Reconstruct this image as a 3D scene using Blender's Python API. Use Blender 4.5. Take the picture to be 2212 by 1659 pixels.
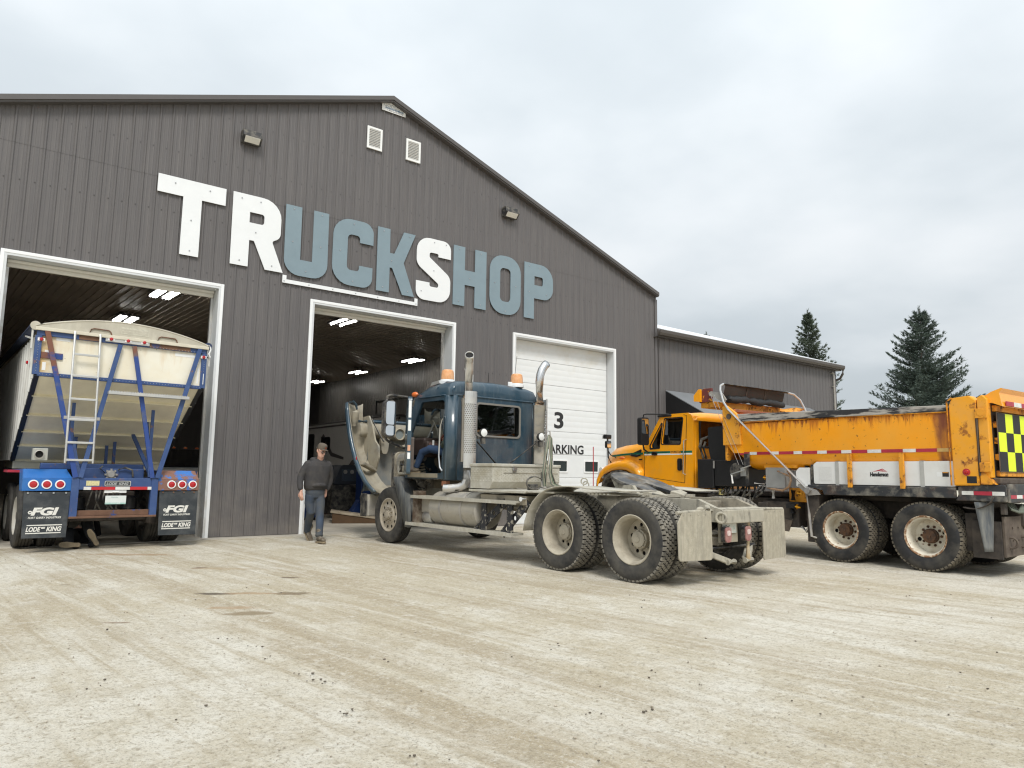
import bpy, bmesh, math, random
from mathutils import Vector, Matrix, Euler
from mathutils.geometry import tessellate_polygon
R = math.radians
rnd = random.Random(7)
for o in list(bpy.data.objects):
    bpy.data.objects.remove(o)
SC = bpy.context.scene
COL = SC.collection

# ------------------------------------------------------------------ camera
cam_d = bpy.data.cameras.new('camera')
cam = bpy.data.objects.new('camera', cam_d)
COL.objects.link(cam)
cam_d.sensor_width = 36.0
cam_d.lens = 36.0 * 1532.715 / 2212.0
cam_d.clip_start = 0.05
cam_d.clip_end = 3000.0
yaw, pitch, roll = 0.6477408, 0.1263484, 0.0140745
f_ = Vector((math.sin(yaw) * math.cos(pitch), math.cos(yaw) * math.cos(pitch), math.sin(pitch)))
r_ = Vector((math.cos(yaw), -math.sin(yaw), 0))
u_ = r_.cross(f_)
r2 = r_ * math.cos(roll) + u_ * math.sin(roll)
u2 = -r_ * math.sin(roll) + u_ * math.cos(roll)
m = Matrix((r2, u2, -f_)).transposed().to_4x4()
m.translation = Vector((0, -14.7794, 1.3225))
cam.matrix_world = m
SC.camera = cam

# ------------------------------------------------------------------ overcast sky, soft sun, exposure
SUN_EL, SUN_AZ = 50.0, 205.0
W = bpy.data.worlds.new('World')
SC.world = W
W.use_nodes = True
nt = W.node_tree
for n in list(nt.nodes):
    nt.nodes.remove(n)
def wn(t, **k):
    n = nt.nodes.new(t)
    for a, b in k.items():
        setattr(n, a, b)
    return n
def wmath(op, a, b=None):
    n = wn('ShaderNodeMath', operation=op)
    for i, x in enumerate((a, b)):
        if x is None: continue
        if isinstance(x, (int, float)): n.inputs[i].default_value = x
        else: nt.links.new(x, n.inputs[i])
    return n.outputs[0]
sky = wn('ShaderNodeTexSky', sky_type='NISHITA')
sky.sun_disc = False
sky.sun_elevation = R(SUN_EL)
sky.sun_rotation = R(SUN_AZ)
sky.dust_density = 3.0
tc = wn('ShaderNodeTexCoord')
sp = wn('ShaderNodeSeparateXYZ')
nt.links.new(tc.outputs['Generated'], sp.inputs[0])
zz = wmath('MAXIMUM', sp.outputs[2], 0.0)
den = wmath('ADD', zz, 0.22)
cx = wmath('DIVIDE', sp.outputs[0], den)
cy = wmath('DIVIDE', sp.outputs[1], den)
cb = wn('ShaderNodeCombineXYZ')
nt.links.new(cx, cb.inputs[0]); nt.links.new(cy, cb.inputs[1])
def wnoise(scale, detail, rough, off):
    mp = wn('ShaderNodeMapping'); mp.inputs['Location'].default_value = off
    nt.links.new(cb.outputs[0], mp.inputs[0])
    n = wn('ShaderNodeTexNoise'); n.inputs['Scale'].default_value = scale
    n.inputs['Detail'].default_value = detail; n.inputs['Roughness'].default_value = rough
    nt.links.new(mp.outputs[0], n.inputs['Vector'])
    return n.outputs['Fac']
n1 = wnoise(0.75, 4, 0.45, (3.1, 1.7, 0))
n2 = wnoise(2.1, 5, 0.5, (9.3, 4.2, 0))
mixn = wmath('ADD', wmath('MULTIPLY', n1, 0.7), wmath('MULTIPLY', n2, 0.3))
ramp = wn('ShaderNodeValToRGB')
ramp.color_ramp.interpolation = 'B_SPLINE'
el = ramp.color_ramp.elements
el[0].position = 0.41; el[0].color = (0.625, 0.685, 0.725, 1)
el[1].position = 0.61; el[1].color = (0.92, 0.95, 0.97, 1)
e = el.new(0.5); e.color = (0.755, 0.81, 0.845, 1)
nt.links.new(mixn, ramp.inputs[0])
# overcast luminance grows towards the zenith (CIE overcast sky)
up = wmath('ADD', wmath('MULTIPLY', zz, 0.72), 0.64)
SKYGAIN = 7.75
gain = wmath('MULTIPLY', up, SKYGAIN)
vm = wn('ShaderNodeVectorMath', operation='SCALE')
nt.links.new(ramp.outputs[0], vm.inputs[0]); nt.links.new(gain, vm.inputs['Scale'])
mx = wn('ShaderNodeMix', data_type='RGBA')
mx.inputs['Factor'].default_value = 0.94
nt.links.new(sky.outputs[0], mx.inputs['A']); nt.links.new(vm.outputs[0], mx.inputs['B'])
bg = wn('ShaderNodeBackground'); bg.inputs['Strength'].default_value = 0.1
nt.links.new(mx.outputs['Result'], bg.inputs['Color'])
wo = wn('ShaderNodeOutputWorld')
nt.links.new(bg.outputs[0], wo.inputs['Surface'])
sun_d = bpy.data.lights.new('sun', 'SUN')
sun_d.energy = 1.5
sun_d.angle = R(18)
sun_d.color = (1.0, 0.965, 0.91)
sun = bpy.data.objects.new('sun', sun_d)
COL.objects.link(sun)
sd = Vector((math.sin(R(SUN_AZ)) * math.cos(R(SUN_EL)), math.cos(R(SUN_AZ)) * math.cos(R(SUN_EL)), math.sin(R(SUN_EL))))
sun.rotation_euler = sd.to_track_quat('Z', 'Y').to_euler()
vs_ = SC.view_settings
SC.display_settings.display_device = 'sRGB'
vs_.view_transform = 'Standard'
vs_.look = 'None'
vs_.exposure = 0.66
vs_.gamma = 1.0
vs_.use_curve_mapping = False
SC.cycles.use_denoising = True
SC.cycles.denoising_input_passes = 'RGB_ALBEDO_NORMAL'
SC.cycles.denoising_prefilter = 'ACCURATE'
SC.cycles.filter_width = 1.2
SC.cycles.max_bounces = 7
SC.cycles.diffuse_bounces = 4
SC.cycles.glossy_bounces = 3
SC.cycles.transparent_max_bounces = 12
SC.cycles.sample_clamp_indirect = 6.0

# ------------------------------------------------------------------ materials
MATS = {}
class NT:
    def __init__(s, name):
        s.m = bpy.data.materials.new(name); s.m.use_nodes = True
        s.t = s.m.node_tree
        s.b = s.t.nodes['Principled BSDF']
        s.co = s.n('ShaderNodeTexCoord').outputs['Object']
    def n(s, t, **k):
        x = s.t.nodes.new(t)
        for a, b in k.items(): setattr(x, a, b)
        return x
    def l(s, a, b): s.t.links.new(a, b)
    def put(s, sock, x):
        if isinstance(x, (int, float)): sock.default_value = x
        elif isinstance(x, tuple): sock.default_value = x if len(x) != 3 or sock.type == 'VECTOR' else (*x, 1)
        else: s.l(x, sock)
    def math(s, op, a, b=None, c=None, clamp=False):
        x = s.n('ShaderNodeMath', operation=op, use_clamp=clamp)
        for i, v in enumerate((a, b, c)):
            if v is not None: s.put(x.inputs[i], v)
        return x.outputs[0]
    def noise(s, scale, detail=4, rough=.55, stretch=None, off=None, co=None, dist=0):
        c = co or s.co
        if stretch or off:
            mp = s.n('ShaderNodeMapping')
            if stretch: mp.inputs['Scale'].default_value = stretch
            if off: mp.inputs['Location'].default_value = off
            s.l(c, mp.inputs[0]); c = mp.outputs[0]
        x = s.n('ShaderNodeTexNoise')
        x.inputs['Scale'].default_value = scale; x.inputs['Detail'].default_value = detail
        x.inputs['Roughness'].default_value = rough; x.inputs['Distortion'].default_value = dist
        s.l(c, x.inputs['Vector'])
        return x.outputs['Fac']
    def mix(s, f, a, b):
        x = s.n('ShaderNodeMix', data_type='RGBA')
        s.put(x.inputs['Factor'], f); s.put(x.inputs['A'], a); s.put(x.inputs['B'], b)
        return x.outputs['Result']
    def mixf(s, f, a, b):
        x = s.n('ShaderNodeMix', data_type='FLOAT')
        s.put(x.inputs['Factor'], f); s.put(x.inputs['A'], a); s.put(x.inputs['B'], b)
        return x.outputs['Result']
    def xyz(s):
        x = s.n('ShaderNodeSeparateXYZ'); s.l(s.co, x.inputs[0]); return x.outputs
def pmat(name, col, rough=.5, metal=0., vary=.12, vs=5., bump=0., bs=60., layers=(), coat=0., spec=.5, brough=None):
    """painted / dusty surface: base colour with slow variation, then wear layers from noise"""
    if name in MATS: return MATS[name]
    N = NT(name)
    c = col
    if vary:
        f = N.noise(vs, 5, .6)
        lo = tuple(x * (1 - vary) for x in col); hi = tuple(min(1, x * (1 + vary)) for x in col)
        c = N.mix(N.math('MULTIPLY_ADD', f, 2.2, -.6, clamp=True), lo, hi)
    ro = rough; me = metal
    for L in layers:
        n_ = N.noise(L.get('scale', 6.), L.get('detail', 6), L.get('rg', .62), L.get('stretch'), L.get('off', (L.get('amt', .5) * 13.7, 2.1, 5.3)))
        f = N.math('SUBTRACT', n_, 1 - L['amt'])
        if 'zr' in L:          # dust / rust that clings low or high on the thing
            z = N.xyz()['XYZ'.index(L.get('ax', 'Z'))]
            mr = N.n('ShaderNodeMapRange'); N.l(z, mr.inputs[0])
            mr.inputs[1].default_value, mr.inputs[2].default_value = L['zr']
            mr.inputs[3].default_value, mr.inputs[4].default_value = L.get('zw', (.4, -.4))
            f = N.math('ADD', f, mr.outputs[0])
        f = N.math('MULTIPLY_ADD', f, 1 / L.get('soft', .12), .5, clamp=True)
        f = N.math('MULTIPLY', f, L.get('max', 1.))
        c = N.mix(f, c, L['col'])
        ro = N.mixf(f, ro, L.get('rough', .85))
        if metal: me = N.mixf(f, me, 0.)
    N.put(N.b.inputs['Base Color'], c); N.put(N.b.inputs['Roughness'], ro); N.put(N.b.inputs['Metallic'], me)
    N.b.inputs['Specular IOR Level'].default_value = spec
    if coat:
        N.b.inputs['Coat Weight'].default_value = coat; N.b.inputs['Coat Roughness'].default_value = .08
    if bump:
        bn = N.n('ShaderNodeBump'); bn.inputs['Strength'].default_value = bump; bn.inputs['Distance'].default_value = .01
        N.l(N.noise(bs, 5, .6), bn.inputs['Height']); N.l(bn.outputs[0], N.b.inputs['Normal'])
    MATS[name] = N.m
    return N.m
def emat(name, col, s):
    N = NT(name); N.b.inputs['Base Color'].default_value = (*col, 1)
    N.b.inputs['Emission Color'].default_value = (*col, 1); N.b.inputs['Emission Strength'].default_value = s
    return N.m
def glass(name, tint=(.10, .12, .125), rough=.02, clear=.55):
    N = NT(name)
    t = N.n('ShaderNodeBsdfTransparent'); t.inputs[0].default_value = (*[clear * (.6 + 3 * x) if clear else 0 for x in tint], 1)
    g = N.n('ShaderNodeBsdfGlossy'); g.inputs['Roughness'].default_value = rough; g.inputs[0].default_value = (.95, .97, 1, 1)
    fr = N.n('ShaderNodeFresnel'); fr.inputs['IOR'].default_value = 1.55
    mx = N.n('ShaderNodeMixShader'); N.l(N.math('MULTIPLY_ADD', fr.outputs[0], 1.6, .03, clamp=True), mx.inputs[0])
    N.l(t.outputs[0], mx.inputs[1]); N.l(g.outputs[0], mx.inputs[2])
    out = N.t.nodes['Material Output']; N.l(mx.outputs[0], out.inputs['Surface'])
    return N.m
DUST = (.45, .41, .33)
RUST = (.16, .055, .02)
def dust(amt=.5, scale=5., soft=.25, mx_=.9, **k): return dict(col=DUST, amt=amt, scale=scale, soft=soft, max=mx_, rough=.9, **k)
M = {}
M['white'] = pmat('white_paint', (.80, .81, .80), .45, vary=.03)
M['trim'] = pmat('white_trim_metal', (.82, .835, .84), .4, vary=.03)
M['siding'] = pmat('dark_ribbed_steel', (.118, .111, .111), .42, vary=.05, vs=.5, spec=.4, layers=[dict(col=(.19, .175, .165), amt=.42, scale=3, stretch=(6, 6, .25), soft=.3, max=.35, rough=.6), dict(col=(.20, .18, .16), amt=.40, scale=2.5, soft=.3, zr=(0, 2.2), zw=(.10, -.3), max=.6, rough=.8)])
M['trimdark'] = pmat('dark_trim_steel', (.085, .08, .08), .4, vary=.05, spec=.4)
M['roofwhite'] = pmat('white_roof_steel', (.78, .80, .82), .35, vary=.03)
M['black'] = pmat('black_plastic', (.012, .012, .013), .45, vary=.2)
M['blackdusty'] = pmat('dusty_black_steel', (.022, .022, .024), .55, vary=.2, layers=[dust(.42, 7, .3, .5)])
M['lettergrey'] = pmat('bluegrey_letter_panel', (.205, .275, .315), .5, vary=.05, vs=3)
M['letterwhite'] = pmat('white_letter_panel', (.78, .80, .81), .5, vary=.03, vs=3)
M['bolt'] = pmat('zinc_bolt', (.42, .43, .44), .4, metal=.7, vary=.1)
M['alu'] = pmat('dull_aluminium', (.62, .62, .60), .38, metal=.85, vary=.1, layers=[dust(.40, 6, .25, .5)])
M['chrome'] = pmat('bright_chrome', (.66, .66, .66), .27, metal=1., vary=.06)
M['steel'] = pmat('bare_steel', (.40, .39, .38), .42, metal=.6, vary=.2, layers=[dust(.5, 5, .3, .6)])
M['redlens'] = pmat('red_lens', (.42, .006, .012), .18, vary=.25, vs=60, coat=.6)
M['amber'] = pmat('amber_lens', (.74, .33, .12), .3, vary=.15, vs=30, layers=[dict(col=(.8, .6, .42), amt=.52, scale=10, soft=.3, max=.4)])
M['clear'] = pmat('clear_lens', (.75, .76, .74), .15, vary=.1, vs=40, coat=.5)
M['glassdark'] = glass('dark_cab_glass', (.06, .08, .085), .015, .36)
M['mirror'] = pmat('mirror_glass', (.86, .88, .9), .02, metal=1., vary=0)
M['print_black'] = pmat('black_print', (.02, .02, .022), .6, vary=0)
M['print_white'] = pmat('white_print', (.72, .71, .66), .6, vary=.12, vs=30)
M['print_red'] = pmat('red_print', (.5, .03, .05), .5, vary=0)
M['tape_red'] = pmat('red_reflective_tape', (.40, .025, .05), .4, vary=.15, vs=12)
M['tape_white'] = pmat('white_reflective_tape', (.72, .72, .70), .35, vary=.1, vs=12, layers=[dust(.4, 9, .3, .5)])

# ------------------------------------------------------------------ mesh helpers
def frame_of(d, up=Vector((0, 0, 1))):
    d = d.normalized()
    if abs(d.dot(up)) > .985: up = Vector((0, 1, 0))
    a = d.cross(up).normalized(); b = a.cross(d).normalized()
    return a, b
class MB:
    def __init__(s): s.v = []; s.f = []; s.mi = []
    def add(s, vs, fs, mi=0):
        o = len(s.v); s.v.extend([tuple(v) for v in vs])
        for f in fs: s.f.append([o + i for i in f]); s.mi.append(mi)
        return s
    def box(s, x0, x1, y0, y1, z0, z1, mi=0):
        v = [(x, y, z) for x in (x0, x1) for y in (y0, y1) for z in (z0, z1)]
        return s.add(v, [(0, 1, 3, 2), (4, 6, 7, 5), (0, 4, 5, 1), (2, 3, 7, 6), (0, 2, 6, 4), (1, 5, 7, 3)], mi)
    def cbox(s, c, size, rot=None, mi=0):
        c = Vector(c); h = [x / 2 for x in size]
        rm = Euler([R(a) for a in rot]).to_matrix() if rot is not None and not isinstance(rot, Matrix) else rot
        v = []
        for x in (-h[0], h[0]):
            for y in (-h[1], h[1]):
                for z in (-h[2], h[2]):
                    p = Vector((x, y, z)); v.append(c + (rm @ p if rm else p))
        return s.add(v, [(0, 1, 3, 2), (4, 6, 7, 5), (0, 4, 5, 1), (2, 3, 7, 6), (0, 2, 6, 4), (1, 5, 7, 3)], mi)
    def bar(s, p, q, w, h, up=(0, 0, 1), mi=0):
        p = Vector(p); q = Vector(q); a, b = frame_of(q - p, Vector(up)); v = []
        for c in (p, q):
            for i, j in ((-1, -1), (1, -1), (1, 1), (-1, 1)): v.append(c + a * (i * w / 2) + b * (j * h / 2))
        return s.add(v, [(3, 2, 1, 0), (4, 5, 6, 7), (0, 1, 5, 4), (1, 2, 6, 5), (2, 3, 7, 6), (3, 0, 4, 7)], mi)
    def tube(s, pts, r, n=8, mi=0, cap=True):
        pts = [Vector(p) for p in pts]; k = len(pts)
        rs = [r] * k if isinstance(r, (int, float)) else r
        a = None; v = []
        for i in range(k):
            t = (pts[min(i + 1, k - 1)] - pts[max(i - 1, 0)]).normalized()
            if a is None: a, b = frame_of(t)
            else:
                a = (a - t * a.dot(t)).normalized(); b = t.cross(a)
            for j in range(n):
                w = 2 * math.pi * j / n; v.append(pts[i] + (a * math.cos(w) + b * math.sin(w)) * rs[i])
        fs = [(i * n + j, i * n + (j + 1) % n, (i + 1) * n + (j + 1) % n, (i + 1) * n + j) for i in range(k - 1) for j in range(n)]
        if cap: fs += [tuple(range(n))[::-1], tuple(range((k - 1) * n, k * n))]
        return s.add(v, fs, mi)
    def cyl(s, p, q, r, r1=None, n=16, mi=0): return s.tube([p, q], [r, r if r1 is None else r1], n, mi)
    def lathe(s, prof, o=(0, 0, 0), axis=(1, 0, 0), n=32, mi=0, close=False):
        o = Vector(o); d = Vector(axis).normalized(); a, b = frame_of(d); v = []; k = len(prof)
        for h, r in prof:
            for j in range(n):
                w = 2 * math.pi * j / n; v.append(o + d * h + (a * math.cos(w) + b * math.sin(w)) * r)
        fs = [(i * n + j, i * n + (j + 1) % n, (i + 1) * n + (j + 1) % n, (i + 1) * n + j) for i in range(k - 1) for j in range(n)]
        if close: fs += [tuple(range(n))[::-1], tuple(range((k - 1) * n, k * n))]
        return s.add(v, fs, mi)
    def prism(s, poly, d0, d1, plane='xz', holes=(), mi=0):
        mp = {'xz': lambda u, v, d: (u, d, v), 'yz': lambda u, v, d: (d, u, v), 'xy': lambda u, v, d: (u, v, d)}[plane]
        loops = [list(poly)] + [list(h) for h in holes]
        tri = tessellate_polygon([[Vector((u, v, 0)) for u, v in l] for l in loops])
        flat = [p for l in loops for p in l]; n = len(flat)
        vs = [mp(u, v, d0) for u, v in flat] + [mp(u, v, d1) for u, v in flat]
        fs = [tuple(t) for t in tri] + [tuple(i + n for i in t)[::-1] for t in tri]
        o = 0
        for l in loops:
            k = len(l)
            for i in range(k): fs.append((o + i, o + (i + 1) % k, o + (i + 1) % k + n, o + i + n))
            o += k
        return s.add(vs, fs, mi)
    def sheet(s, poly, d, plane='xz', holes=(), mi=0):
        mp = {'xz': lambda u, v, d: (u, d, v), 'yz': lambda u, v, d: (d, u, v), 'xy': lambda u, v, d: (u, v, d)}[plane]
        loops = [list(poly)] + [list(h) for h in holes]
        tri = tessellate_polygon([[Vector((u, v, 0)) for u, v in l] for l in loops])
        return s.add([mp(u, v, d) for l in loops for u, v in l], [tuple(t) for t in tri], mi)
    def loft(s, rings, cap=True, closed=True, mi=0):
        n = len(rings[0]); k = len(rings); v = [p for r in rings for p in r]
        m_ = n if closed else n - 1
        fs = [(i * n + j, i * n + (j + 1) % n, (i + 1) * n + (j + 1) % n, (i + 1) * n + j) for i in range(k - 1) for j in range(m_)]
        if cap: fs += [tuple(range(n))[::-1], tuple(range((k - 1) * n, k * n))]
        return s.add(v, fs, mi)
    def ball(s, c, r, n=12, k=8, mi=0):
        c = Vector(c); r = (r, r, r) if isinstance(r, (int, float)) else r; rings = []
        for i in range(k + 1):
            t = math.pi * (i + .02) / (k + .04)
            rings.append([c + Vector((r[0] * math.sin(t) * math.cos(2 * math.pi * j / n), r[1] * math.sin(t) * math.sin(2 * math.pi * j / n), r[2] * math.cos(t))) for j in range(n)])
        return s.loft(rings, True, True, mi)
    def grid(s, fn, nu, nv, mi=0, thick=None):
        v = [fn(i / nu, j / nv) for i in range(nu + 1) for j in range(nv + 1)]
        fs = [(i * (nv + 1) + j, (i + 1) * (nv + 1) + j, (i + 1) * (nv + 1) + j + 1, i * (nv + 1) + j + 1) for i in range(nu) for j in range(nv)]
        return s.add(v, fs, mi)
    def mesh(s, name, mats, smooth=32, recalc=True):
        me = bpy.data.meshes.new(name)
        me.from_pydata(s.v, [], s.f)
        if not isinstance(mats, (list, tuple)): mats = [mats]
        for q in mats: me.materials.append(q)
        me.polygons.foreach_set('material_index', s.mi)
        if recalc and len(s.f) < 60000:
            bm = bmesh.new(); bm.from_mesh(me)
            bmesh.ops.recalc_face_normals(bm, faces=bm.faces); bm.to_mesh(me); bm.free()
        if smooth:
            me.polygons.foreach_set('use_smooth', [True] * len(me.polygons))
            me.set_sharp_from_angle(angle=R(smooth))
        me.update()
        return me
    def build(s, name, mats, parent=None, smooth=32, bevel=0, solid=0, recalc=True):
        o = bpy.data.objects.new(name, s.mesh(name, mats, smooth, recalc))
        COL.objects.link(o)
        if parent is not None: o.parent = parent
        if solid:
            md = o.modifiers.new('solid', 'SOLIDIFY'); md.thickness = solid; md.offset = 0
        if bevel:
            md = o.modifiers.new('bevel', 'BEVEL'); md.width = bevel; md.segments = 2; md.limit_method = 'ANGLE'; md.angle_limit = R(40)
        return o
def tag(o, label=None, cat=None, group=None, kind=None):
    for k, v in (('label', label), ('category', cat), ('group', group), ('kind', kind)):
        if v: o[k] = v
    return o
def empty(name, loc=(0, 0, 0), rz=0, parent=None):
    o = bpy.data.objects.new(name, None); COL.objects.link(o)
    o.location = loc; o.rotation_euler = (0, 0, rz); o.empty_display_size = .2
    if parent is not None: o.parent = parent
    return o
def inst(name, me, parent=None, loc=(0, 0, 0), rot=(0, 0, 0)):
    o = bpy.data.objects.new(name, me); COL.objects.link(o)
    if parent is not None: o.parent = parent
    o.location = loc; o.rotation_euler = rot
    return o
def copy_tree(o, parent=None):
    c = o.copy(); COL.objects.link(c)
    if parent is not None: c.parent = parent
    for ch in list(o.children): copy_tree(ch, c)
    return c
def rpoly(pts, seg=6):
    """polygon whose corners (x, y, r) are filleted"""
    out = []; n = len(pts)
    for i, p in enumerate(pts):
        r = p[2] if len(p) > 2 else 0
        P = Vector(p[:2])
        if not r: out.append((P.x, P.y)); continue
        A = Vector(pts[i - 1][:2]); B = Vector(pts[(i + 1) % n][:2])
        a = (A - P).normalized(); b = (B - P).normalized()
        ang = a.angle(b); t = min(r / math.tan(ang / 2), (A - P).length * .499, (B - P).length * .499)
        rr = t * math.tan(ang / 2)
        c = P + (a + b).normalized() * (rr / math.sin(ang / 2))
        s0 = P + a * t - c; s1 = P + b * t - c
        a0 = math.atan2(s0.y, s0.x); da = math.atan2(s1.y, s1.x) - a0
        while da > math.pi: da -= 2 * math.pi
        while da < -math.pi: da += 2 * math.pi
        for k in range(seg + 1):
            w = a0 + da * k / seg; out.append((c.x + rr * math.cos(w), c.y + rr * math.sin(w)))
    return out
def rrect(x0, x1, z0, z1, r, seg=5): return rpoly([(x0, z0, r), (x1, z0, r), (x1, z1, r), (x0, z1, r)], seg)
def circ(x, y, r, n=16, a0=0): return [(x + r * math.cos(a0 + 2 * math.pi * k / n), y + r * math.sin(a0 + 2 * math.pi * k / n)) for k in range(n)]
def text_obj(name, body, size, mat, M4, parent=None, bold=0., shear=0., align='LEFT', width=None, sx=1.0):
    """flat print: the words as a thin mesh placed by matrix M4 (x right, y up, z towards the viewer)"""
    cu = bpy.data.curves.new('lettering', 'FONT'); cu.body = body; cu.size = size; cu.offset = bold; cu.shear = shear
    cu.align_x = align; cu.extrude = 0.0; cu.resolution_u = 4
    to = bpy.data.objects.new('lettering', cu); COL.objects.link(to)
    dg = bpy.context.evaluated_depsgraph_get(); dg.update()
    me = bpy.data.meshes.new_from_object(to.evaluated_get(dg))
    bpy.data.objects.remove(to)
    if width:
        xs = [v.co.x for v in me.vertices]; sx = width / (max(xs) - min(xs))
    me.transform(M4 @ Matrix.Diagonal((sx, 1, 1, 1)))
    me.materials.clear(); me.materials.append(mat)
    o = bpy.data.objects.new(name, me); COL.objects.link(o)
    if parent is not None: o.parent = parent
    return o
def face_my(x, y, z): return Matrix.Translation((x, y, z)) @ Matrix.Rotation(R(90), 4, 'X')      # print facing -y
def face_mx(x, y, z): return Matrix.Translation((x, y, z)) @ Matrix.Rotation(R(-90), 4, 'Z') @ Matrix.Rotation(R(90), 4, 'X')   # print facing -x
# ================================================================== GROUND
from mathutils import noise as mnoise
def ground_material():
    N = NT('packed_pale_gravel')
    mp = N.n('ShaderNodeMapping'); mp.inputs['Rotation'].default_value = (0, 0, R(-7)); N.l(N.co, mp.inputs[0])
    rc = mp.outputs[0]
    big = N.noise(.22, 5, .6, dist=.6)
    trk = N.noise(.55, 6, .62, stretch=(2.3, .22, 1), co=rc, dist=1.1)
    trk2 = N.noise(.8, 5, .6, stretch=(.16, 1.9, 1), off=(3, 8, 0), dist=.5)
    lines = N.noise(1.0, 6, .65, stretch=(6.5, .22, 1), co=rc, off=(1, 5, 0), dist=.7)
    mid = N.noise(2.2, 8, .68, stretch=(1, .6, 1), co=rc)
    clump = N.noise(6, 8, .74, stretch=(1, .7, 1), off=(4, 1, 0))
    fine = N.noise(23, 6, .75)
    grit = N.noise(80, 4, .7)
    patchy = N.math('ADD', N.math('MULTIPLY', big, .6), N.math('MULTIPLY', mid, .4))
    def over(c, n_, k, t, w, col): return N.mix(N.math('MULTIPLY', N.math('MULTIPLY_ADD', n_, k, -k * t, clamp=True), w), c, col)
    c = N.mix(N.math('MULTIPLY_ADD', patchy, 9, -4.1, clamp=True), (.51, .455, .345), (.635, .60, .515))
    c = over(c, trk, 7, .53, .68, (.425, .36, .25))
    c = over(c, trk2, 6, .54, .45, (.43, .37, .265))
    xy = N.xyz(); wob = N.math('MULTIPLY_ADD', N.noise(.9, 3, .5, off=(7, 7, 0)), .7, -.35)
    for (k2, k1, k0, hw, wt) in ((-.0154, -.3306, .496, .38, .75), (-.0154, -.3306, 1.35, .16, .45), (-.0123, -.1003, 3.51, .30, .65), (-.0337, -.7983, .0998, .34, .6), (.0817, .9385, 7.8815, .34, .6), (-.0087, .124, 1.821, .24, .65), (.0, -.03, 6.1, .25, .5), (.0, -.03, 8.2, .25, .5)):
        px_ = N.math('MULTIPLY_ADD', N.math('MULTIPLY_ADD', xy[1], k2, k1), xy[1], k0)
        d = N.math('ABSOLUTE', N.math('ADD', N.math('SUBTRACT', xy[0], px_), wob))
        f = N.math('MULTIPLY', N.math('MULTIPLY_ADD', d, -2.2 / hw, 2.2, clamp=True), N.math('MULTIPLY_ADD', N.math('ADD', lines, mid), 5, -4.3, clamp=True))
        c = N.mix(N.math('MULTIPLY', f, wt), c, (.40, .335, .235))
    c = over(c, lines, 9, .53, .60, (.39, .325, .22))
    c = over(c, lines, -9, .44, .55, (.66, .63, .55))
    c = over(c, mid, 9, .54, .42, (.65, .62, .54))
    c = over(c, clump, 12, .54, .45, (.41, .36, .265))
    c = over(c, clump, -12, .455, .48, (.68, .65, .57))
    c = over(c, fine, 12, .53, .62, (.31, .265, .19))
    c = over(c, fine, -12, .44, .45, (.72, .695, .62))
    c = over(c, grit, 12, .555, .65, (.23, .20, .15))
    c = over(c, grit, -12, .42, .45, (.74, .72, .66))
    # oil drips and damp spots in the yard, and broad darker patches under vehicles
    for (sx, sy, ax, ay, col, st) in STAINS_AND_PATCHES:
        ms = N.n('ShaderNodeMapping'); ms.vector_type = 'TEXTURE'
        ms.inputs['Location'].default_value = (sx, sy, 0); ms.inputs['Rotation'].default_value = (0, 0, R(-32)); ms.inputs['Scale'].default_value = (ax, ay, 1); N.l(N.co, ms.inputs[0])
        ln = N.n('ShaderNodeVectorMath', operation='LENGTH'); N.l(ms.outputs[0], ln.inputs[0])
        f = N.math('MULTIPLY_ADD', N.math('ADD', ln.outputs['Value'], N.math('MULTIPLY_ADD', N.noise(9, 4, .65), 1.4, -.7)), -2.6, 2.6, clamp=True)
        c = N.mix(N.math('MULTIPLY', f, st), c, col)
    N.l(c, N.b.inputs['Base Color']); N.b.inputs['Roughness'].default_value = .92; N.b.inputs['Specular IOR Level'].default_value = .25
    h = N.math('ADD', N.math('ADD', N.math('MULTIPLY', fine, .5), N.math('MULTIPLY', grit, .28)), N.math('ADD', N.math('ADD', N.math('MULTIPLY', mid, .9), N.math('MULTIPLY', clump, 1.0)), N.math('MULTIPLY', trk, 1.2)))
    b = N.n('ShaderNodeBump'); b.inputs['Strength'].default_value = .8; b.inputs['Distance'].default_value = .035
    N.l(h, b.inputs['Height']); N.l(b.outputs[0], N.b.inputs['Normal'])
    return N.m
STAINS_AND_PATCHES = [(2.23, -6.58, .22, .08, (.075, .06, .045), .8), (2.93, -6.97, .26, .12, (.19, .145, .09), .8), (2.19, -7.83, .26, .12, (.23, .175, .10), .75), (3.3, -5.84, .13, .08, (.14, .10, .07), .8),
          (2.61, -4.35, .12, .08, (.16, .10, .07), .8), (1.15, -7.65, .15, .03, (.20, .13, .08), .8), (.99, -5.06, .07, .03, (.14, .11, .08), .8), (2.55, -6.75, .34, .08, (.36, .24, .13), .6),
          (2.15, -7.48, .32, .08, (.38, .25, .14), .5), (2.15, -2.2, .75, .16, (.33, .21, .11), .6), (2.9, -4.6, .5, .12, (.38, .29, .18), .5), (7.2, -4.2, .9, .35, (.24, .21, .16), .45), (12.6, -8.6, 1.5, 1.6, (.24, .21, .16), .45), (2.0, .3, 1.3, .8, (.2, .17, .13), .5)]  # last three: broad darker patches beneath tractor, dump truck and trailer
GYELLOW = -.055
def gz(x, y):
    s = min(1, max(0, (x - 9.4) / 1.6)) * min(1, max(0, (-1.0 - y) / 3.0))
    s = s * s * (3 - 2 * s)
    return GYELLOW * s
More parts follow.
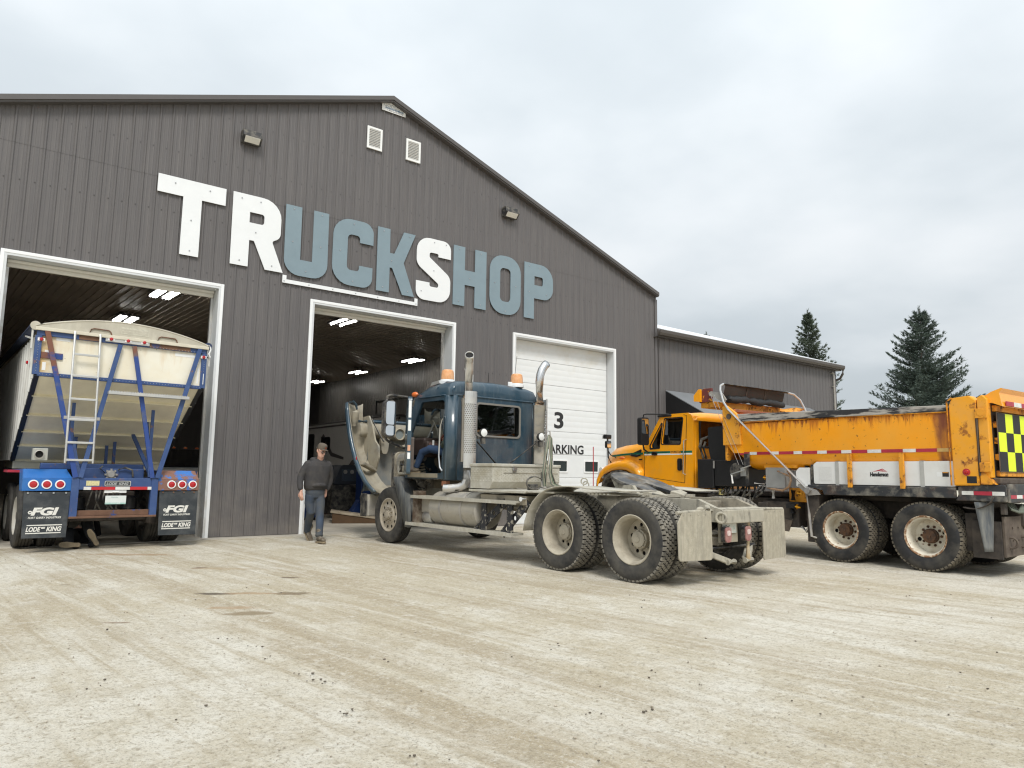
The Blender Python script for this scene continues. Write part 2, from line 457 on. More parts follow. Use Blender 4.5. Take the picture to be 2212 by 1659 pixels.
def make_ground():
    def axis(lo, hi, a, b, step, far):
        v = [a + i * step for i in range(int((b - a) / step) + 1)]
        d = step; x = v[-1]
        while x < hi: d *= 1.35; x += d; v.append(x)
        d = step; x = v[0]
        while x > lo: d *= 1.35; x -= d; v.insert(0, x)
        return v
    xs = axis(-900, 900, -14, 20, .125, 0); ys = axis(-600, 1200, -15, 0, .1, 0)
    V = []; nx = len(xs); ny = len(ys)
    for x in xs:
        for y in ys:
            near = -14.2 < x < 20.2 and -15.2 < y < -.2
            p = (.006 * mnoise.noise((x * .7, y * .7, 0)) + .005 * mnoise.noise((x * 2.3 + y * .4, y * 2.1, 3)) + .003 * mnoise.noise((x * 5.5, y * 5.5, 7))) if near else 0
            # shallow wheel ruts leading to the two open bays
            if near:
                for q, k in ((1.0, .06), (3.0, .06), (6.3, .03), (8.4, .03)):
                    d = x - (q + (-y) * k * 1.5); p -= .010 * math.exp(-(d / .28) ** 2) * (.6 + .5 * mnoise.noise((x * .3, y * .3, 11)))
            V.append((x, y, gz(x, y) - .004 + p))
    F = [(i * ny + j, (i + 1) * ny + j, (i + 1) * ny + j + 1, i * ny + j + 1) for i in range(nx - 1) for j in range(ny - 1)]
    b = MB(); b.v = V; b.f = F; b.mi = [0] * len(F)
    o = b.build('ground', ground_material(), smooth=0, recalc=False)
    for p_ in o.data.polygons: p_.use_smooth = True
    return tag(o, kind='structure')
ground = make_ground()

# ================================================================== BUILDING
AX, AZ, SL = 7.36, 10.32, .346           # ridge and roof slope
XL, XR = -2.1, 16.86
def roof_z(x): return AZ - abs(x - AX) * SL
DOORS = [(.10, 3.80), (5.61, 9.38), (11.18, 15.02)]
DZ = 5.06; TW = .10
SZ = DZ - TW
bld = empty('workshop_building', (0, 0, 0))
tag(bld, 'large dark grey ribbed steel truck workshop with gable roof and three bay doors', 'workshop')
def siding(x0, x1, z0, z1f, y=0., parent=None, mat=None, face=-1, openings=(), name='siding_panel', pitch=.2286, phase=.118, breaks=()):
    """one ribbed steel sheet: wide trapezoid rib each 9 inches, two low stiffening ribs between"""
    xs = {x0, x1}
    k0 = int((x0 - phase) / pitch) - 1
    prof = {}
    for k in range(k0, k0 + int((x1 - x0) / pitch) + 4):
        c = phase + k * pitch
        for dx, h in ((-.030, 0), (-.012, .019), (.012, .019), (.030, 0), (.078 - .012, 0), (.078, .004), (.078 + .012, 0), (.150 - .012, 0), (.150, .004), (.150 + .012, 0)):
            X = c + dx
            if x0 - 1e-6 <= X <= x1 + 1e-6: prof[round(X, 4)] = h
    prof.setdefault(round(x0, 4), 0); prof.setdefault(round(x1, 4), 0)
    keys = sorted(prof)
    def hat(x):
        import bisect
        i = bisect.bisect(keys, x); i = min(max(i, 1), len(keys) - 1); a, c = keys[i - 1], keys[i]
        return prof[a] + (prof[c] - prof[a]) * (x - a) / (c - a)
    allx = sorted(set(keys) | {round(b, 4) for b in breaks if x0 < b < x1} | {round(q, 4) for op in openings for q in op[:2] if x0 < q < x1})
    b = MB()
    for a, c in zip(allx, allx[1:]):
        if c - a < 1e-4: continue
        mid = (a + c) / 2; zs = z0
        for op in openings:
            if op[0] < mid < op[1]: zs = max(zs, op[2])
        za, zc = z1f(a), z1f(c)
        if max(za, zc) <= zs: continue
        ya, yc = y + face * hat(a), y + face * hat(c)
        b.add([(a, ya, zs), (c, yc, zs), (c, yc, max(zc, zs)), (a, ya, max(za, zs))], [(0, 1, 2, 3)])
    return b.build(name, mat or M['siding'], parent, smooth=20) if b.f else None
ops = [(a + .03, c - .03, SZ + .05) for a, c in DOORS]
JZ = 7.03
x = XL
while x < XR - .01:
    x2 = min(x + .9144, XR)
    siding(x, x2, .02, lambda q: min(JZ, roof_z(q) - .1), 0, bld, openings=ops, breaks=(AX,))
    if max(roof_z(x), roof_z(x2)) - .1 > JZ: siding(x, x2, JZ - .03, lambda q: roof_z(q) - .1, -.004, bld, breaks=(AX,))
    x = x2
# lap screws in rows across the wall
b = MB()
for zrow in (1.3, 2.6, 3.9, 5.25, 6.35, 7.6, 8.6, 9.5):
    k = 0; xq = XL + .07
    while xq < XR:
        if zrow < roof_z(xq) - .35 and not any(a - .05 < xq < c + .05 and zrow < DZ + .1 for a, c in DOORS): b.cyl((xq, -.001, zrow), (xq, -.012, zrow), .010, n=6)
        xq += .2286
tag(b.build('siding_screw', M['trimdark'], bld), kind='stuff')
# inner wall behind the sheets, with the three openings
b = MB()
outl = [(XL, 0), (XL, roof_z(XL) - .12), (AX, AZ - .12), (XR, roof_z(XR) - .12), (XR, 0)]
b.prism(outl, .03, .16, 'xz', holes=[[(a + .05, .01), (c - .05, .01), (c - .05, SZ + .03), (a + .05, SZ + .03)] for a, c in DOORS])
b.build('inner_wall', M['trimdark'], bld)
DEP = 29.
# roof sheets, gable trim and corner trim
b = MB()
for s in (-1, 1):
    xe = AX + s * 9.42
    b.add([(AX, -.16, AZ - .02), (xe, -.16, roof_z(xe) - .02), (xe, DEP, roof_z(xe) - .02), (AX, DEP, AZ - .02)], [(0, 1, 2, 3)])
b.build('roof', M['roofwhite'], bld, smooth=0, solid=.03)
for s in (-1, 1):
    b = MB(); xe = AX + s * 9.44
    p0 = Vector((AX, 0, AZ)); p1 = Vector((xe, 0, roof_z(xe)))
    for (z0, z1, y0, y1) in ((-.10, 0, -.19, -.13), (-.135, -.10, -.165, -.02)):
        b.add([(p.x, y, p.z + z) for p in (p0, p1) for y in (y0, y1) for z in (z0, z1)], [(0, 1, 3, 2), (4, 6, 7, 5), (0, 4, 5, 1), (2, 3, 7, 6), (0, 2, 6, 4), (1, 5, 7, 3)])
    b.build('gable_trim', pmat('warm_grey_trim', (.095, .088, .085), .45, vary=.05), bld, smooth=0)
for xc in (XR,):
    b = MB(); b.box(xc - .10, xc + .012, -.028, -.016, 0.02, roof_z(xc) - .17); b.box(xc, xc + .012, -.016, .1, 0.02, roof_z(xc) - .17)
    b.build('corner_trim', M['siding'], bld, smooth=0)
for xs_, nm in ((XL, 'side_wall'), (XR, 'side_wall')):
    b = MB(); b.box(xs_ - .02 if xs_ < 0 else xs_ - .10, xs_ + .10 if xs_ < 0 else xs_ - .003, .17, DEP, 0, roof_z(xs_) - .14)
    b.build(nm, M['siding'], bld, smooth=0)
b = MB(); b.prism([(XL, 0), (XL, roof_z(XL) - .12), (AX, AZ - .12), (XR, roof_z(XR) - .12), (XR, 0)], DEP - .1, DEP, 'xz'); b.build('back_wall', M['siding'], bld, smooth=0)
# door trim, jambs and heads
M['jamb'] = pmat('white_jamb', (.62, .64, .65), .45, vary=.06, vs=2, layers=[dict(col=(.42, .38, .32), amt=.42, scale=5, soft=.3, zr=(0, 2), zw=(.15, -.25), max=.7)])
M['cream'] = pmat('cream_door_steel', (.70, .68, .62), .45, vary=.04)
for i, (a, c) in enumerate(DOORS):
    d = empty('bay_door', (0, 0, 0), parent=bld)
    b = MB()
    b.box(a, a + TW - .04, -.042, .02, 0, DZ); b.box(c - TW + .04, c, -.042, .02, 0, DZ); b.box(a + TW - .04, c - TW + .04, -.042, .02, DZ - TW + .04, DZ)
    b.build('door_trim', M['trim'], d, smooth=0, bevel=.006)
    b = MB(); dp = .33
    b.box(a + TW - .039, a + TW, -.035, dp, 0, SZ); b.box(c - TW, c - TW + .039, -.035, dp, 0, SZ); b.box(a + TW - .039, c - TW + .039, -.035, dp, SZ, SZ + .039)
    b.build('jamb', M['jamb'], d, smooth=0)
    if i < 2:
        b = MB(); b.box(a + .11, c - .11, .22, .28, SZ - .06, SZ - .003); b.box(a + .11, c - .11, .29, .36, SZ - .13, SZ - .02)
        b.build('raised_door', M['cream'], d, smooth=0, bevel=.02)
        for q in (a + .101, c - .15):
            b = MB(); b.box(q, q + .049, .335, .42, 0, SZ); b.build('door_track', M['alu'], d, smooth=0)
# third bay: closed sectional door, eight panels, two with a small window
d3 = [o for o in bld.children if o.name.startswith('bay_door')][-1]
M['doorwhite'] = pmat('white_door_panel', (.74, .76, .76), .5, vary=.02, layers=[dict(col=(.60, .56, .47), amt=.33, scale=1.3, soft=.3, zr=(3.6, 5), zw=(-.3, .14), max=.8)])
a, c = 11.30, 14.90
zs = [.02, .62, 1.25, 1.885, 2.52, 3.157, 3.795, 4.43, SZ - .002]
wins = {2: [(12.12, 12.64), (12.82, 13.34), (14.02, 14.54)]}
for k in range(8):
    b = MB(); z0, z1 = zs[k] + .003, zs[k + 1] - .004
    if k == 2:
        hs = [[(p, 1.42), (q, 1.42), (q, 1.71), (p, 1.71)] for p, q in wins[2]]
        b.prism([(a, z0), (c, z0), (c, z1), (a, z1)], .25, .30, 'xz', holes=hs)
    else:
        n = 4; h = (z1 - z0) / n; pr = []
        for j in range(n):
            zz0 = z0 + j * h; pr += [(.25, zz0 + .004), (.25, zz0 + h * .78), (.2515, zz0 + h * .84), (.2515, zz0 + h * .94)]
        pr = [(.256, z0)] + pr + [(.256, z1)]
        b.add([(xx, y, z) for xx in (a, c) for y, z in pr], [(j, j + 1, j + 1 + len(pr), j + len(pr)) for j in range(len(pr) - 1)])
        b.box(a, c, .262, .30, z0, z1)
    b.build('panel', M['doorwhite'], d3, smooth=25)
for p, q in wins[2]:
    b = MB(); b.prism(rrect(p - .035, q + .035, 1.385, 1.745, .02), .232, .2495, 'xz', holes=[rrect(p + .005, q - .005, 1.425, 1.705, .02)])
    b.build('window_frame', M['white'], d3, bevel=.004)
    b = MB(); b.box(p - .01, q + .01, .262, .272, 1.41, 1.72); b.build('window_pane', pmat('dark_door_glass', (.02, .028, .025), .05, vary=.1), d3, smooth=0)
text_obj('lettering', '3', .62, M['print_black'], face_my(12.83, .2455, 2.625), d3, bold=.016, width=.345)
text_obj('lettering', 'PARKING', .345, M['print_black'], face_my(12.50, .2455, 1.915), d3, bold=.009, width=1.46)
# shop floor slab and apron
M['concrete'] = pmat('dusty_concrete', (.36, .335, .29), .85, vary=.15, vs=1.5, bump=.15, bs=40, layers=[dict(col=(.50, .46, .38), amt=.55, scale=1.2, soft=.3, max=.7), dict(col=(.10, .09, .08), amt=.32, scale=2.5, soft=.15, max=.6)])
b = MB(); b.box(XL + .12, XR - .12, -.30, DEP - .12, -.2, .012); tag(b.build('shop_floor', M['concrete'], smooth=0, bevel=.01), kind='structure')
# ceiling of ribbed sheets and inside lining
ICZ = 6.60; IR = R(4.2)
M['ceil'] = pmat('brown_ribbed_ceiling', (.52, .44, .36), .40, vary=.1, vs=.6)
ceil_parts = []
cr = empty('ceiling', (2.0, .4, 0), parent=bld)
cr.rotation_euler = (0, 0, IR)
for k in range(-6, 18):
    for (y0, y1) in ((0., 3.2), (3.2, 6.3), (6.3, 12.), (12., 20), (20, 27)):
        b = MB(); prof = []
        for j in range(4):
            c0 = k * .9144 + j * .2286
            for dx, h in ((0, 0), (.085, 0), (.10, .022), (.13, .022), (.145, 0)): prof.append((c0 + dx, ICZ - h))
        prof.append((k * .9144 + .9144, ICZ)); n = len(prof)
        lift = .012 if y0 in (3.2, 12.) else 0
        b.add([(px_, y_, pz - lift) for y_ in (y0 - .06, y1) for px_, pz in prof], [(j, j + 1, j + 1 + n, j + n) for j in range(n - 1)])
        b.build('ceiling_panel', M['ceil'], cr, smooth=15)
b = MB(); b.box(XL + .13, XR - .12, .40, DEP - .12, ICZ + .05, ICZ + .1); b.build('ceiling_deck', M['trimdark'], bld, smooth=0)
for k in range(22):                                                  # lining of the inside of the right wall
    y0 = .5 + k * 1.2
    b = MB(); prof = []
    for j in range(5):
        c0 = y0 + j * .24
        for dx, h in ((0, 0), (.10, 0), (.115, .022), (.145, .022), (.16, 0)): prof.append((c0 + dx, XR - .125 - h))
    prof.append((y0 + 1.2, XR - .125)); n = len(prof)
    b.add([(px_, yy, z) for z in (.0, ICZ) for yy, px_ in prof], [(j, j + 1, j + 1 + n, j + n) for j in range(n - 1)])
    b.build('lining_panel', pmat('grey_brown_lining', (.17, .16, .145), .34, vary=.08), bld, smooth=15)

# ------------------------------------------------------------------ sign letters and bracket
Z0, Z1 = 5.517, 7.055
LET = {
 'T': ([(2.437, 7.055), (3.713, 7.055), (3.713, 6.697), (3.258, 6.697), (3.258, 5.52), (2.91, 5.52), (2.91, 6.697), (2.437, 6.697)], []),
 'R': ([(3.855, 7.055), (4.874, 7.055, .42), (4.874, 6.25, .25), (4.70, 6.15, .05), (4.961, 5.517), (4.581, 5.517), (4.324, 6.087, .03), (4.226, 6.087), (4.226, 5.517), (3.868, 5.517)], [[(4.21, 6.69), (4.515, 6.69, .06), (4.515, 6.465, .06), (4.21, 6.465)]]),
 'U': ([(4.962, 7.055), (5.315, 7.055), (5.325, 5.877), (5.592, 5.877), (5.588, 7.055), (5.935, 7.055), (5.95, 5.517, .34), (4.975, 5.517, .34)], []),
 'C': ([(7.04, 6.55), (7.04, 7.06, .42), (6.055, 7.06, .42), (6.055, 5.512, .42), (7.04, 5.512, .42), (7.04, 6.01), (6.705, 6.01), (6.705, 5.87, .1), (6.405, 5.87, .1), (6.405, 6.705, .1), (6.705, 6.705, .1), (6.705, 6.55)], []),
 'K': ([(7.143, 7.05), (7.465, 7.05), (7.476, 6.47), (7.59, 6.47, .03), (7.834, 7.05), (8.145, 7.05), (7.844, 6.286, .06), (8.149, 5.513), (7.83, 5.513), (7.543, 6.118, .03), (7.478, 6.118), (7.478, 5.515), (7.15, 5.515)], []),
 'S': ([(9.165, 6.63), (9.165, 7.065, .43), (8.195, 7.065, .43), (8.195, 6.36, .25), (8.82, 5.95, .06), (8.82, 5.85, .06), (8.57, 5.85, .06), (8.57, 5.945), (8.195, 5.945), (8.195, 5.495, .43), (9.165, 5.495, .43), (9.165, 6.17, .25), (8.55, 6.585, .06), (8.55, 6.71, .06), (8.806, 6.71, .06), (8.806, 6.63)], []),
 'H': ([(9.247, 7.05), (9.59, 7.05), (9.59, 6.452), (9.902, 6.452), (9.902, 7.05), (10.255, 7.05), (10.257, 5.515), (9.904, 5.515), (9.904, 6.068), (9.594, 6.068), (9.594, 5.515), (9.25, 5.515)], []),
 'O': ([(10.37, 5.495, .43), (11.392, 5.495, .43), (11.392, 7.075, .43), (10.37, 7.075, .43)], [[(10.705, 5.835, .12), (11.05, 5.835, .12), (11.05, 6.74, .12), (10.705, 6.74, .12)]]),
 'P': ([(11.515, 7.06), (12.53, 7.06, .43), (12.53, 6.09, .43), (11.857, 6.09), (11.857, 5.515), (11.515, 5.515)], [[(11.865, 6.463), (12.166, 6.463, .06), (12.166, 6.71, .06), (11.865, 6.71)]]),
}
BOLT = {'T': [(2.75, 6.93), (3.40, 6.93), (3.08, 6.24), (3.09, 5.62)], 'R': [(4.03, 6.95), (4.42, 6.95), (4.35, 6.27), (4.05, 5.62), (4.72, 5.62)], 'U': [(5.14, 6.98), (5.77, 6.98), (5.14, 6.25), (5.77, 6.25), (5.46, 5.64)],
        'C': [(6.54, 6.96), (6.23, 6.28), (6.56, 5.62)], 'K': [(7.30, 6.97), (7.99, 6.97), (7.52, 6.29), (7.31, 5.62), (7.97, 5.62)], 'S': [(8.68, 6.98), (8.68, 6.26), (8.34, 5.7), (9.02, 6.98)],
        'H': [(9.42, 6.97), (10.08, 6.97), (9.74, 6.26), (9.42, 5.62), (10.08, 5.62)], 'O': [(10.88, 6.99), (10.53, 6.3), (11.22, 6.3), (10.88, 5.58)], 'P': [(11.68, 6.97), (12.05, 6.97), (11.68, 6.25), (12.3, 6.25), (11.68, 5.62)]}
LLAB = {'T': 'big white letter T that starts the word sign above the bays', 'R': 'big white letter R standing beside the first letter of the word sign', 'U': 'blue grey letter U over the left end of the white bracket',
        'C': 'blue grey letter C over the middle of the white bracket', 'K': 'blue grey letter K over the right end of the white bracket', 'S': 'white letter S in the middle of the word between two grey letters',
        'H': 'blue grey letter H to the right of the white S', 'O': 'blue grey round letter O between the H and the P', 'P': 'blue grey letter P that ends the word sign'}
for L, (pts, holes) in LET.items():
    white = L in 'TRS'
    b = MB(); b.prism(rpoly(pts), -.052, -.034, 'xz', holes=[rpoly(h) for h in holes])
    o = b.build('sign_letter', M['letterwhite' if white else 'lettergrey'], smooth=0)
    tag(o, LLAB[L], 'sign letter', 'letters of the word sign on the gable wall')
    b = MB()
    for x_, z_ in BOLT[L]: b.cyl((x_, -.053, z_), (x_, -.062, z_), .014, n=8)
    tag(b.build('bolt', M['bolt'], o), kind='stuff')
    b = MB()
    for x_, z_ in BOLT[L]: b.cyl((x_, -.0335, z_), (x_, -.0195, z_), .012, n=6)
    tag(b.build('spacer', M['trimdark'], o), kind='stuff')
b = MB(); b.prism([(4.965, 5.48), (5.05, 5.48), (5.05, 5.393), (8.17, 5.393), (8.17, 5.485), (8.253, 5.485), (8.253, 5.312), (4.965, 5.312)], -.05, -.035, 'xz')
o = tag(b.build('sign_bracket', M['letterwhite'], smooth=0), 'long thin white bracket underlining the grey letters above the middle bay', 'sign')
b = MB()
for x_ in (5.0, 5.55, 6.1, 6.65, 7.2, 7.75, 8.21): b.cyl((x_, -.051, 5.352), (x_, -.059, 5.352), .012, n=6)
tag(b.build('bolt', M['bolt'], o), kind='stuff')

# ------------------------------------------------------------------ wall lamps, gable vents, maker's sign
M['diffuser'] = pmat('lamp_diffuser', (.72, .70, .64), .3, vary=.08, vs=20, coat=.4)
for (x0, x1, z0, z1, lb) in ((3.93, 4.32, 8.15, 8.40, 'black wall lamp high on the gable above the white T'), (10.74, 11.18, 8.15, 8.39, 'black wall lamp above the grey letters H and O')):
    e_ = empty('wall_lamp', ((x0 + x1) / 2, 0, z0)); tag(e_, lb, 'wall lamp', 'wall lamps on the gable wall')
    w = (x1 - x0) / 2
    b = MB(); b.add([(s * w, y, z) for s in (-1, 1) for y, z in ((-.02, 0), (-.12, -.03), (-.24, .10), (-.20, .25), (-.02, .25))],
                    [(0, 1, 2, 3, 4), (9, 8, 7, 6, 5), (0, 5, 6, 1), (1, 6, 7, 2), (2, 7, 8, 3), (3, 8, 9, 4), (4, 9, 5, 0)])
    b.build('lamp_body', M['blackdusty'], e_, smooth=0, bevel=.01)
    b = MB(); b.add([(s * w * .78, y, z) for s in (-1, 1) for y, z in ((-.145, -.008), (-.238, .09))], [(0, 2, 3, 1)])
    b.build('lamp_lens', M['diffuser'], e_, smooth=0, solid=.012)
for (x0, x1, lb) in ((6.775, 7.165, 'white louvred vent left of the gable peak line'), (7.81, 8.21, 'white louvred vent right of the gable peak line')):
    e_ = empty('gable_vent', (x0, 0, 8.893)); tag(e_, lb, 'vent', 'louvred vents under the gable peak')
    w = x1 - x0; h = .545
    b = MB(); b.prism([(0, 0), (w, 0), (w, h), (0, h)], -.055, -.02, 'xz', holes=[[(.05, .05), (w - .05, .05), (w - .05, h - .05), (.05, h - .05)]])
    b.build('vent_frame', M['white'], e_, smooth=0, bevel=.004)
    b = MB(); b.box(.05, w - .05, -.024, -.021, .05, h - .05); b.build('vent_backing', M['black'], e_, smooth=0)
    n = 11
    sl = None
    for k in range(n):
        z = .052 + (h - .10) * (k + .5) / n
        if sl is None:
            q = MB(); q.cbox((w / 2, -.04, 0), (w - .1, .026, .007), (-38, 0, 0)); sl = q.mesh('slat', M['white'], 0)
        inst('slat', sl, e_, (0, 0, z))
sg = empty('builder_sign', (7.445, -.02, 10.0)); tag(sg, "small white maker's plate with blue and outlined lettering under the gable peak", 'sign')
b = MB(); b.prism([(-.32, -.045), (.315, -.045), (.315, .125), (-.06, .225), (-.32, .135)], -.03, -.015, 'xz'); b.build('plate', M['white'], sg, smooth=0)
text_obj('lettering', 'GOODON', .115, pmat('outline_print', (.35, .38, .40), .6, vary=0), face_my(-.27, -.0315, .068), sg, bold=.001, width=.53)
b = MB(); b.box(-.23, .25, -.033, -.0305, .018, .056); b.build('band', pmat('blue_band', (.06, .14, .25), .5, vary=0), sg, smooth=0)
text_obj('lettering', 'INDUSTRIES LTD.', .042, M['white'], face_my(-.215, -.0345, .022), sg, width=.45)
text_obj('lettering', '1.800.665.0470', .05, M['print_black'], face_my(-.20, -.0315, -.03), sg, width=.42)

# ------------------------------------------------------------------ annex with awning and pipe
ann = empty('annex_building', (22.3, 0, 0)); tag(ann, 'lower dark grey ribbed steel annex with white roof right of the workshop', 'annex')
AXL, AXR = 16.96, 27.65
x = AXL
while x < AXR - .01:
    x2 = min(x + .9144, AXR)
    o = siding(x, x2, .0, lambda q: 5.74, .012, ann); o.matrix_parent_inverse = Matrix.Translation((-22.3, 0, 0)); x = x2
def aput(b, n_, m_, **k):
    o = b.build(n_, m_, ann, **k); o.matrix_parent_inverse = Matrix.Translation((-22.3, 0, 0)); return o
b = MB(); b.box(AXL, AXR, .02, 12, 0, 5.70); aput(b, 'inner_wall', M['siding'], smooth=0)
b = MB(); b.add([(AXL + .02, -.19, 5.89), (AXR + .06, -.19, 5.89), (AXR + .06, 12.4, 10.08), (AXL + .02, 12.4, 10.08)], [(0, 1, 2, 3)]); aput(b, 'roof', M['roofwhite'], smooth=0, solid=.03)
b = MB(); b.prism([(AXR, 5.6), (AXR + .01, 5.6), (AXR + .01, 9), (AXR, 9)], 0, 1, 'xz'); b = MB()
b.add([(AXR, y, z) for y, z in ((.02, 5.7), (12, 5.7), (12, 9.95))], [(0, 1, 2)]); aput(b, 'gable_wall', M['siding'], smooth=0)
b = MB(); b.prism([(-.34, 5.84), (-.34, 5.75), (-.30, 5.68), (-.21, 5.68), (-.21, 5.86), (-.225, 5.86), (-.225, 5.70), (-.29, 5.70), (-.325, 5.76), (-.325, 5.84)], AXL - .30, AXR + .10, 'yz')
aput(b, 'gutter', pmat('brown_gutter', (.075, .064, .055), .4, vary=.06), smooth=0)
b = MB(); b.box(AXL - .25, AXR + .06, -.205, -.19, 5.64, 5.85); b.box(AXL - .25, AXR + .06, -.19, .0, 5.64, 5.652); aput(b, 'fascia', MATS['brown_gutter'], smooth=0)
b = MB(); b.tube([(AXR + .05, -.27, 5.69), (AXR + .06, -.25, 5.52), (AXR + .08, -.12, 5.34), (AXR + .07, .15, 5.25), (AXR + .06, .35, 5.05), (AXR + .06, .35, .1)], .05, 8); aput(b, 'downspout', MATS['brown_gutter'])
b = MB(); b.tube([(27.25, .0, 5.52), (27.25, -.06, 5.54), (27.31, -.07, 5.52), (27.33, -.07, 5.4), (27.33, -.07, .3)], .04, 10)
o = tag(b.build('vent_pipe', M['steel']), 'grey steel pipe running up the right end of the annex wall', 'pipe')
b = MB()
for z in (4.98, 3.4, 1.6): b.box(27.26, 27.40, -.075, .0, z, z + .03)
b.build('pipe_clip', M['steel'], o, smooth=0)
aw = empty('awning', (17.24, 0, 3.2)); tag(aw, 'long grey sloping awning with black triangular end on the annex wall', 'awning')
M['awn'] = pmat('grey_awning_vinyl', (.20, .21, .22), .45, vary=.08, vs=2)
b = MB(); b.add([(xx, y, z) for xx in (0, 8.3) for y, z in ((-.01, .80), (-1.72, -.12))], [(0, 1, 3, 2)]); b.build('canopy', M['awn'], aw, smooth=0, solid=.02)
b = MB(); b.prism([(-.012, .785), (-1.70, -.13), (-1.70, -.30), (-.012, -.05)], .0, .015, 'yz'); b.build('end_panel', M['black'], aw, smooth=0)
b = MB(); b.prism([(-.012, .785), (-1.70, -.13), (-1.70, -.30), (-.012, -.05)], 8.28, 8.295, 'yz'); b.build('end_panel', M['black'], aw, smooth=0)
b = MB(); b.box(.0, 8.295, -1.73, -1.705, -.30, -.13); b.build('valance', M['black'], aw, smooth=0)
# ================================================================== WHEELS (axis along x, outward = -x)
M['tyre'] = pmat('tyre_rubber', (.021, .021, .022), .72, vary=.2, vs=8, bump=.08, bs=90, layers=[dict(col=(.17, .155, .125), amt=.48, scale=5, soft=.35, max=.45, rough=.92)])
M['tyreclean'] = pmat('dark_tyre_rubber', (.017, .017, .018), .6, vary=.2, vs=8, bump=.08, bs=90, layers=[dict(col=(.14, .125, .10), amt=.44, scale=4, soft=.25, max=.5, rough=.9)])
M['tread'] = pmat('dusty_tread', (.075, .072, .066), .85, vary=.25, vs=14, layers=[dict(col=(.30, .275, .225), amt=.56, scale=9, soft=.3, max=.8)])
M['tread2'] = pmat('worn_tread', (.10, .088, .07), .85, vary=.25, vs=14, layers=[dict(col=(.24, .205, .15), amt=.5, scale=9, soft=.3, max=.8)])
M['recess_black'] = pmat('groove_and_recess_black', (.012, .012, .012), .9, vary=.1)  # tread grooves, and the painted shade behind the rim hand holes
M['rimdust'] = pmat('mud_coated_rim', (.41, .372, .295), .8, vary=.12, vs=6, bump=.25, bs=35, layers=[dict(col=(.22, .19, .145), amt=.42, scale=5, soft=.25, max=.55), dict(col=(.50, .455, .36), amt=.40, scale=12, soft=.2, max=.6)])
M['rimalu'] = pmat('dusty_aluminium_wheel', (.46, .41, .33), .55, metal=.25, vary=.12, vs=7, layers=[dict(col=(.33, .28, .205), amt=.45, scale=6, soft=.25, max=.65), dict(col=(.62, .60, .56), amt=.34, scale=4, soft=.2, max=.6, rough=.4)])
M['rimwhite'] = pmat('cream_white_rim', (.66, .62, .52), .5, vary=.05, vs=4, layers=[dict(col=(.36, .27, .15), amt=.40, scale=5, soft=.25, max=.7), dict(col=RUST, amt=.34, scale=11, soft=.08, max=.9)])
M['rimrust'] = pmat('rust_flaked_lip', (.55, .46, .34), .7, vary=.1, layers=[dict(col=(.20, .085, .03), amt=.52, scale=16, soft=.1, max=.9)])
M['hubrust'] = pmat('brown_rusty_hub', (.065, .042, .030), .8, vary=.3, vs=20, bump=.4, bs=30, layers=[dict(col=(.14, .07, .035), amt=.5, scale=12, soft=.2)])
def tyre_mesh(kind):
    Rr = .525; W2 = .14
    b = MB()
    if kind == 'rib':
        tr = [(.112, Rr - .012)]
        for g in (.068, .023, -.023, -.068):
            tr += [(g + .007, Rr - .003), (g + .005, Rr - .016), (g - .005, Rr - .016), (g - .007, Rr - .003)]
        tr += [(-.112, Rr - .012)]
        prof = [(.085, .288), (.108, .300), (.128, .345), (.139, .40), (.138, .445), (.128, .49)] + tr + [(-.128, .49), (-.138, .445), (-.139, .40), (-.128, .345), (-.108, .300), (-.085, .288)]
        b.lathe(prof, n=48)
        return b.mesh('tyre_rib', [M['tyre']], 28)
    base = Rr - .019
    prof = [(.085, .288), (.108, .300), (.112, .312), (.124, .335), (.128, .345), (.139, .40), (.1415, .403), (.1415, .412), (.139, .415), (.138, .445), (.134, .475), (.118, base - .004), (.1, base), (-.1, base), (-.118, base - .004), (-.134, .475), (-.138, .445), (-.139, .40), (-.128, .345), (-.108, .300), (-.085, .288)]
    b.lathe(prof, n=48)
    nfac = len(b.f); k = len(prof)
    for i, (h, r) in enumerate(prof[:-1]):
        if r >= base - .005 and prof[i + 1][1] >= base - .005:
            for j in range(48): b.mi[i * 48 + j] = 2
    n = 50
    rows = [(-.098, .046), (-.0495, .040), (0, .040), (.0495, .040), (.098, .046)]
    rg = random.Random(4)
    for ri, (cx_, wx) in enumerate(rows):
        for j in range(n):
            a0 = 2 * math.pi * (j + (.5 if ri % 2 else 0)) / n; da = 2 * math.pi / n * .42
            edge = abs(cx_) > .09; hx = wx / 2
            if edge: ps = [(-hx, -.95), (hx, -.8), (hx, .8), (-hx, .95)] if cx_ > 0 else [(-hx, -.8), (hx, -.95), (hx, .95), (-hx, .8)]
            else: ps = [(-hx, -.45), (-hx * .2, -1.0), (hx, -.55), (hx, .45), (hx * .2, 1.0), (-hx, .55)]
            top, bot = [], []
            for px_, pa in ps:
                an = a0 + pa * da; drop = .006 if edge and abs(cx_ + px_) > .10 else 0
                top.append((cx_ + px_, (Rr - drop) * math.cos(an), (Rr - drop) * math.sin(an)))
                rb = base - .006 if not (edge and abs(cx_ + px_) > .10) else base - .022
                bot.append((cx_ + px_ * 1.06, rb * math.cos(an), rb * math.sin(an)))
            m_ = len(ps)
            b.add(top + bot, [tuple(range(m_))] + [(i, (i + 1) % m_, (i + 1) % m_ + m_, i + m_) for i in range(m_)], 1)
    return b.mesh('tyre_' + kind, [M['tyre'] if kind == 'lug' else M['tyreclean'], M['tread'] if kind == 'lug' else M['tread2'], M['recess_black']], 28)
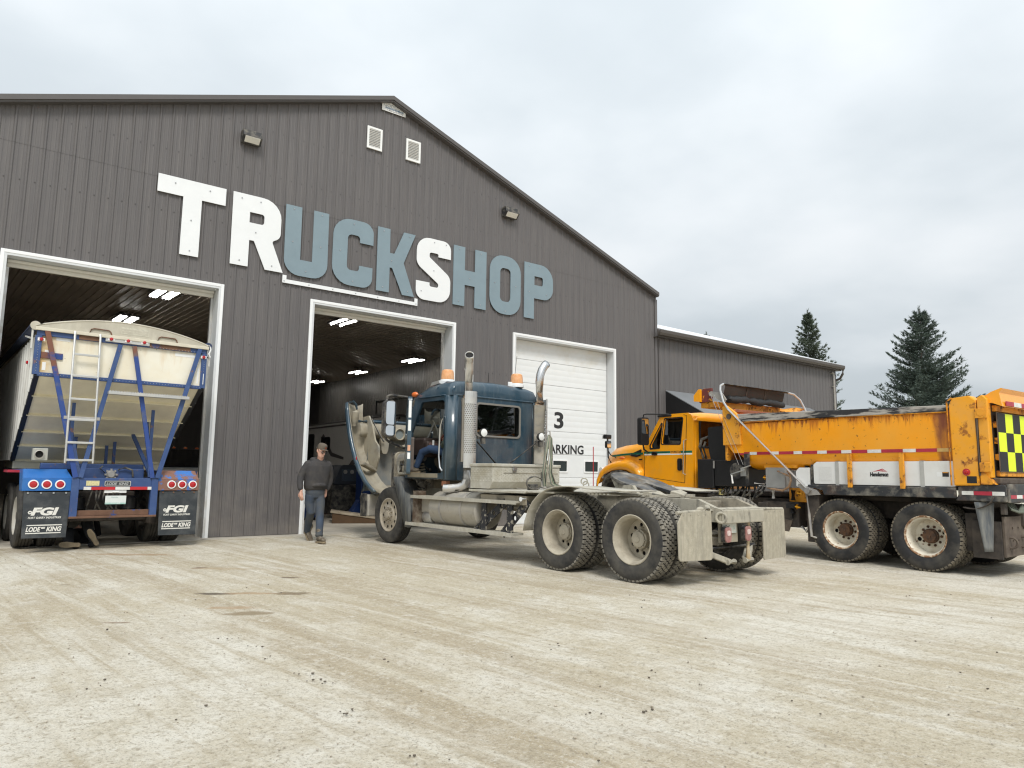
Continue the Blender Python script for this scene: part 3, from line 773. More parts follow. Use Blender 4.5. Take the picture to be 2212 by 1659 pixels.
def disc_ring(b, u, r0, r1, nh, rh, rr, th=.012, mi=0, slot=None):
    o0 = len(b.v)
    holes = [circ(0, 0, r0, 32)] + [circ(rr * math.cos(2 * math.pi * (k + .5) / nh), rr * math.sin(2 * math.pi * (k + .5) / nh), rh, 12) for k in range(nh)]
    b.prism(circ(0, 0, r1, 40), -u, -u + th, 'yz', holes=holes, mi=mi)
def hub_nuts(b, u, r, n, rn, h, mi=0):
    for k in range(n):
        w = 2 * math.pi * k / n; y, z = r * math.cos(w), r * math.sin(w)
        b.cyl((-u, y, z), (-u - h * .55, y, z), rn, n=6, mi=mi); b.cyl((-u - h * .5, y, z), (-u - h, y, z), rn * .55, n=6, mi=mi)
def rim_meshes(kind):
    """list of (name, mesh) of a wheel's metal: rim, hub, nuts"""
    out = []
    if kind == 'deep' or kind == 'white':
        b = MB(); mi_lip = 1 if kind == 'white' else 0
        b.lathe([(-.098, .312), (-.118, .316), (-.124, .306), (-.116, .292), (-.10, .286)], n=44, mi=mi_lip)
        b.lathe([(-.10, .286), (-.085, .270), (-.02, .262), (.06, .255), (.105, .246), (.128, .246)], n=44)
        if kind == 'deep': disc_ring(b, -.105, .06, .250, 10, .0265, .178)
        else: disc_ring(b, -.105, .06, .250, 2, .034, .195)
        b.lathe([(.15, .06), (.15, .245)], n=24, mi=2)  # black backing disc: shade behind the hand holes put in as colour
        out.append(('rim', b.mesh('rim_' + kind, [M['rimdust'], M['rimdust'], M['recess_black']] if kind == 'deep' else [M['rimwhite'], M['rimrust'], M['recess_black']], 40)))
        b = MB()
        if kind == 'deep':
            b.lathe([(.105, .122), (.035, .122), (.03, .114), (.03, .102), (.008, .10), (.0, .087), (-.003, .04), (-.012, .036), (-.013, .0)], n=28)
            hub_nuts(b, -.03, .107, 8, .011, .020); hub_nuts(b, -.105, .145, 8, .014, .04)
            out.append(('hub', b.mesh('hub_deep', M['rimdust'], 30)))
        else:
            b.lathe([(.105, .112), (.045, .112), (.04, .104), (.04, .10), (.005, .096), (-.003, .074), (-.01, .034), (-.023, .032), (-.025, .0)], n=24)
            hub_nuts(b, -.04, .098, 8, .013, .022); hub_nuts(b, -.105, .146, 10, .020, .036)
            out.append(('hub', b.mesh('hub_rusty', M['hubrust'], 30)))
    elif kind == 'steer':
        b = MB()
        b.lathe([(-.100, .312), (-.118, .316), (-.124, .306), (-.118, .293), (-.098, .284), (-.086, .276)], n=44)
        disc_ring(b, .088, .175, .278, 10, .033, .230, .01)
        b.lathe([(-.088, .176), (-.100, .168), (-.108, .155), (-.108, .10), (-.06, .095), (.06, .095)], n=36)
        b.lathe([(-.085, .279), (-.02, .262), (.09, .262), (.1, .29)], n=36)
        b.lathe([(-.05, .10), (-.05, .262)], n=24, mi=1); b.lathe([(-.02, .262), (-.051, .262)], n=24, mi=1)  # black disc and band stand in for the shade inside the wheel
        out.append(('rim', b.mesh('rim_steer', [M['rimalu'], M['recess_black']], 35)))
        b = MB(); b.lathe([(.0, .094), (-.11, .094), (-.13, .088), (-.135, .075), (-.155, .07), (-.16, .05), (-.163, .0)], n=24)
        hub_nuts(b, .135, .080, 6, .008, .012); hub_nuts(b, .107, .133, 10, .0165, .050)
        out.append(('hub', b.mesh('hub_steer', M['rimalu'], 30)))
    elif kind == 'inner':
        b = MB(); b.lathe([(.098, .312), (.118, .316), (.124, .306), (.116, .292), (.10, .286), (.02, .262), (-.05, .262), (-.1, .29)], n=36)
        disc_ring(b, .05, .06, .262, 10, .0265, .175); b.lathe([(.12, .05), (.06, .06), (-.05, .15), (-.05, .21)], n=24)
        out.append(('rim', b.mesh('rim_inner', M['blackdusty'], 40)))
    elif kind == 'trailer':
        b = MB(); b.lathe([(-.098, .312), (-.118, .316), (-.124, .306), (-.116, .292), (-.085, .268), (-.02, .258), (.03, .245), (.1, .29)], n=40)
        disc_ring(b, .0, .06, .252, 10, .03, .2); out.append(('rim', b.mesh('rim_trailer', pmat('greyish_white_rim', (.5, .49, .45), .5, vary=.1, layers=[dust(.45, 5, .3, .7)]), 40)))
        b = MB(); b.lathe([(.03, .10), (-.06, .10), (-.07, .07), (-.10, .065), (-.105, 0)], n=20); out.append(('hub', b.mesh('hub_trailer', M['blackdusty'], 30)))
    return out
TYRES = {k: tyre_mesh(k) for k in ('rib', 'lug', 'lug2')}
RIMS = {k: rim_meshes(k) for k in ('deep', 'white', 'steer', 'inner', 'trailer')}
WK = [0]
def wheel(parent, x, y, tyre, rim, side=-1, z=.522, sc=1.0):
    w = empty('wheel', (x, y, z), parent=parent)
    WK[0] += 1; a = WK[0] * 2.399
    w.rotation_euler = (0, 0, 0 if side < 0 else math.pi)
    w.scale = (1, sc, sc)
    inst('tyre', TYRES[tyre], w, rot=(a, 0, 0))
    for nm, me in RIMS[rim]: inst(nm, me, w, rot=(a, 0, 0))
    return w
def rear_axles(root, ys, tyre, rim, hw=1.22, z=.522, sc=1.0):
    for y in ys:
        for s in (-1, 1):
            wheel(root, s * (hw - .14), y, tyre, rim, s, z, sc); wheel(root, s * (hw - .14 - .325), y, tyre, 'inner', s, z, sc)

# ================================================================== BLUE TRACTOR (local: +y forward, -x towards the camera)
BL = empty('semi_tractor', (7.888, -7.695, 0), R(3.05))
tag(BL, 'muddy dark blue day cab semi tractor with tilted hood and open driver door', 'semi truck')
M['blue'] = pmat('dark_blue_truck_paint', (.016, .049, .078), .34, vary=.08, vs=2, coat=.6, layers=[dict(col=(.22, .235, .225), amt=.42, scale=2.5, soft=.4, max=.30, rough=.6, zr=(1.1, 2.2), zw=(.12, -.06)), dict(col=(.30, .32, .32), amt=.36, scale=5, soft=.2, stretch=(3, 3, .35), max=.22, rough=.6)])
M['frame'] = pmat('mud_caked_frame', (.05, .045, .04), .85, vary=.2, vs=5, bump=.3, bs=25, layers=[dict(col=(.36, .32, .245), amt=.60, scale=4, soft=.3, max=.9, rough=.95)])
M['framemud'] = pmat('thick_mud_frame', (.37, .345, .28), .92, vary=.12, vs=6, bump=.3, bs=25, layers=[dict(col=(.09, .085, .075), amt=.40, scale=6, soft=.2, stretch=(2, 2, .7), max=.7), dict(col=(.46, .42, .33), amt=.42, scale=13, soft=.2, max=.5)])
M['dirtyplate'] = pmat('dusty_checker_plate', (.48, .46, .395), .6, metal=.25, vary=.08, vs=4, layers=[dict(col=(.33, .295, .21), amt=.46, scale=4, soft=.3, max=.6), dict(col=(.62, .61, .56), amt=.40, scale=7, soft=.2, max=.5, rough=.45)])
M['tank'] = pmat('dusty_fuel_tank', (.42, .40, .36), .42, metal=.45, vary=.08, vs=5, layers=[dict(col=(.40, .36, .275), amt=.47, scale=3, soft=.3, stretch=(1, .3, 3), max=.8), dict(col=(.28, .25, .19), amt=.38, scale=6, soft=.15, max=.6)])
M['flapmud'] = pmat('mud_coated_flap', (.40, .365, .285), .92, vary=.14, vs=5, bump=.35, bs=30, layers=[dict(col=(.25, .235, .19), amt=.44, scale=6, soft=.3, stretch=(3, 3, .7), max=.6), dict(col=(.50, .465, .37), amt=.40, scale=14, soft=.2, max=.5), dict(col=(.16, .155, .14), amt=.40, scale=3, soft=.15, stretch=(7, 7, .5), max=.35)])
M['rubberflap'] = pmat('scuffed_rubber_skirt', (.085, .095, .105), .7, vary=.2, vs=4, layers=[dict(col=(.30, .29, .25), amt=.46, scale=4, soft=.3, stretch=(4, 4, .6), max=.6)])
M['hoodin'] = pmat('dusty_hood_inside', (.33, .295, .222), .8, vary=.12, vs=3, layers=[dict(col=(.22, .225, .215), amt=.40, scale=2.2, soft=.25, max=.7), dict(col=(.20, .16, .11), amt=.4, scale=6, soft=.2, max=.5)])
M['hoodgrey'] = pmat('grey_hood_liner', (.17, .18, .175), .6, vary=.1, vs=3, layers=[dict(col=(.36, .32, .24), amt=.42, scale=3, soft=.3, max=.7)])
M['hose'] = pmat('grey_green_hose', (.14, .16, .125), .6, vary=.2)
M['hoseblack'] = pmat('black_hose', (.02, .02, .021), .5, vary=.2, layers=[dust(.45, 8, .3, .5)])
rear_axles(BL, (-.67, .67), 'lug', 'deep')
wheel(BL, -1.05, 5.35, 'rib', 'steer', -1); wheel(BL, 1.07, 5.37, 'rib', 'steer', 1)
# frame rails with sloping tail
for s in (-1, 1):
    b = MB(); b.prism([(-1.50, .76), (-1.50, .905), (-1.16, 1.035), (5.9, 1.035), (5.9, .80), (-1.1, .76)], s * .43 - .04, s * .43 + .04, 'yz'); b.build('frame_rail', M['framemud'] if s < 0 else M['frame'], BL, smooth=0, bevel=.006)
b = MB(); b.box(-.47, .47, -1.535, -1.50, .745, .915); b.build('end_plate', M['framemud'], BL, smooth=0, bevel=.012)
b = MB(); b.box(-.50, .50, -1.50, -1.30, .905, .925) if False else b.add([(-.47, -1.50, .915), (.47, -1.50, .915), (.47, -1.42, .935), (-.47, -1.42, .935)], [(0, 1, 2, 3)]); b.build('end_cover', M['framemud'], BL, smooth=0, solid=.012)
b = MB()
for y in (-.9, -.1, .35, 1.2, 2.6, 4.4): b.box(-.39, .39, y - .05, y + .05, .80, 1.0)
tag(b.build('cross_member', M['frame'], BL, smooth=0, bevel=.01), kind='stuff')
b = MB()
for y in (-.67, .67):
    b.tube([(-.95, y, .52), (.95, y, .52)], .075, 10); b.ball((0, y, .52), (.24, .2, .22), 12, 8); b.box(-.36, -.24, y - .3, y + .5, .4, .5); b.box(.24, .36, y - .3, y + .5, .4, .5)
b.tube([(0, .67, .55), (0, 2.5, .7), (0, 4.2, .8)], .055, 10)
b.build('axle', M['frame'], BL)
for s in (-1, 1):
    for y in (-1.08, .26):
        b = MB(); b.lathe([(0, .11), (.04, .125), (.09, .10), (.12, .125), (.2, .125), (.24, .09)], (s * .30, y, .52), (0, 0, 1), 18); b.build('air_bag', M['blackdusty'], BL)
b = MB(); b.tube([(-.62, -1.28, .42), (.62, -1.28, .42)], .028, 8); b.build('stabilizer_bar', M['blackdusty'], BL)
b = MB(); b.tube([(.22, -1.45, .76), (.21, -1.45, .55)], .030, 10); b.tube([(.215, -1.45, .66), (.19, -1.45, .26)], .036, 10); b.build('shock_absorber', pmat('tan_shock', (.42, .30, .15), .6, vary=.15, layers=[dust(.5, 8, .3, .6)]), BL)
for s in (-1, 1):
    b = MB(); b.bar((s * .55, -1.25, .40), (s * .20, -1.42, .26), .10, .07); b.cyl((s * .12, -1.45, .26), (s * .28, -1.45, .26), .04, n=10); b.build('axle_bracket', M['framemud'], BL, bevel=.008)
# tail lamps, plate
for x in (-.325, .13):
    e_ = empty('tail_lamp', (x, -1.47, .61), parent=BL)
    b = MB(); b.prism(rrect(-.068, .068, -.105, .095, .045), -.02, .03, 'xz'); b.build('lamp_housing', M['blackdusty'], e_, bevel=.006)
    b = MB(); b.prism(rrect(-.062, .062, -.098, .088, .042), -.04, -.0205, 'xz'); b.build('lens', pmat('dusty_red_lens', (.26, .075, .075), .5, vary=.25, vs=40, layers=[dict(col=(.42,.30,.26), amt=.5, scale=7, soft=.3, max=.7)]), e_, bevel=.01)
    b = MB(); b.prism(rrect(-.035, .035, -.015, .05, .02), -.046, -.0405, 'xz'); b.build('reverse_lens', pmat('pale_lens', (.62, .50, .47), .4, vary=.2, vs=40), e_)
pl = empty('number_plate', (-.19, -1.43, .69), parent=BL)
b = MB(); b.box(-.155, .155, -.006, 0, -.075, .075); b.build('plate', pmat('provincial_plate', (.66, .66, .60), .5, vary=.1, vs=9, layers=[dict(col=(.12, .38, .40), amt=.38, scale=9, soft=.1, max=.7), dict(col=(.55, .33, .15), amt=.30, scale=8, soft=.1, max=.7)]), pl, smooth=0, bevel=.004)
text_obj('lettering', 'KDX', .085, M['print_black'], face_my(-.14, -.0075, -.03), pl, width=.14)
text_obj('lettering', 'Manitoba', .026, pmat('teal_print', (.06, .25, .3), .6, vary=0), face_my(-.06, -.0075, .046), pl)
b = MB(); b.box(-.36, .02, -1.415, -1.38, .50, .76); b.build('plate_bracket', M['frame'], BL, smooth=0)
b = MB(); b.lathe([(.018 * math.cos(t * .785), .06 + .018 * math.sin(t * .785)) for t in range(9)], (-.47, -1.50, .82), (1, .5, 0), 20); b.build('tow_loop', M['framemud'], BL)
# mud flaps and hangers
for s, zb, tilt in ((-1, .325, .05), (1, .225, .02)):
    b = MB(); x0, x1 = (-1.22, -.52) if s < 0 else (.645, 1.235)
    if s < 0: poly = rpoly([(x0, .76), (x0 + .09, .885), (x1 - .02, .905), (x1, .30, .05), (x0 + .02, zb, .05)])
    else: poly = rpoly([(x0, .88), (x1 - .02, .885), (x1, zb + .01, .03), (x0 + .02, zb, .02)])
    xs = [p[0] for p in poly]
    b.prism(poly, -1.405, -1.39, 'xz'); b.build('mud_flap', M['flapmud'], BL, smooth=0, bevel=.003)
    b = MB(); b.tube([(s * .47, -1.36, .90), (s * .62, -1.38, .905), (s * 1.21, -1.38, .89)], .022, 8)
    for k in range(4): b.cyl((s * (.66 + k * .15), -1.41, .865), (s * (.66 + k * .15), -1.36, .865), .012, n=6)
    b.build('flap_hanger', M['framemud'], BL)
b = MB(); b.cyl((-.66, -1.36, .93), (-.56, -1.36, .93), .05, n=12); b.ball((-.72, -1.37, .925), (.07, .035, .03)); b.build('hanger_clamp', M['framemud'], BL)
# fenders over the drive wheels and deck plates
def fender(x0, x1, nm):
    pts = []
    for k in range(9):
        w = R(180 - k * 15) ; 
    path = [(1.36, .50), (1.33, .64), (1.26, .80), (1.16, .93), (1.02, 1.045), (.86, 1.12), (.66, 1.16), (.40, 1.163), (.10, 1.145), (-.22, 1.13), (-.62, 1.125)]
    b = MB(); b.add([(x, y, z) for x in (x0, x1) for y, z in path], [(i, i + 1, i + 1 + len(path), i + len(path)) for i in range(len(path) - 1)])
    b.build(nm, M['dirtyplate'], BL, smooth=40, solid=.012)
fender(-1.235, -.62, 'drive_fender')
b = MB(); b.add([(x, y, z) for x in (.62, 1.235) for y, z in ((1.33, .64), (1.26, .80), (1.16, .93), (1.02, 1.045), (.86, 1.12), (.66, 1.16), (.2, 1.15), (-.35, 1.11))], [(i, i + 1, i + 9, i + 8) for i in range(7)]); b.build('drive_fender', M['dirtyplate'], BL, smooth=40, solid=.012)
b = MB()
for k in range(6): b.box(-1.2 + .0, -.5, -.30 + k * .07, -.26 + k * .07, 1.065, 1.085)
b.box(-.62, .62, -.35, .0, 1.04, 1.055); b.box(-1.2, 1.15, .75, 2.15, 1.055, 1.08)
b.build('deck_plate', M['dirtyplate'], BL, smooth=0, bevel=.004)
b = MB(); b.box(-1.235, -.30, 1.35, 2.72, 1.04, 1.075); b.build('side_deck', M['dirtyplate'], BL, smooth=0, bevel=.005)
# fifth wheel: tilted plate with the throat open to the rear
fw = empty('fifth_wheel', (0, .12, 1.225), parent=BL); fw.rotation_euler = (R(17), 0, 0)
M['greasy'] = pmat('greasy_plate', (.045, .048, .052), .32, metal=.3, vary=.3, vs=5, layers=[dict(col=(.33, .30, .25), amt=.44, scale=4, soft=.2, max=.8), dict(col=(.10, .065, .03), amt=.40, scale=3, soft=.2, max=.8)])
poly = []
for k in range(25):
    w = R(-62 + k * (304 / 24)); poly.append((.47 * math.cos(w), .10 + .42 * math.sin(w)))
poly = [(.46 * math.sin(R(a)), .02 + .46 * math.cos(R(a))) for a in range(-118, 119, 8)]
poly = poly + [(.40, -.52), (.20, -.60), (.055, -.16), (.04, -.05), (-.04, -.05), (-.055, -.16), (-.20, -.60), (-.40, -.52)]
b = MB(); b.prism(poly, -.03, .012, 'xy'); b.build('plate', M['greasy'], fw, smooth=0, bevel=.008)
b = MB()
for s in (-1, 1): b.prism([(-.6, -.04), (-.55, -.09), (.1, -.17), (.25, -.03), (.25, -.031), (-.5, -.031)], s * .30 - .1, s * .30 + .1, 'yz')
b.build('plate_rib', M['framemud'], fw, smooth=0)
b = MB()
for s in (-1, 1): b.prism([(s * .41, -.50), (s * .19, -.62), (s * .12, -.42), (s * .43, -.36)], -.055, .016, 'xy')
b.build('plate_ramp', M['framemud'], fw, smooth=0, bevel=.008)
b = MB()
for s in (-1, 1): b.prism([(-.22, 1.02), (.22, 1.02), (.08, 1.19), (-.08, 1.19)], s * .44 - .03, s * .44 + .03, 'yz')
b.box(-.5, .5, -.35, .55, 1.035, 1.06)
for k in range(7): b.box(-.52, .52, -.42 + k * .035, -.40 + k * .035, 1.03, 1.07)
b.build('slider_base', M['framemud'], BL, smooth=0)
b = MB()
for j in range(2): b.lathe([(.010 * math.cos(t * .785), .048 + .010 * math.sin(t * .785)) for t in range(9)], (-.30 - j * .06, .98 - j * .02, 1.18 + j * .05), (1, .25 + j * .5, .2), 16)
b.build('chain_link', M['dirtyplate'], BL)
# chequer tool box behind the cab
tb = empty('tool_box', (0, 0, 0), parent=BL)
b = MB(); sec = [(2.10, 1.13), (2.10, 1.40), (2.11, 1.405), (2.68, 1.405), (2.68, 1.09), (2.20, 1.085)]
sec = [(2.12, 1.20), (2.12, 1.435), (2.70, 1.435), (2.70, 1.09), (2.20, 1.09)]
b.prism(sec, -1.22, .24, 'yz'); b.build('box_body', M['dirtyplate'], tb, smooth=0, bevel=.006)
b = MB(); b.box(-1.235, .255, 2.10, 2.72, 1.437, 1.487); b.build('box_lid', M['dirtyplate'], tb, smooth=0, bevel=.012)
b = MB(); b.box(-1.0, .20, 2.112, 2.1195, 1.335, 1.345); b.build('box_seam', M['frame'], tb, smooth=0)
b = MB(); b.cyl((-.78, 2.105, 1.40), (-.78, 2.095, 1.40), .045, n=18); b.box(-.81, -.75, 2.085, 2.0945, 1.385, 1.42); b.build('box_latch', M['chrome'], tb)
lz = MB()                                                             # raised diamonds of the plate on the lid front and the side
rg = random.Random(3)
for k in range(38):
    for j in range(6):
        x_ = -1.19 + k * .038; z_ = 1.215 + j * .035 + (k % 2) * .0175
        if z_ < 1.42 and abs(z_ - 1.34) > .012: lz.cbox((x_, 2.118, z_), (.022, .006, .006), (0, 45 if (k + j) % 2 else -45, 0))
for k in range(14):
    for j in range(6):
        y_ = 2.15 + k * .04; z_ = 1.215 + j * .035
        if z_ < 1.42: lz.cbox((-1.222, y_, z_), (.006, .022, .006), (45 if (k + j) % 2 else -45, 0, 0))
tag(lz.build('chequer_diamond', M['dirtyplate'], tb, smooth=0, recalc=False), kind='stuff')
# fuel tank, steps, brackets on the near side
b = MB(); b.lathe([(0, .0), (0, .25), (.03, .29), (1.35, .29), (1.38, .25), (1.38, 0)], (-.93, 2.55, .72), (0, 1, 0), 32); b.build('fuel_tank', M['tank'], BL, smooth=40)
for y in (2.95, 3.55):
    b = MB(); b.lathe([(0, .293), (0, .299), (.05, .299), (.05, .293)], (-.93, y, .72), (0, 1, 0), 32); b.build('tank_strap', M['steel'], BL)
b = MB(); b.cyl((-1.0, 3.35, 1.0), (-1.0, 3.35, 1.045), .05, n=14); b.build('filler_cap', M['blackdusty'], BL)
b = MB(); b.lathe([(0, 0), (0, .10), (.02, .12), (.24, .12), (.28, .09), (.3, .0)], (-1.02, 3.98, .55), (0, 1, 0), 20); b.build('air_tank', M['alu'], BL, smooth=40)
for z, y0, y1, dx in ((.90, 1.52, 4.45, 0), (.415, 1.62, 4.60, .0)):
    e_ = empty('running_board', (0, 0, 0), parent=BL)
    b = MB(); b.box(-1.24, -1.0, y0, y1, z - .012, z + .022); b.build('tread_plate', M['dirtyplate'], e_, smooth=0, bevel=.004)
    b = MB(); b.box(-1.252, -1.2405, y0, y1, z - .03, z + .026); b.build('edge_strip', M['dirtyplate'], e_, smooth=0)
M['speckle'] = pmat('black_speckled_bracket', (.02, .021, .025), .6, vary=.2, layers=[dust(.40, 14, .12, .9)])
def holed_bar(p, q, w, x, nh):
    p = Vector(p); q = Vector(q); d = (q - p).normalized(); n_ = Vector((-d.y, d.x)) * w / 2
    hs = [circ(*(p + (q - p) * ((k + .5) / nh)), w * .28, 10) for k in range(nh)]
    b = MB(); b.prism([tuple(p - n_), tuple(q - n_), tuple(q + n_), tuple(p + n_)], x, x + .02, 'yz', holes=hs); return b.build('step_bracket', M['speckle'], BL, smooth=0)
holed_bar((2.35, .42), (2.35, .90), .10, -1.19, 0) if False else None
for y in (1.72, 2.36):
    b = MB(); b.box(-1.20, -1.17, y - .06, y + .06, .40, .90); b.build('step_bracket', M['speckle'], BL, smooth=0)
holed_bar((2.62, .40), (1.86, .90), .13, -1.165, 4); holed_bar((1.95, .40), (1.36, .92), .13, -1.15, 3)
b = MB(); b.box(-1.16, -.6, 1.38, 2.5, .86, 1.0)
b.build('battery_tray', M['frame'], BL, smooth=0, bevel=.01)
b = MB(); b.box(-1.1, -.55, 4.02, 4.42, .62, .90); b.build('battery_box', M['tank'], BL, smooth=0, bevel=.015)
b = MB(); b.box(-1.15, -1.12, 1.45, 2.4, .955, 1.0); b.build('side_reflector_strip', pmat('rusty_strip', (.16, .06, .035), .8, vary=.3), BL, smooth=0)
# front fender skirt behind the steer tyre, engine bay, bumper
b = MB(); b.add([(-1.21, 5.13, 1.24), (-.75, 5.13, 1.26), (-1.21, 5.06, 1.12), (-.75, 5.06, 1.14), (-1.20, 4.86, .80), (-.75, 4.86, .80), (-1.20, 4.66, .35), (-.80, 4.66, .38), (-1.19, 4.60, .335), (-.8, 4.6, .36)], [(0, 1, 3, 2), (2, 3, 5, 4), (4, 5, 7, 6), (6, 7, 9, 8)])
b.add([(-1.215, 5.13, 1.24), (-1.215, 4.92, 1.245), (-1.215, 4.70, .98), (-1.215, 4.50, .92), (-1.215, 4.47, .36), (-1.215, 4.66, .34), (-1.215, 4.90, .82), (-1.215, 5.06, 1.1)], [(0, 1, 2, 7), (2, 3, 6, 7), (3, 4, 5, 6)])
b.build('wheel_skirt', M['rubberflap'], BL, smooth=40, solid=.014)
b = MB(); b.box(-1.19, -1.02, 4.30, 4.46, .42, 1.0); b.build('cab_bracket', pmat('rusty_brown_bracket', (.09, .06, .04), .8, vary=.3, layers=[dust(.4, 6, .3, .6)]), BL, smooth=0)
b = MB(); b.box(-1.20, 1.20, 6.08, 6.32, .45, .885); b.build('bumper', M['tank'], BL, smooth=0, bevel=.03)
b = MB(); b.box(-1.222, -1.2005, 6.13, 6.36, .45, .90); b.build('bumper_end', M['blackdusty'], BL, smooth=0, bevel=.01)
eng = empty('engine', (0, 0, 0), parent=BL)
b = MB(); b.box(-.42, .42, 4.95, 6.0, .95, 1.62); b.ball((-.25, 5.1, 1.55), (.25, .3, .2)); b.build('engine_block', M['frame'], eng, bevel=.03)
b = MB(); b.tube([(-.72, 4.88, 1.62), (-.72, 5.35, 1.64), (-.70, 5.7, 1.62), (-.66, 5.82, 1.48), (-.64, 5.85, 1.30)], .085, 14); b.build('intake_pipe', M['alu'], eng)
b = MB(); b.box(-.75, .75, 5.86, 6.0, .88, 1.72); b.build('radiator', M['blackdusty'], eng, smooth=0, bevel=.02)
b = MB(); b.prism(rrect(-.78, .62, 1.05, 1.74, .12), 5.80, 5.855, 'xz'); b.build('fan_shroud', M['frame'], eng, bevel=.01)
b = MB(); b.box(-1.02, -.62, 4.92, 5.32, 1.27, 1.33); b.box(-1.0, -.66, 4.94, 5.2, 1.332, 1.46); b.build('inner_fender', M['hoodin'], eng, smooth=0, bevel=.03)
b = MB()
rg = random.Random(5)
for k in range(16):
    x0 = rg.uniform(-.95, -.55); z0 = rg.uniform(1.0, 1.5); y0 = rg.uniform(5.1, 5.8)
    b.tube([(x0, y0, z0), (x0 + rg.uniform(-.1, .15), y0 - .15, z0 + rg.uniform(-.1, .15)), (x0 + rg.uniform(-.1, .2), y0 - .35, z0 + rg.uniform(-.25, .1))], rg.uniform(.01, .03), 6)
tag(b.build('engine_hose', M['hoseblack'], eng), kind='stuff')
b = MB()
for k in range(5): b.bar((-.98, 4.90 - k * .02, 1.46 - k * .055), (-.70, 4.90 - k * .02, 1.50 - k * .055), .09, .035)
b.build('ribbed_cover', M['hoodin'], eng, smooth=0, bevel=.01)

# ---------------------------------------------------------------- cab
cab = empty('cab', (0, 0, 0), parent=BL)
CB, CF, CW = 3.55, 4.98, 1.05
def cab_ring(z, inset=0., y0=CB, y1=CF, w=CW, r=.16):
    return [(x, y) for x, y in rpoly([(-w + inset, y0 + inset, r), (w - inset, y0 + inset, r), (w - inset, y1 - inset, .1), (-w + inset, y1 - inset, .1)], 5)]
# side wall with the door opening (near side), far side with door window
def side_poly(): return [(CB + .10, 1.22), (CB + .10, 2.70), (4.70, 2.70), (4.90, 2.30), (4.99, 1.98), (4.99, 1.22)]
op = rpoly([(3.80, 1.32, .04), (3.78, 1.70, .05), (3.72, 1.80, .05), (3.72, 2.62, .10), (4.48, 2.62, .08), (4.80, 2.08, .05), (4.86, 1.50, .05), (4.86, 1.32, .04)])
b = MB(); b.prism(side_poly(), -CW, -CW + .05, 'yz', holes=[op]); b.build('door_frame', M['blue'], cab, smooth=0, bevel=.008)
op2 = rpoly([(3.82, 1.95, .05), (3.82, 2.55, .08), (4.44, 2.55, .06), (4.74, 1.98, .05)])
b = MB(); b.prism(side_poly(), CW - .05, CW, 'yz', holes=[op2]); b.build('far_side', M['blue'], cab, smooth=0, bevel=.008)
b = MB(); b.prism(op2, CW - .03, CW - .02, 'yz'); b.build('far_window', M['glassdark'], cab, smooth=0)
# rear wall with rounded corners and window
wx0, wx1, wz0, wz1 = -.50, .53, 2.0, 2.60
wo_ = [(-.455, 2.035), (.53, 2.045), (.53, 2.585), (-.455, 2.575)]
def corner(sx):
    pts = []
    for k in range(7):
        w = R(90 * k / 6); pts.append((sx * (CW - .17 + .17 * math.sin(w)), CB + .17 - .17 * math.cos(w)))
    return pts
b = MB()
b.prism([(-CW + .17, 1.20), (CW - .17, 1.20), (CW - .17, 2.70), (-CW + .17, 2.70)], CB, CB + .04, 'xz', holes=[rrect(-.49, .565, 1.995, 2.60, .07)])
b.build('rear_wall', M['blue'], cab, smooth=0)
for s in (-1, 1):
    b = MB(); cp = corner(s); b.add([(x, y, z) for z in (1.20, 2.70) for x, y in cp], [(i, i + 1, i + 8, i + 7) for i in range(6)]); b.build('corner_panel', M['blue'], cab, smooth=50, solid=.02)
    b = MB(); 
    for dx in (.0, .09): b.tube([(s * (CW - .10 + dx * .9), CB + .03 + dx * 1.3, 1.24), (s * (CW - .10 + dx * .9), CB + .03 + dx * 1.3, 2.69)], .016, 8)
    b.build('corner_bead', M['blue'], cab)
b = MB(); b.prism(rrect(-.50, .575, 1.985, 2.61, .08), CB - .022, CB + .0, 'xz', holes=[rrect(-.465, .54, 2.02, 2.575, .06)]); b.build('rear_window_seal', pmat('grey_window_seal', (.20, .19, .17), .6, vary=.1), cab, bevel=.006)
b = MB(); b.prism(rrect(-.48, .555, 2.005, 2.59, .065), CB - .006, CB + .002, 'xz'); b.build('rear_window', M['glassdark'], cab, smooth=0)
b = MB(); b.box(.40, .50, CB + .012, CB + .014, 2.26, 2.45); b.build('window_sticker', M['white'], cab, smooth=0)
# roof: gutter bead, dome rising to the rear, visor slope in front
def roof_sec(y, zt, w, zb=2.70):
    return [(-w, y, zb), (-w * .995, y, zb + (zt - zb) * .45), (-w * .93, y, zb + (zt - zb) * .78), (-w * .80, y, zt - .025), (-w * .5, y, zt), (0, y, zt + .015), (w * .5, y, zt), (w * .80, y, zt - .025), (w * .93, y, zb + (zt - zb) * .78), (w * .995, y, zb + (zt - zb) * .45), (w, y, zb)]
b = MB(); b.loft([roof_sec(CB + .02, 2.78, CW - .06), roof_sec(CB + .015, 2.90, CW - .03), roof_sec(CB + .06, 2.97, CW - .02), roof_sec(CB + .16, 3.0, CW), roof_sec(3.98, 3.0, CW), roof_sec(4.35, 2.95, CW), roof_sec(4.62, 2.84, CW), roof_sec(4.80, 2.72, CW - .02)], closed=True)
b.build('roof', M['blue'], cab, smooth=50)
b = MB(); b.tube([(-CW + .02, 4.72, 2.70), (-CW - .008, 4.5, 2.705), (-CW - .008, CB + .18, 2.705), (-CW + .16, CB - .008, 2.705), (CW - .16, CB - .008, 2.705), (CW + .008, CB + .18, 2.705), (CW + .008, 4.5, 2.705)], .016, 8); b.build('drip_rail', M['blue'], cab)
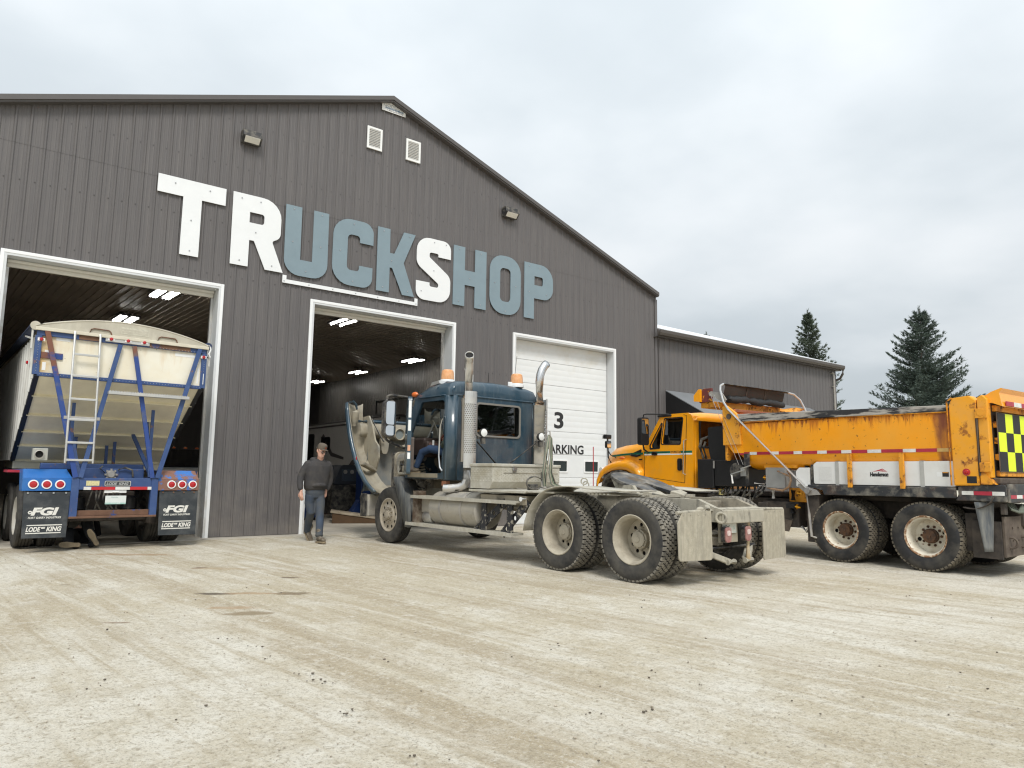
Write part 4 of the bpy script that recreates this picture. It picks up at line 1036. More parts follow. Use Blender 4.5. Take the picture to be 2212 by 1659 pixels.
b = MB(); b.tube([(-CW + .03, 3.98, 2.72), (-CW + .01, 3.98, 2.86), (-.84, 3.98, 2.985), (0, 3.98, 3.02), (.84, 3.98, 2.985)], .012, 6); b.build('roof_seam', M['blue'], cab)
b = MB(); b.box(-CW + .06, CW - .06, CB + .06, 4.96, 1.20, 1.30); b.build('floor', M['blackdusty'], cab, smooth=0)
b = MB(); b.box(-CW + .05, -CW + .055, 3.85, 4.80, 1.30, 1.305); b.box(-CW - .02, -CW + .05, 3.9, 4.86, 1.24, 1.315); b.build('door_sill', M['hoodin'], cab, smooth=0, bevel=.008)
b = MB(); b.add([(-.95, 4.97, 1.98), (.95, 4.97, 1.98), (.93, 4.72, 2.70), (-.93, 4.72, 2.70)], [(0, 1, 2, 3)]); b.build('windshield', M['glassdark'], cab, smooth=0)
b = MB(); b.box(-.99, .99, 4.92, 4.99, 1.25, 1.97); b.build('firewall', M['blue'], cab, smooth=0, bevel=.02)
b = MB(); b.box(-.93, .93, 4.55, 4.91, 1.62, 1.98); b.box(-.93, -.3, 4.45, 4.6, 1.70, 1.92); b.build('dashboard', pmat('dark_brown_dash', (.05, .035, .03), .6, vary=.2), cab, smooth=0, bevel=.04)
b = MB()
for k in range(5):
    for j in range(2): b.cyl((-.85 + k * .12, 4.449, 1.75 + j * .1), (-.85 + k * .12, 4.44, 1.75 + j * .1), .04, n=12)
tag(b.build('gauge', pmat('gauge_face', (.16, .10, .09), .3, vary=.2), cab), kind='stuff')
b = MB(); b.lathe([(.02 * math.cos(t * .785), .20 + .02 * math.sin(t * .785)) for t in range(9)], (-.55, 4.28, 1.93), (0, .8, .6), 24); b.bar((-.73, 4.28, 1.93), (-.37, 4.28, 1.93), .04, .02); b.tube([(-.55, 4.28, 1.93), (-.55, 4.5, 1.75)], .03, 8)
b.build('steering_wheel', pmat('red_brown_leather', (.14, .045, .03), .5, vary=.2), cab)
b = MB(); b.box(-.80, -.30, 3.72, 4.20, 1.48, 1.62); b.box(-.80, -.30, 3.66, 3.82, 1.55, 2.35); b.build('seat', M['black'], cab, bevel=.04)
b = MB(); b.box(.30, .80, 3.72, 4.20, 1.48, 1.62); b.box(.30, .80, 3.66, 3.82, 1.55, 2.35); b.build('seat', M['black'], cab, bevel=.04)
b = MB(); b.tube([(-CW - .05, 3.66, 2.32), (-CW - .055, 3.70, 2.28), (-CW - .05, 3.78, 2.12), (-CW - .05, 3.80, 1.62), (-CW - .05, 3.76, 1.42), (-CW - .04, 3.70, 1.36)], .016, 8); b.build('grab_handle', M['chrome'], cab)
b = MB(); b.box(-.99, -.9, 3.72, 3.86, 1.10, 1.19); b.build('side_marker', pmat('dusty_marker', (.50, .22, .13), .5, vary=.2), cab, smooth=0, bevel=.01)
# roof furniture
for x, y in ((-.66, 4.22), (.62, 3.72)):
    e_ = empty('beacon', (x, y, 3.01), parent=BL); e_.scale = (1.15, 1.15, 1.2)
    b = MB(); b.lathe([(-.02, .12), (.015, .125), (.04, .118), (.045, .0)], axis=(0, 0, 1), n=20); b.build('beacon_base', M['trim'], e_)
    b = MB(); b.lathe([(.045, .105), (.06, .108), (.15, .100), (.185, .092), (.20, .07), (.205, 0)], axis=(0, 0, 1), n=20); b.build('beacon_lens', M['amber'], e_, smooth=40)
b = MB(); b.prism([(4.10, 2.96), (4.40, 2.93), (4.36, 3.0), (4.12, 3.02)], -.92, -.52, 'yz'); b.build('beacon_mount', M['alu'], BL, smooth=0)
b = MB(); b.box(-.44, -.34, 3.84, 3.87, 2.99, 3.16); b.build('antenna_box', M['trim'], BL, smooth=0, bevel=.01)
b = MB(); b.box(.40, .50, 3.70, 3.73, 2.98, 3.08); b.build('antenna_box', M['trim'], BL, smooth=0, bevel=.01)
b = MB(); b.tube([(-.02, 3.8, 3.0), (-.01, 3.8, 3.22)], .005, 5); b.tube([(.55, 3.72, 3.06), (.60, 3.70, 3.6)], .004, 5); b.build('antenna', M['black'], BL)
for x in (-.70, -.35, 0, .35, .7):
    b = MB(); b.ball((x, 4.66, 2.87), (.06, .09, .04)); b.build('roof_marker', pmat('orange_marker', (.70, .16, .03), .3, vary=.1), BL)
b = MB(); b.add([(-1.0, 4.80, 2.70), (1.0, 4.80, 2.70), (.98, 5.08, 2.60), (-.98, 5.08, 2.60)], [(0, 1, 2, 3)]); b.build('sun_visor', M['steel'], BL, smooth=0, solid=.012)
# open driver door, hinged at the front pillar
dr = empty('driver_door', (-CW - .01, 4.88, 0), parent=BL); dr.rotation_euler = (0, 0, R(-29.5))
dp = [(-1.08, 1.30), (-1.08, 2.30), (-1.06, 2.62), (-.98, 2.66), (-.36, 2.66), (-.04, 2.06), (0, 1.50), (0, 1.30)]
b = MB(); b.prism(rpoly([(p[0], p[1], .05) for p in dp]), -.07, .0, 'yz', holes=[rpoly([(-1.0, 1.98, .05), (-1.0, 2.56, .06), (-.40, 2.56, .05), (-.11, 2.0, .05)])]); b.build('door_shell', M['blue'], dr, smooth=0, bevel=.012)
b = MB(); b.prism(rpoly([(-1.04, 1.34, .05), (-1.04, 1.94, .03), (-.06, 1.96, .03), (-.04, 1.36, .04)]), .001, .055, 'yz'); b.build('door_trim', pmat('brown_door_trim', (.085, .066, .055), .6, vary=.2), dr, smooth=0, bevel=.02)
b = MB(); b.prism(rpoly([(-1.02, 1.97, .05), (-1.02, 2.58, .06), (-.39, 2.58, .05), (-.09, 1.99, .05)]), -.04, -.033, 'yz'); b.build('door_window', M['glassdark'], dr, smooth=0)
for (z0, z1, mm) in ((2.05, 2.24, M['white']), (2.28, 2.58, M['white']), (1.70, 1.80, pmat('orange_white_label', (.62, .33, .2), .6, vary=.2, vs=30)), (1.56, 1.67, M['white'])):
    b = MB(); b.box(-.06, -.012, -1.083, -1.0805, z0, z1); b.build('door_label', mm, dr, smooth=0)
mr_ = empty('mirror', (0, 0, 0), parent=BL)
b = MB(); b.prism(rrect(-1.97, -1.745, 1.94, 2.59, .09), 4.22, 4.33, 'xz'); b.build('mirror_shell', M['blackdusty'], mr_, bevel=.03)
b = MB(); b.prism(rrect(-1.95, -1.765, 2.155, 2.565, .05), 4.206, 4.2195, 'xz'); b.build('mirror_face', M['mirror'], mr_, smooth=0)
b = MB(); b.prism(rrect(-1.95, -1.765, 1.965, 2.14, .06), 4.208, 4.2195, 'xz'); b.build('convex_mirror', M['mirror'], mr_, smooth=0)
b = MB(); b.tube([(-1.90, 4.30, 2.56), (-1.88, 4.32, 2.66), (-1.80, 4.34, 2.69), (-1.40, 4.42, 2.69)], .022, 8); b.tube([(-1.90, 4.30, 1.97), (-1.88, 4.32, 1.90), (-1.80, 4.34, 1.86), (-1.42, 4.44, 1.76)], .022, 8); b.build('mirror_arm', M['blackdusty'], mr_)
b = MB(); b.ball((-1.05, 4.72, 2.79), (.05, .09, .05)); b.build('cab_marker', MATS['orange_marker'], BL)
# exhaust stacks with perforated guards
M['stack'] = pmat('stained_chrome_stack', (.60, .59, .57), .30, metal=.9, vary=.08, vs=6, layers=[dict(col=(.45, .40, .32), amt=.38, scale=3, soft=.3, stretch=(4, 4, .6), max=.7, rough=.6)])
for s in (-1, 1):
    e_ = empty('exhaust_stack', (s * (.88 if s < 0 else .80), 3.26, 0), parent=BL)
    b = MB(); b.tube([(0, 0, 1.52), (0, 0, 2.62)], .125, 24); b.build('muffler', M['tank'], e_, smooth=40)
    b = MB(); b.tube([(0, 0, 2.62), (0, 0, 2.68)], .10, 20); b.build('muffler_clamp', M['rimrust'], e_, smooth=40)
    ang = -1 if s < 0 else 1
    top = [(0, 0, 2.66), (0, 0, 3.10), (.008, -.006, 3.20), (.028, -.03, 3.30), (.062, -.075, 3.385)] if s > 0 else [(0, 0, 2.66), (0, 0, 3.14), (-.008, -.012, 3.24), (-.035, -.05, 3.32), (-.085, -.12, 3.375)]
    if s > 0: top = [(0, 0, 2.66), (0, 0, 3.08), (.015, 0, 3.20), (.055, -.005, 3.31), (.12, -.01, 3.40), (.17, -.012, 3.44)]
    b = MB(); b.tube(top, .076, 20, cap=False); b.build('tail_pipe', M['chrome'] if s > 0 else M['stack'], e_, smooth=50, solid=.006)
    b = MB(); q = Vector(top[-1]); pz = Vector(top[-2]); dd = (q - pz).normalized(); b.cyl(q - dd * .03, q - dd * .02, .071, n=18); b.build('pipe_mouth_disc', M['recess_black'], e_, smooth=0)  # dark disc closing the tail pipe mouth
    b = MB(); b.tube([(0, 0, 1.55), (0, 0, 1.30), (0, .02, 1.16), (-.05 * s, .08, 1.09), (-.22 * s * -1 * -1, .16, 1.06), (-.4 * s, .2, 1.05)] if s > 0 else [(0, 0, 1.55), (0, 0, 1.22), (-.02, .03, 1.13), (-.08, .10, 1.08), (-.20, .22, 1.06), (-.26, .3, 1.06)], .075, 14); b.build('exhaust_elbow', M['stack'], e_, smooth=50)
    # guard: bent sheet with rows of slots (real openings)
    b = MB(); a0, a1 = R(-150), R(-30)
    if s > 0: a0, a1 = R(-80), R(20)
    nz, na = 26, 9; r = .155; z0, z1 = 1.66, 2.52
    def gp(u, z): w = a0 + (a1 - a0) * u; return (r * math.cos(w), r * math.sin(w), z)
    for (za, zb) in ((1.42, z0), (z1, 2.74)):
        for k in range(na): b.add([gp(k / na, za), gp((k + 1) / na, za), gp((k + 1) / na, zb), gp(k / na, zb)], [(0, 1, 2, 3)])
    hz = (z1 - z0) / nz
    for j in range(nz):
        za = z0 + j * hz
        for k in range(na):
            u0, u1 = k / na, (k + 1) / na; off = .5 / na if j % 2 else 0
            b.add([gp(u0, za), gp(u1, za), gp(u1, za + hz * .45), gp(u0, za + hz * .45)], [(0, 1, 2, 3)])
            c0, c1 = u0 + .28 / na, u0 + .72 / na
            if j % 2: b.add([gp(c0, za + hz * .45), gp(c1, za + hz * .45), gp(c1, za + hz), gp(c0, za + hz)], [(0, 1, 2, 3)])
            else:
                b.add([gp(u0, za + hz * .45), gp(u0 + .22 / na, za + hz * .45), gp(u0 + .22 / na, za + hz), gp(u0, za + hz)], [(0, 1, 2, 3)])
                b.add([gp(u1 - .22 / na, za + hz * .45), gp(u1, za + hz * .45), gp(u1, za + hz), gp(u1 - .22 / na, za + hz)], [(0, 1, 2, 3)])
    b.build('heat_guard', M['alu'], e_, smooth=50, recalc=False)
    b = MB(); b.bar((s * -.02, 0, 1.52), (s * -.55, .12, 1.42) if False else (s * -.40, .0, 1.45), .02, .02); b.build('stack_bracket', M['blackdusty'], e_, smooth=0)
for p, q in (((-.72, 3.2, 1.88), (-.20, 3.3, 1.50)), ((.66, 3.2, 1.90), (.10, 3.3, 1.50))):
    b = MB(); b.tube([p, q], .014, 6); b.build('stack_brace', M['blackdusty'], BL)
for x, z in ((-.655, 2.03), (.70, 2.02)):
    e_ = empty('work_light', (x, 3.10, z), parent=BL)
    b = MB(); b.lathe([(-.02, 0.0), (-.02, .074), (-.01, .078), (.04, .07), (.09, .035), (.1, 0)], (0, 0, 0), (0, 1, .0), 20); b.build('lamp_shell', M['blackdusty'], e_)
    b = MB(); b.lathe([(-.032, 0), (-.029, .04), (-.021, .068), (-.0205, .068)], axis=(0, 1, 0), n=20); b.build('lamp_lens', M['clear'], e_)
    b = MB(); b.box(-.03, .05, .0, .05, -.19, -.075); b.box(-.10, .05, .03, .06, -.11, -.08); b.build('lamp_bracket', M['blackdusty'], e_, smooth=0)
# air and electric lines on their post
b = MB(); b.tube([(-.47, 1.75, 1.10), (-.47, 1.75, 1.36)], .05, 12); b.build('hose_post', M['steel'], BL)
b = MB(); b.tube([(-.45, 1.75, 1.36), (-.43, 1.75, 2.05)], .014, 6); b.tube([(-.43, 1.75, 2.0), (-.36, 1.73, 2.02), (-.35, 1.73, 1.95)], .012, 6); b.build('hose_hanger', M['steel'], BL)
rg = random.Random(9)
for k in range(5):
    mm = (M['hose'], pmat('pale_tan_hose', (.34, .31, .24), .6, vary=.15), pmat('pale_green_hose', (.16, .22, .14), .55, vary=.15), M['hoseblack'], MATS.get('pale_tan_hose'))[k]
    x0 = -.46 + k * .022; b = MB(); w = rg.uniform(.02, .07)
    b.tube([(-.50 + k * .015, 1.72, 1.14), (-.50 + k * .02 - w, 1.70, 1.35), (-.47 + k * .02 - w * .6, 1.70, 1.65), (-.42 + k * .01, 1.72, 1.90), (-.40 + k * .012, 1.73, 1.955), (-.37 + k * .012, 1.72, 1.90), (-.385 + k * .012 + w * .3, 1.70, 1.6), (-.41 + k * .016, 1.69, 1.36), (-.40 + k * .03, 1.66, 1.18), (-.30 + k * .05, 1.6, 1.10)], .0095, 6); b.build('air_line', mm, BL, smooth=60)
b = MB(); pts = []
for k in range(17):
    w = 2 * math.pi * k / 16 * .8 + .5; pts.append((-.78 + .17 * math.cos(w) * 1.0, 1.62, 1.19 + .10 * math.sin(w)))
b.tube(pts + [(-.5, 1.6, 1.10), (-.1, 1.55, 1.09)], .013, 6); b.build('air_line', M['hoseblack'], BL, smooth=60)
b = MB(); b.box(-.85, -.70, 1.62, 1.72, 1.08, 1.17); b.build('junction_block', M['blackdusty'], BL, smooth=0, bevel=.01)
b = MB(); b.cyl((-1.1, 1.30, .98), (-1.1, 1.30, 1.02), .03) if False else b.tube([(-1.24, 1.42, .955), (-1.12, 1.42, .955)], .035, 10); b.build('marker_lamp', M['trim'], BL)

# ---------------------------------------------------------------- hood, swung forward: we look into its underside
hd = empty('hood', (0, 0, 0), parent=BL)
EDGE = [(7.14, 2.80), (7.10, 2.62), (7.03, 2.40), (6.93, 2.12), (6.80, 1.86), (6.65, 1.62), (6.45, 1.38), (6.20, 1.16), (5.98, 1.03), (5.80, .95)]
for s in (-1, 1):
    rows = []
    for i, (y, z) in enumerate(EDGE):
        k = i / (len(EDGE) - 1); bul = .05 + .06 * math.sin(math.pi * k)
        rows.append([(s * 1.185, y, z), (s * (1.195 + bul * .3), y + .03, z - .008), (s * (1.19 + bul * .35), y + .09, z - .02), (s * (1.14 + bul * .2), y + .18, z - .05), (s * 1.03, y + .30, z - .10), (s * .80, y + .42, z - .15)])
    b = MB(); b.loft(rows, cap=False, closed=False); b.build('fender', M['blue'], hd, smooth=60, solid=.014)
    rows = []
    for i, (y, z) in enumerate(EDGE):
        k = i / (len(EDGE) - 1); dp = .10 + .20 * math.sin(math.pi * min(1, k * 1.1))
        rows.append([(s * 1.172, y - .002, z - .006), (s * 1.13, y + .05, z - .03), (s * 1.04, y + dp * .8, z - .05), (s * .92, y + dp, z - .06), (s * .84, y + dp * .9, z - .03), (s * .80, y + dp * .55, z)])
    b = MB(); b.loft(rows, cap=False, closed=False); b.build('fender_liner', M['hoodin'], hd, smooth=60, solid=.01)
    b = MB(); b.prism(rpoly([(6.86, 2.52, .05), (6.70, 2.30, .08), (6.56, 1.98, .1), (6.40, 1.86, .1), (6.38, 1.62, .1), (6.50, 1.36, .1), (6.62, 1.34), (7.0, 1.8), (7.1, 2.5)]), s * .80, s * .835, 'yz'); b.build('splash_panel', M['hoodin'], hd, smooth=0, bevel=.012)
    b = MB(); b.bar((s * 1.15, 6.50, 1.50), (s * .80, 6.58, 1.36), .17, .06); b.build('fender_brace', pmat('mud_splashed_brace', (.30, .265, .20), .9, vary=.2, bump=.3, bs=30, layers=[dict(col=(.13, .12, .10), amt=.45, scale=9, soft=.15, max=.7)]), hd, smooth=0, bevel=.015)
    b = MB(); b.prism(rpoly([(-.02, 0), (-.02, .10, .03), (.0, .16, .03), (.04, .10), (.05, 0)]), 0, .01, 'xz') if False else b.tube([(s * 1.17, 7.13, 2.79), (s * 1.08, 7.12, 2.82), (s * 1.0, 7.14, 2.76), (s * .96, 7.16, 2.66)], [.03, .035, .03, .02], 8); b.build('fender_lip', M['blue'], hd, smooth=60)
    b = MB(); b.lathe([(0, .05), (.06, .055), (.10, .075), (.30, .07), (.34, .0)], (s * 1.03, 7.12, 2.30), (0, -.15, 1), 12); b.build('fender_post', M['hoodin'], hd)
    b = MB(); b.ball((s * 1.205, 6.64, 1.57), (.012, .03, .07), 8, 6); b.build('side_marker', M['redlens'], hd)
# middle of the hood: dished liner, rim with painted edge, duct ring, stiffeners
def hs(u, v):
    x = -.82 + 1.64 * u; bow = 1 - (2 * u - 1) ** 2
    return (x, 6.86 + .34 * bow ** .7 * (.35 + .65 * math.sin(math.pi * min(1, .15 + v * .75))) + .02 * v, .98 + 1.10 * v)
b = MB(); b.grid(hs, 20, 12); b.build('hood_liner', M['hoodgrey'], hd, smooth=60, solid=.012)
def hk(u, v):
    x = -.86 + 1.72 * u; bow = 1 - (2 * u - 1) ** 2
    return (x * (1 - .05 * v), 6.90 + .55 * bow ** .6 - .1 * v, .92 + 1.50 * v - .16 * v * (1 - bow))
b = MB(); b.grid(hk, 20, 10); b.build('hood_skin', M['blue'], hd, smooth=60, solid=.012)
def rimrow(u):
    bow = 1 - (2 * u - 1) ** 2; x = -1.0 + 2.0 * u
    return [(x, 6.93 + .02 * bow, 2.07 - .03 * bow), (x, 6.88, 2.16), (x, 6.90, 2.28), (x, 6.93, 2.345 + .02 * bow)]
b = MB(); b.loft([rimrow(k / 16) for k in range(17)], cap=False, closed=False); b.build('hood_flange', M['hoodin'], hd, smooth=60, solid=.014)
b = MB(); b.tube([(-1.02 + 2.04 * k / 12, 6.94, 2.39 + .02 * (1 - (k / 6 - 1) ** 2)) for k in range(13)], .035, 8); b.build('hood_edge', M['blue'], hd)
b = MB(); b.lathe([(.0, .0), (.0, .10), (-.03, .105), (-.05, .12), (-.03, .135), (.02, .14)], (-.06, 6.88, 2.15), (0, 1, 0), 24); b.build('air_duct_ring', M['hoodin'], hd, smooth=40)
b = MB(); b.cyl((-.06, 6.872, 2.15), (-.06, 6.876, 2.15), .098, n=22); b.build('air_duct_opening', pmat('pale_grey_duct', (.22, .25, .24), .6, vary=.1), hd, smooth=0)
b = MB(); b.prism(rpoly([(-.50, 2.05, .02), (-.28, 2.05, .02), (-.31, 1.80, .03), (-.34, 1.72, .03), (-.44, 1.72, .03), (-.47, 1.80, .03)]), 6.90, 7.0, 'xz'); b.build('hood_bracket', M['hoodin'], hd, bevel=.03)
b = MB(); b.tube([(-.10, 6.92, 1.90), (.03, 6.90, 1.87), (.16, 6.90, 1.92), (.22, 6.9, 1.98)], .04, 8); b.build('hood_rib', M['hoodin'], hd)
b = MB(); b.tube([(-.80, 6.80, 2.45), (-.62, 6.75, 2.12), (-.45, 6.85, 1.98)], .018, 8); b.tube([(.80, 6.80, 2.45), (.62, 6.75, 2.12), (.45, 6.85, 1.98)], .018, 8); b.build('hood_stay', M['steel'], hd)
b = MB(); b.tube([(-.78, 6.78, 1.06), (-.3, 7.0, 1.0), (.3, 7.0, 1.0), (.78, 6.78, 1.06)], .04, 8); b.build('lower_rib', M['hoodin'], hd)
b = MB(); b.box(-.52, .52, 6.45, 6.95, .80, .92); b.build('grille', M['blackdusty'], hd, smooth=0, bevel=.03)
# ================================================================== YELLOW DUMP TRUCK (local: +y forward, -x towards the camera)
YL = empty('dump_truck', (12.93, -9.17, GYELLOW), R(-2))
tag(YL, 'orange yellow municipal dump truck with rusty box, white side tank and checkered tailgate', 'dump truck')
YC = (.94, .375, .004)
M['yel'] = pmat('orange_yellow_cab_paint', YC, .32, vary=.04, vs=2, coat=.5, layers=[dict(col=(.55, .30, .06), amt=.36, scale=3, soft=.3, max=.4, rough=.6)])
M['yelbox'] = pmat('weathered_orange_box_paint', (.94, .36, .003), .40, vary=.05, vs=1.5, layers=[
    dict(col=(.80, .42, .07), amt=.42, scale=1.6, soft=.35, max=.45, rough=.6),
    dict(col=(.46, .13, .008), amt=.42, scale=5, stretch=(2.5, 2.5, .22), soft=.16, max=.85, zr=(2.05, 2.42), zw=(-.20, .14)), dict(col=(.20, .055, .015), amt=.36, scale=9, stretch=(2, 2, .5), soft=.10, max=.9, zr=(2.15, 2.42), zw=(-.2, .12)),
    dict(col=(.13, .045, .02), amt=.34, scale=15, soft=.06, max=.9, off=(3, 3, 3)),
    dict(col=(.20, .06, .035), amt=.44, scale=2.5, stretch=(1, 1, .3), soft=.25, max=.9, ax='Y', zr=(-.74, -1.0), zw=(-.40, .22))])
M['yelpost'] = pmat('chipped_orange_post_paint', (.84, .36, .012), .45, vary=.06, vs=1.5, layers=[dict(col=(.62, .36, .14), amt=.42, scale=2, soft=.3, max=.6), dict(col=(.30, .10, .02), amt=.38, scale=6, soft=.08, max=.9), dict(col=(.12, .04, .02), amt=.33, scale=13, soft=.06, max=.9)])
M['yelrust'] = pmat('rusty_orange_steel', (.76, .32, .02), .55, vary=.08, vs=4, bump=.2, bs=25, layers=[dict(col=(.30, .10, .02), amt=.42, scale=5, soft=.14, max=.9), dict(col=(.10, .04, .02), amt=.40, scale=9, soft=.08, max=.9)])
M['rustbrown'] = pmat('brown_rusted_steel', (.082, .062, .049), .85, vary=.25, vs=5, bump=.3, bs=25, layers=[dict(col=(.20, .165, .125), amt=.44, scale=4, soft=.3, max=.6)])
M['board'] = pmat('weathered_black_board', (.028, .028, .031), .7, vary=.2, vs=4, bump=.2, bs=30, layers=[dict(col=(.44, .41, .365), amt=.48, scale=3.5, soft=.07, stretch=(1, .35, 2.5), max=.9), dict(col=(.5, .47, .42), amt=.40, scale=8, soft=.08, stretch=(1, .25, 1.5), max=.6)])
M['rail'] = pmat('scuffed_black_rail', (.03, .032, .036), .5, vary=.2, vs=3, layers=[dict(col=(.11, .06, .04), amt=.40, scale=3, soft=.2, max=.8), dust(.38, 6, .25, .5)])
M['under'] = pmat('grimy_underbody', (.028, .024, .021), .8, vary=.3, vs=4, layers=[dict(col=(.12, .095, .075), amt=.46, scale=4, soft=.3, max=.7)])
M['tankwhite'] = pmat('white_poly_tank', (.74, .74, .72), .45, vary=.03, vs=2, layers=[dict(col=(.55, .52, .46), amt=.36, scale=3, soft=.3, max=.5)])
rear_axles(YL, (-.68, .68), 'lug2', 'white')
wheel(YL, -1.05, 5.98, 'rib', 'white', -1); wheel(YL, 1.05, 5.98, 'rib', 'white', 1)
for s in (-1, 1):
    b = MB(); b.box(s * .43 - .05, s * .43 + .05, -1.75, 6.4, .72, 1.02); b.build('frame_rail', M['under'], YL, smooth=0, bevel=.01)
b = MB()
for y in (-.68, .68): b.tube([(-.95, y, .52), (.95, y, .52)], .08, 10); b.ball((0, y, .55), (.26, .22, .24), 12, 8); b.box(-.4, -.3, y - .7, y + .7, .45, .62); b.box(.3, .4, y - .7, y + .7, .45, .62)
b.tube([(0, .7, .6), (0, 3.6, .75)], .06, 10); b.build('axle', M['under'], YL)
b = MB(); rg = random.Random(12)
for k in range(12):
    x0 = rg.choice((-1, 1)) * rg.uniform(.3, 1.0); y0 = rg.uniform(1.2, 3.7); w = rg.uniform(.12, .4)
    b.box(x0 - .15, x0 + .15, y0, y0 + w, rg.uniform(.38, .62), rg.uniform(.75, 1.05))
b.box(-.75, .75, -1.3, 3.2, 1.02, 1.10); b.box(-.9, .9, 1.3, 3.3, .62, 1.0)
tag(b.build('chassis_box', M['under'], YL, smooth=0, bevel=.02), kind='stuff')
# ------------------------------------------------ box
bx = empty('dump_box', (0, 0, 0), parent=YL)
sec = [(-1.17, 2.43), (-1.20, 2.40), (-1.20, 1.84), (-1.19, 1.74), (-1.13, 1.64), (-1.02, 1.565), (-.85, 1.53), (.85, 1.53), (1.02, 1.565), (1.13, 1.64), (1.19, 1.74), (1.20, 1.84), (1.20, 2.40), (1.17, 2.43), (1.14, 2.43), (1.14, 1.86), (1.05, 1.64), (.85, 1.57), (-.85, 1.57), (-1.05, 1.64), (-1.14, 1.86), (-1.14, 2.43)]
b = MB(); rings = []
for y in (-1.16, 1.2, 2.5): rings.append([(x, y, z) for x, z in sec])
rings.append([(x, 2.98, max(z, 2.08) if z < 2.08 else z + .0) for x, z in sec])
b.loft(rings); b.build('box_shell', M['yelbox'], bx, smooth=30)
for s in (-1, 1):
    b = MB(); b.add([(x, y, z) for y, zb, zt in ((-1.10, 2.405, 2.505), (.6, 2.425, 2.545), (2.72, 2.445, 2.60)) for x, z in ((s * 1.215, zb), (s * 1.15, zb), (s * 1.15, zt), (s * 1.215, zt))],
              [(i * 4 + j, i * 4 + (j + 1) % 4, i * 4 + 4 + (j + 1) % 4, i * 4 + 4 + j) for i in range(2) for j in range(4)] + [(0, 1, 2, 3), (8, 9, 10, 11)])
    b.build('side_board', M['board'], bx, smooth=0, bevel=.01)
    b = MB(); b.prism([(2.60, 2.0), (3.02, 2.0), (3.02, 2.76), (2.92, 2.78), (2.70, 2.62), (2.62, 2.46)], s * 1.205 - .03, s * 1.205 + .03, 'yz'); b.build('front_post', M['yelpost'], bx, smooth=0, bevel=.01)
    b = MB(); b.tube([(s * 1.205, -1.1, 2.40), (s * 1.205, 2.65, 2.432)], .013, 8); b.build('top_rail', M['yelrust'], bx)
b = MB(); b.box(-1.2, 1.2, 2.93, 2.99, 1.7, 2.72); b.build('front_wall', M['yelrust'], bx, smooth=0)
b = MB(); b.box(-1.17, 1.2, 2.85, 3.05, 2.66, 2.72); b.build('front_beam', pmat('scraped_rust_beam', (.24, .10, .06), .7, vary=.2, layers=[dict(col=(.55, .16, .03), amt=.40, scale=8, soft=.1)]), bx, smooth=0, bevel=.01)
b = MB(); b.cyl((-1.236, 2.86, 2.56), (-1.25, 2.86, 2.56), .055, n=14); b.build('pin_cap', M['rustbrown'], bx)
b = MB(); y = -1.13
for s_, e_, m_ in ((-1.13, -.93, 2), (-.93, -.62, 0), (-.62, -.42, 1), (-.42, -.08, 0), (-.08, .15, 1), (.15, .42, 0), (.42, .60, 1), (.60, .86, 0), (.86, 1.04, 1), (1.04, 1.33, 0), (1.33, 1.50, 1), (1.50, 1.80, 0), (1.80, 1.97, 1), (1.97, 2.27, 0), (2.27, 2.43, 1), (2.43, 2.66, 0)):
    q = MB(); q.box(-1.2045, -1.2015, s_, e_ - .004, 1.805, 1.858); q.build('reflective_tape', (M['tape_red'], M['tape_white'], pmat('stained_tape', (.55, .36, .12), .5, vary=.2))[m_], bx, smooth=0)
# front chin plate below the post
b = MB(); b.add([(-1.204, 2.62, 2.02), (-1.204, 3.0, 2.08), (-1.204, 2.80, 1.845), (-1.204, 2.55, 1.84)], [(0, 1, 2, 3)]); b.build('chin_plate', M['yelbox'], bx, smooth=0, solid=.004)
# rear corner posts and tailgate
for s in (-1, 1):
    b = MB(); b.prism([(-1.50, 1.31), (-1.16, 1.30), (-1.15, 2.50), (-1.20, 2.60), (-1.44, 2.62), (-1.52, 2.55)], s * 1.16 - .09, s * 1.16 + .09, 'yz'); b.build('corner_post', M['yelpost'], bx, smooth=0, bevel=.015)
    b = MB(); b.tube([(s * 1.258, -1.13, 1.30), (s * 1.258, -1.13, 2.55), (s * 1.258, -1.2, 2.60)], .012, 6); b.build('post_bead', M['yelrust'], bx)
    b = MB(); b.prism([(-1.66, 1.42), (-1.53, 1.42), (-1.53, 2.58), (-1.60, 2.62), (-1.66, 2.55)], s * 1.16 - .07, s * 1.16 + .05, 'yz'); b.build('gate_hinge_post', M['yelpost'], bx, smooth=0, bevel=.01)
    b = MB(); b.box(s * 1.26 - .005, s * 1.26 + .005, -1.66, -1.50, 2.28, 2.42); b.cyl((s * 1.27, -1.58, 2.36), (s * 1.22, -1.58, 2.36), .055, n=12); b.build('gate_latch', M['yelrust'], bx, smooth=0, bevel=.01)
    b = MB(); b.box(s * 1.26 - .01, s * 1.26 + .01, -1.67, -1.52, 1.50, 1.64); b.build('gate_hinge', M['yelrust'], bx, smooth=0, bevel=.01)
    b = MB(); b.cyl((s * 1.24, -1.515, 1.45), (s * 1.24, -1.515, 2.30), .022, n=8); b.build('gate_rod', M['rustbrown'], bx)
g = empty('tailgate', (0, 0, 0), parent=YL)
b = MB(); b.box(-1.08, 1.08, -1.655, -1.60, 1.42, 2.50); b.build('gate_sheet', M['rustbrown'], g, smooth=0)
for k in range(5):
    b = MB(); b.box(-1.08, 1.08, -1.715, -1.657, 1.44 + k * .235, 1.53 + k * .235); b.build('gate_rib', M['yelrust'], g, smooth=0, bevel=.01)
b = MB(); b.prism([(-1.115, 1.505), (1.06, 1.505), (1.06, 2.365), (-1.115, 2.365)], -1.733, -1.721, 'xz'); b.build('sign_board', M['rustbrown'], g, smooth=0)
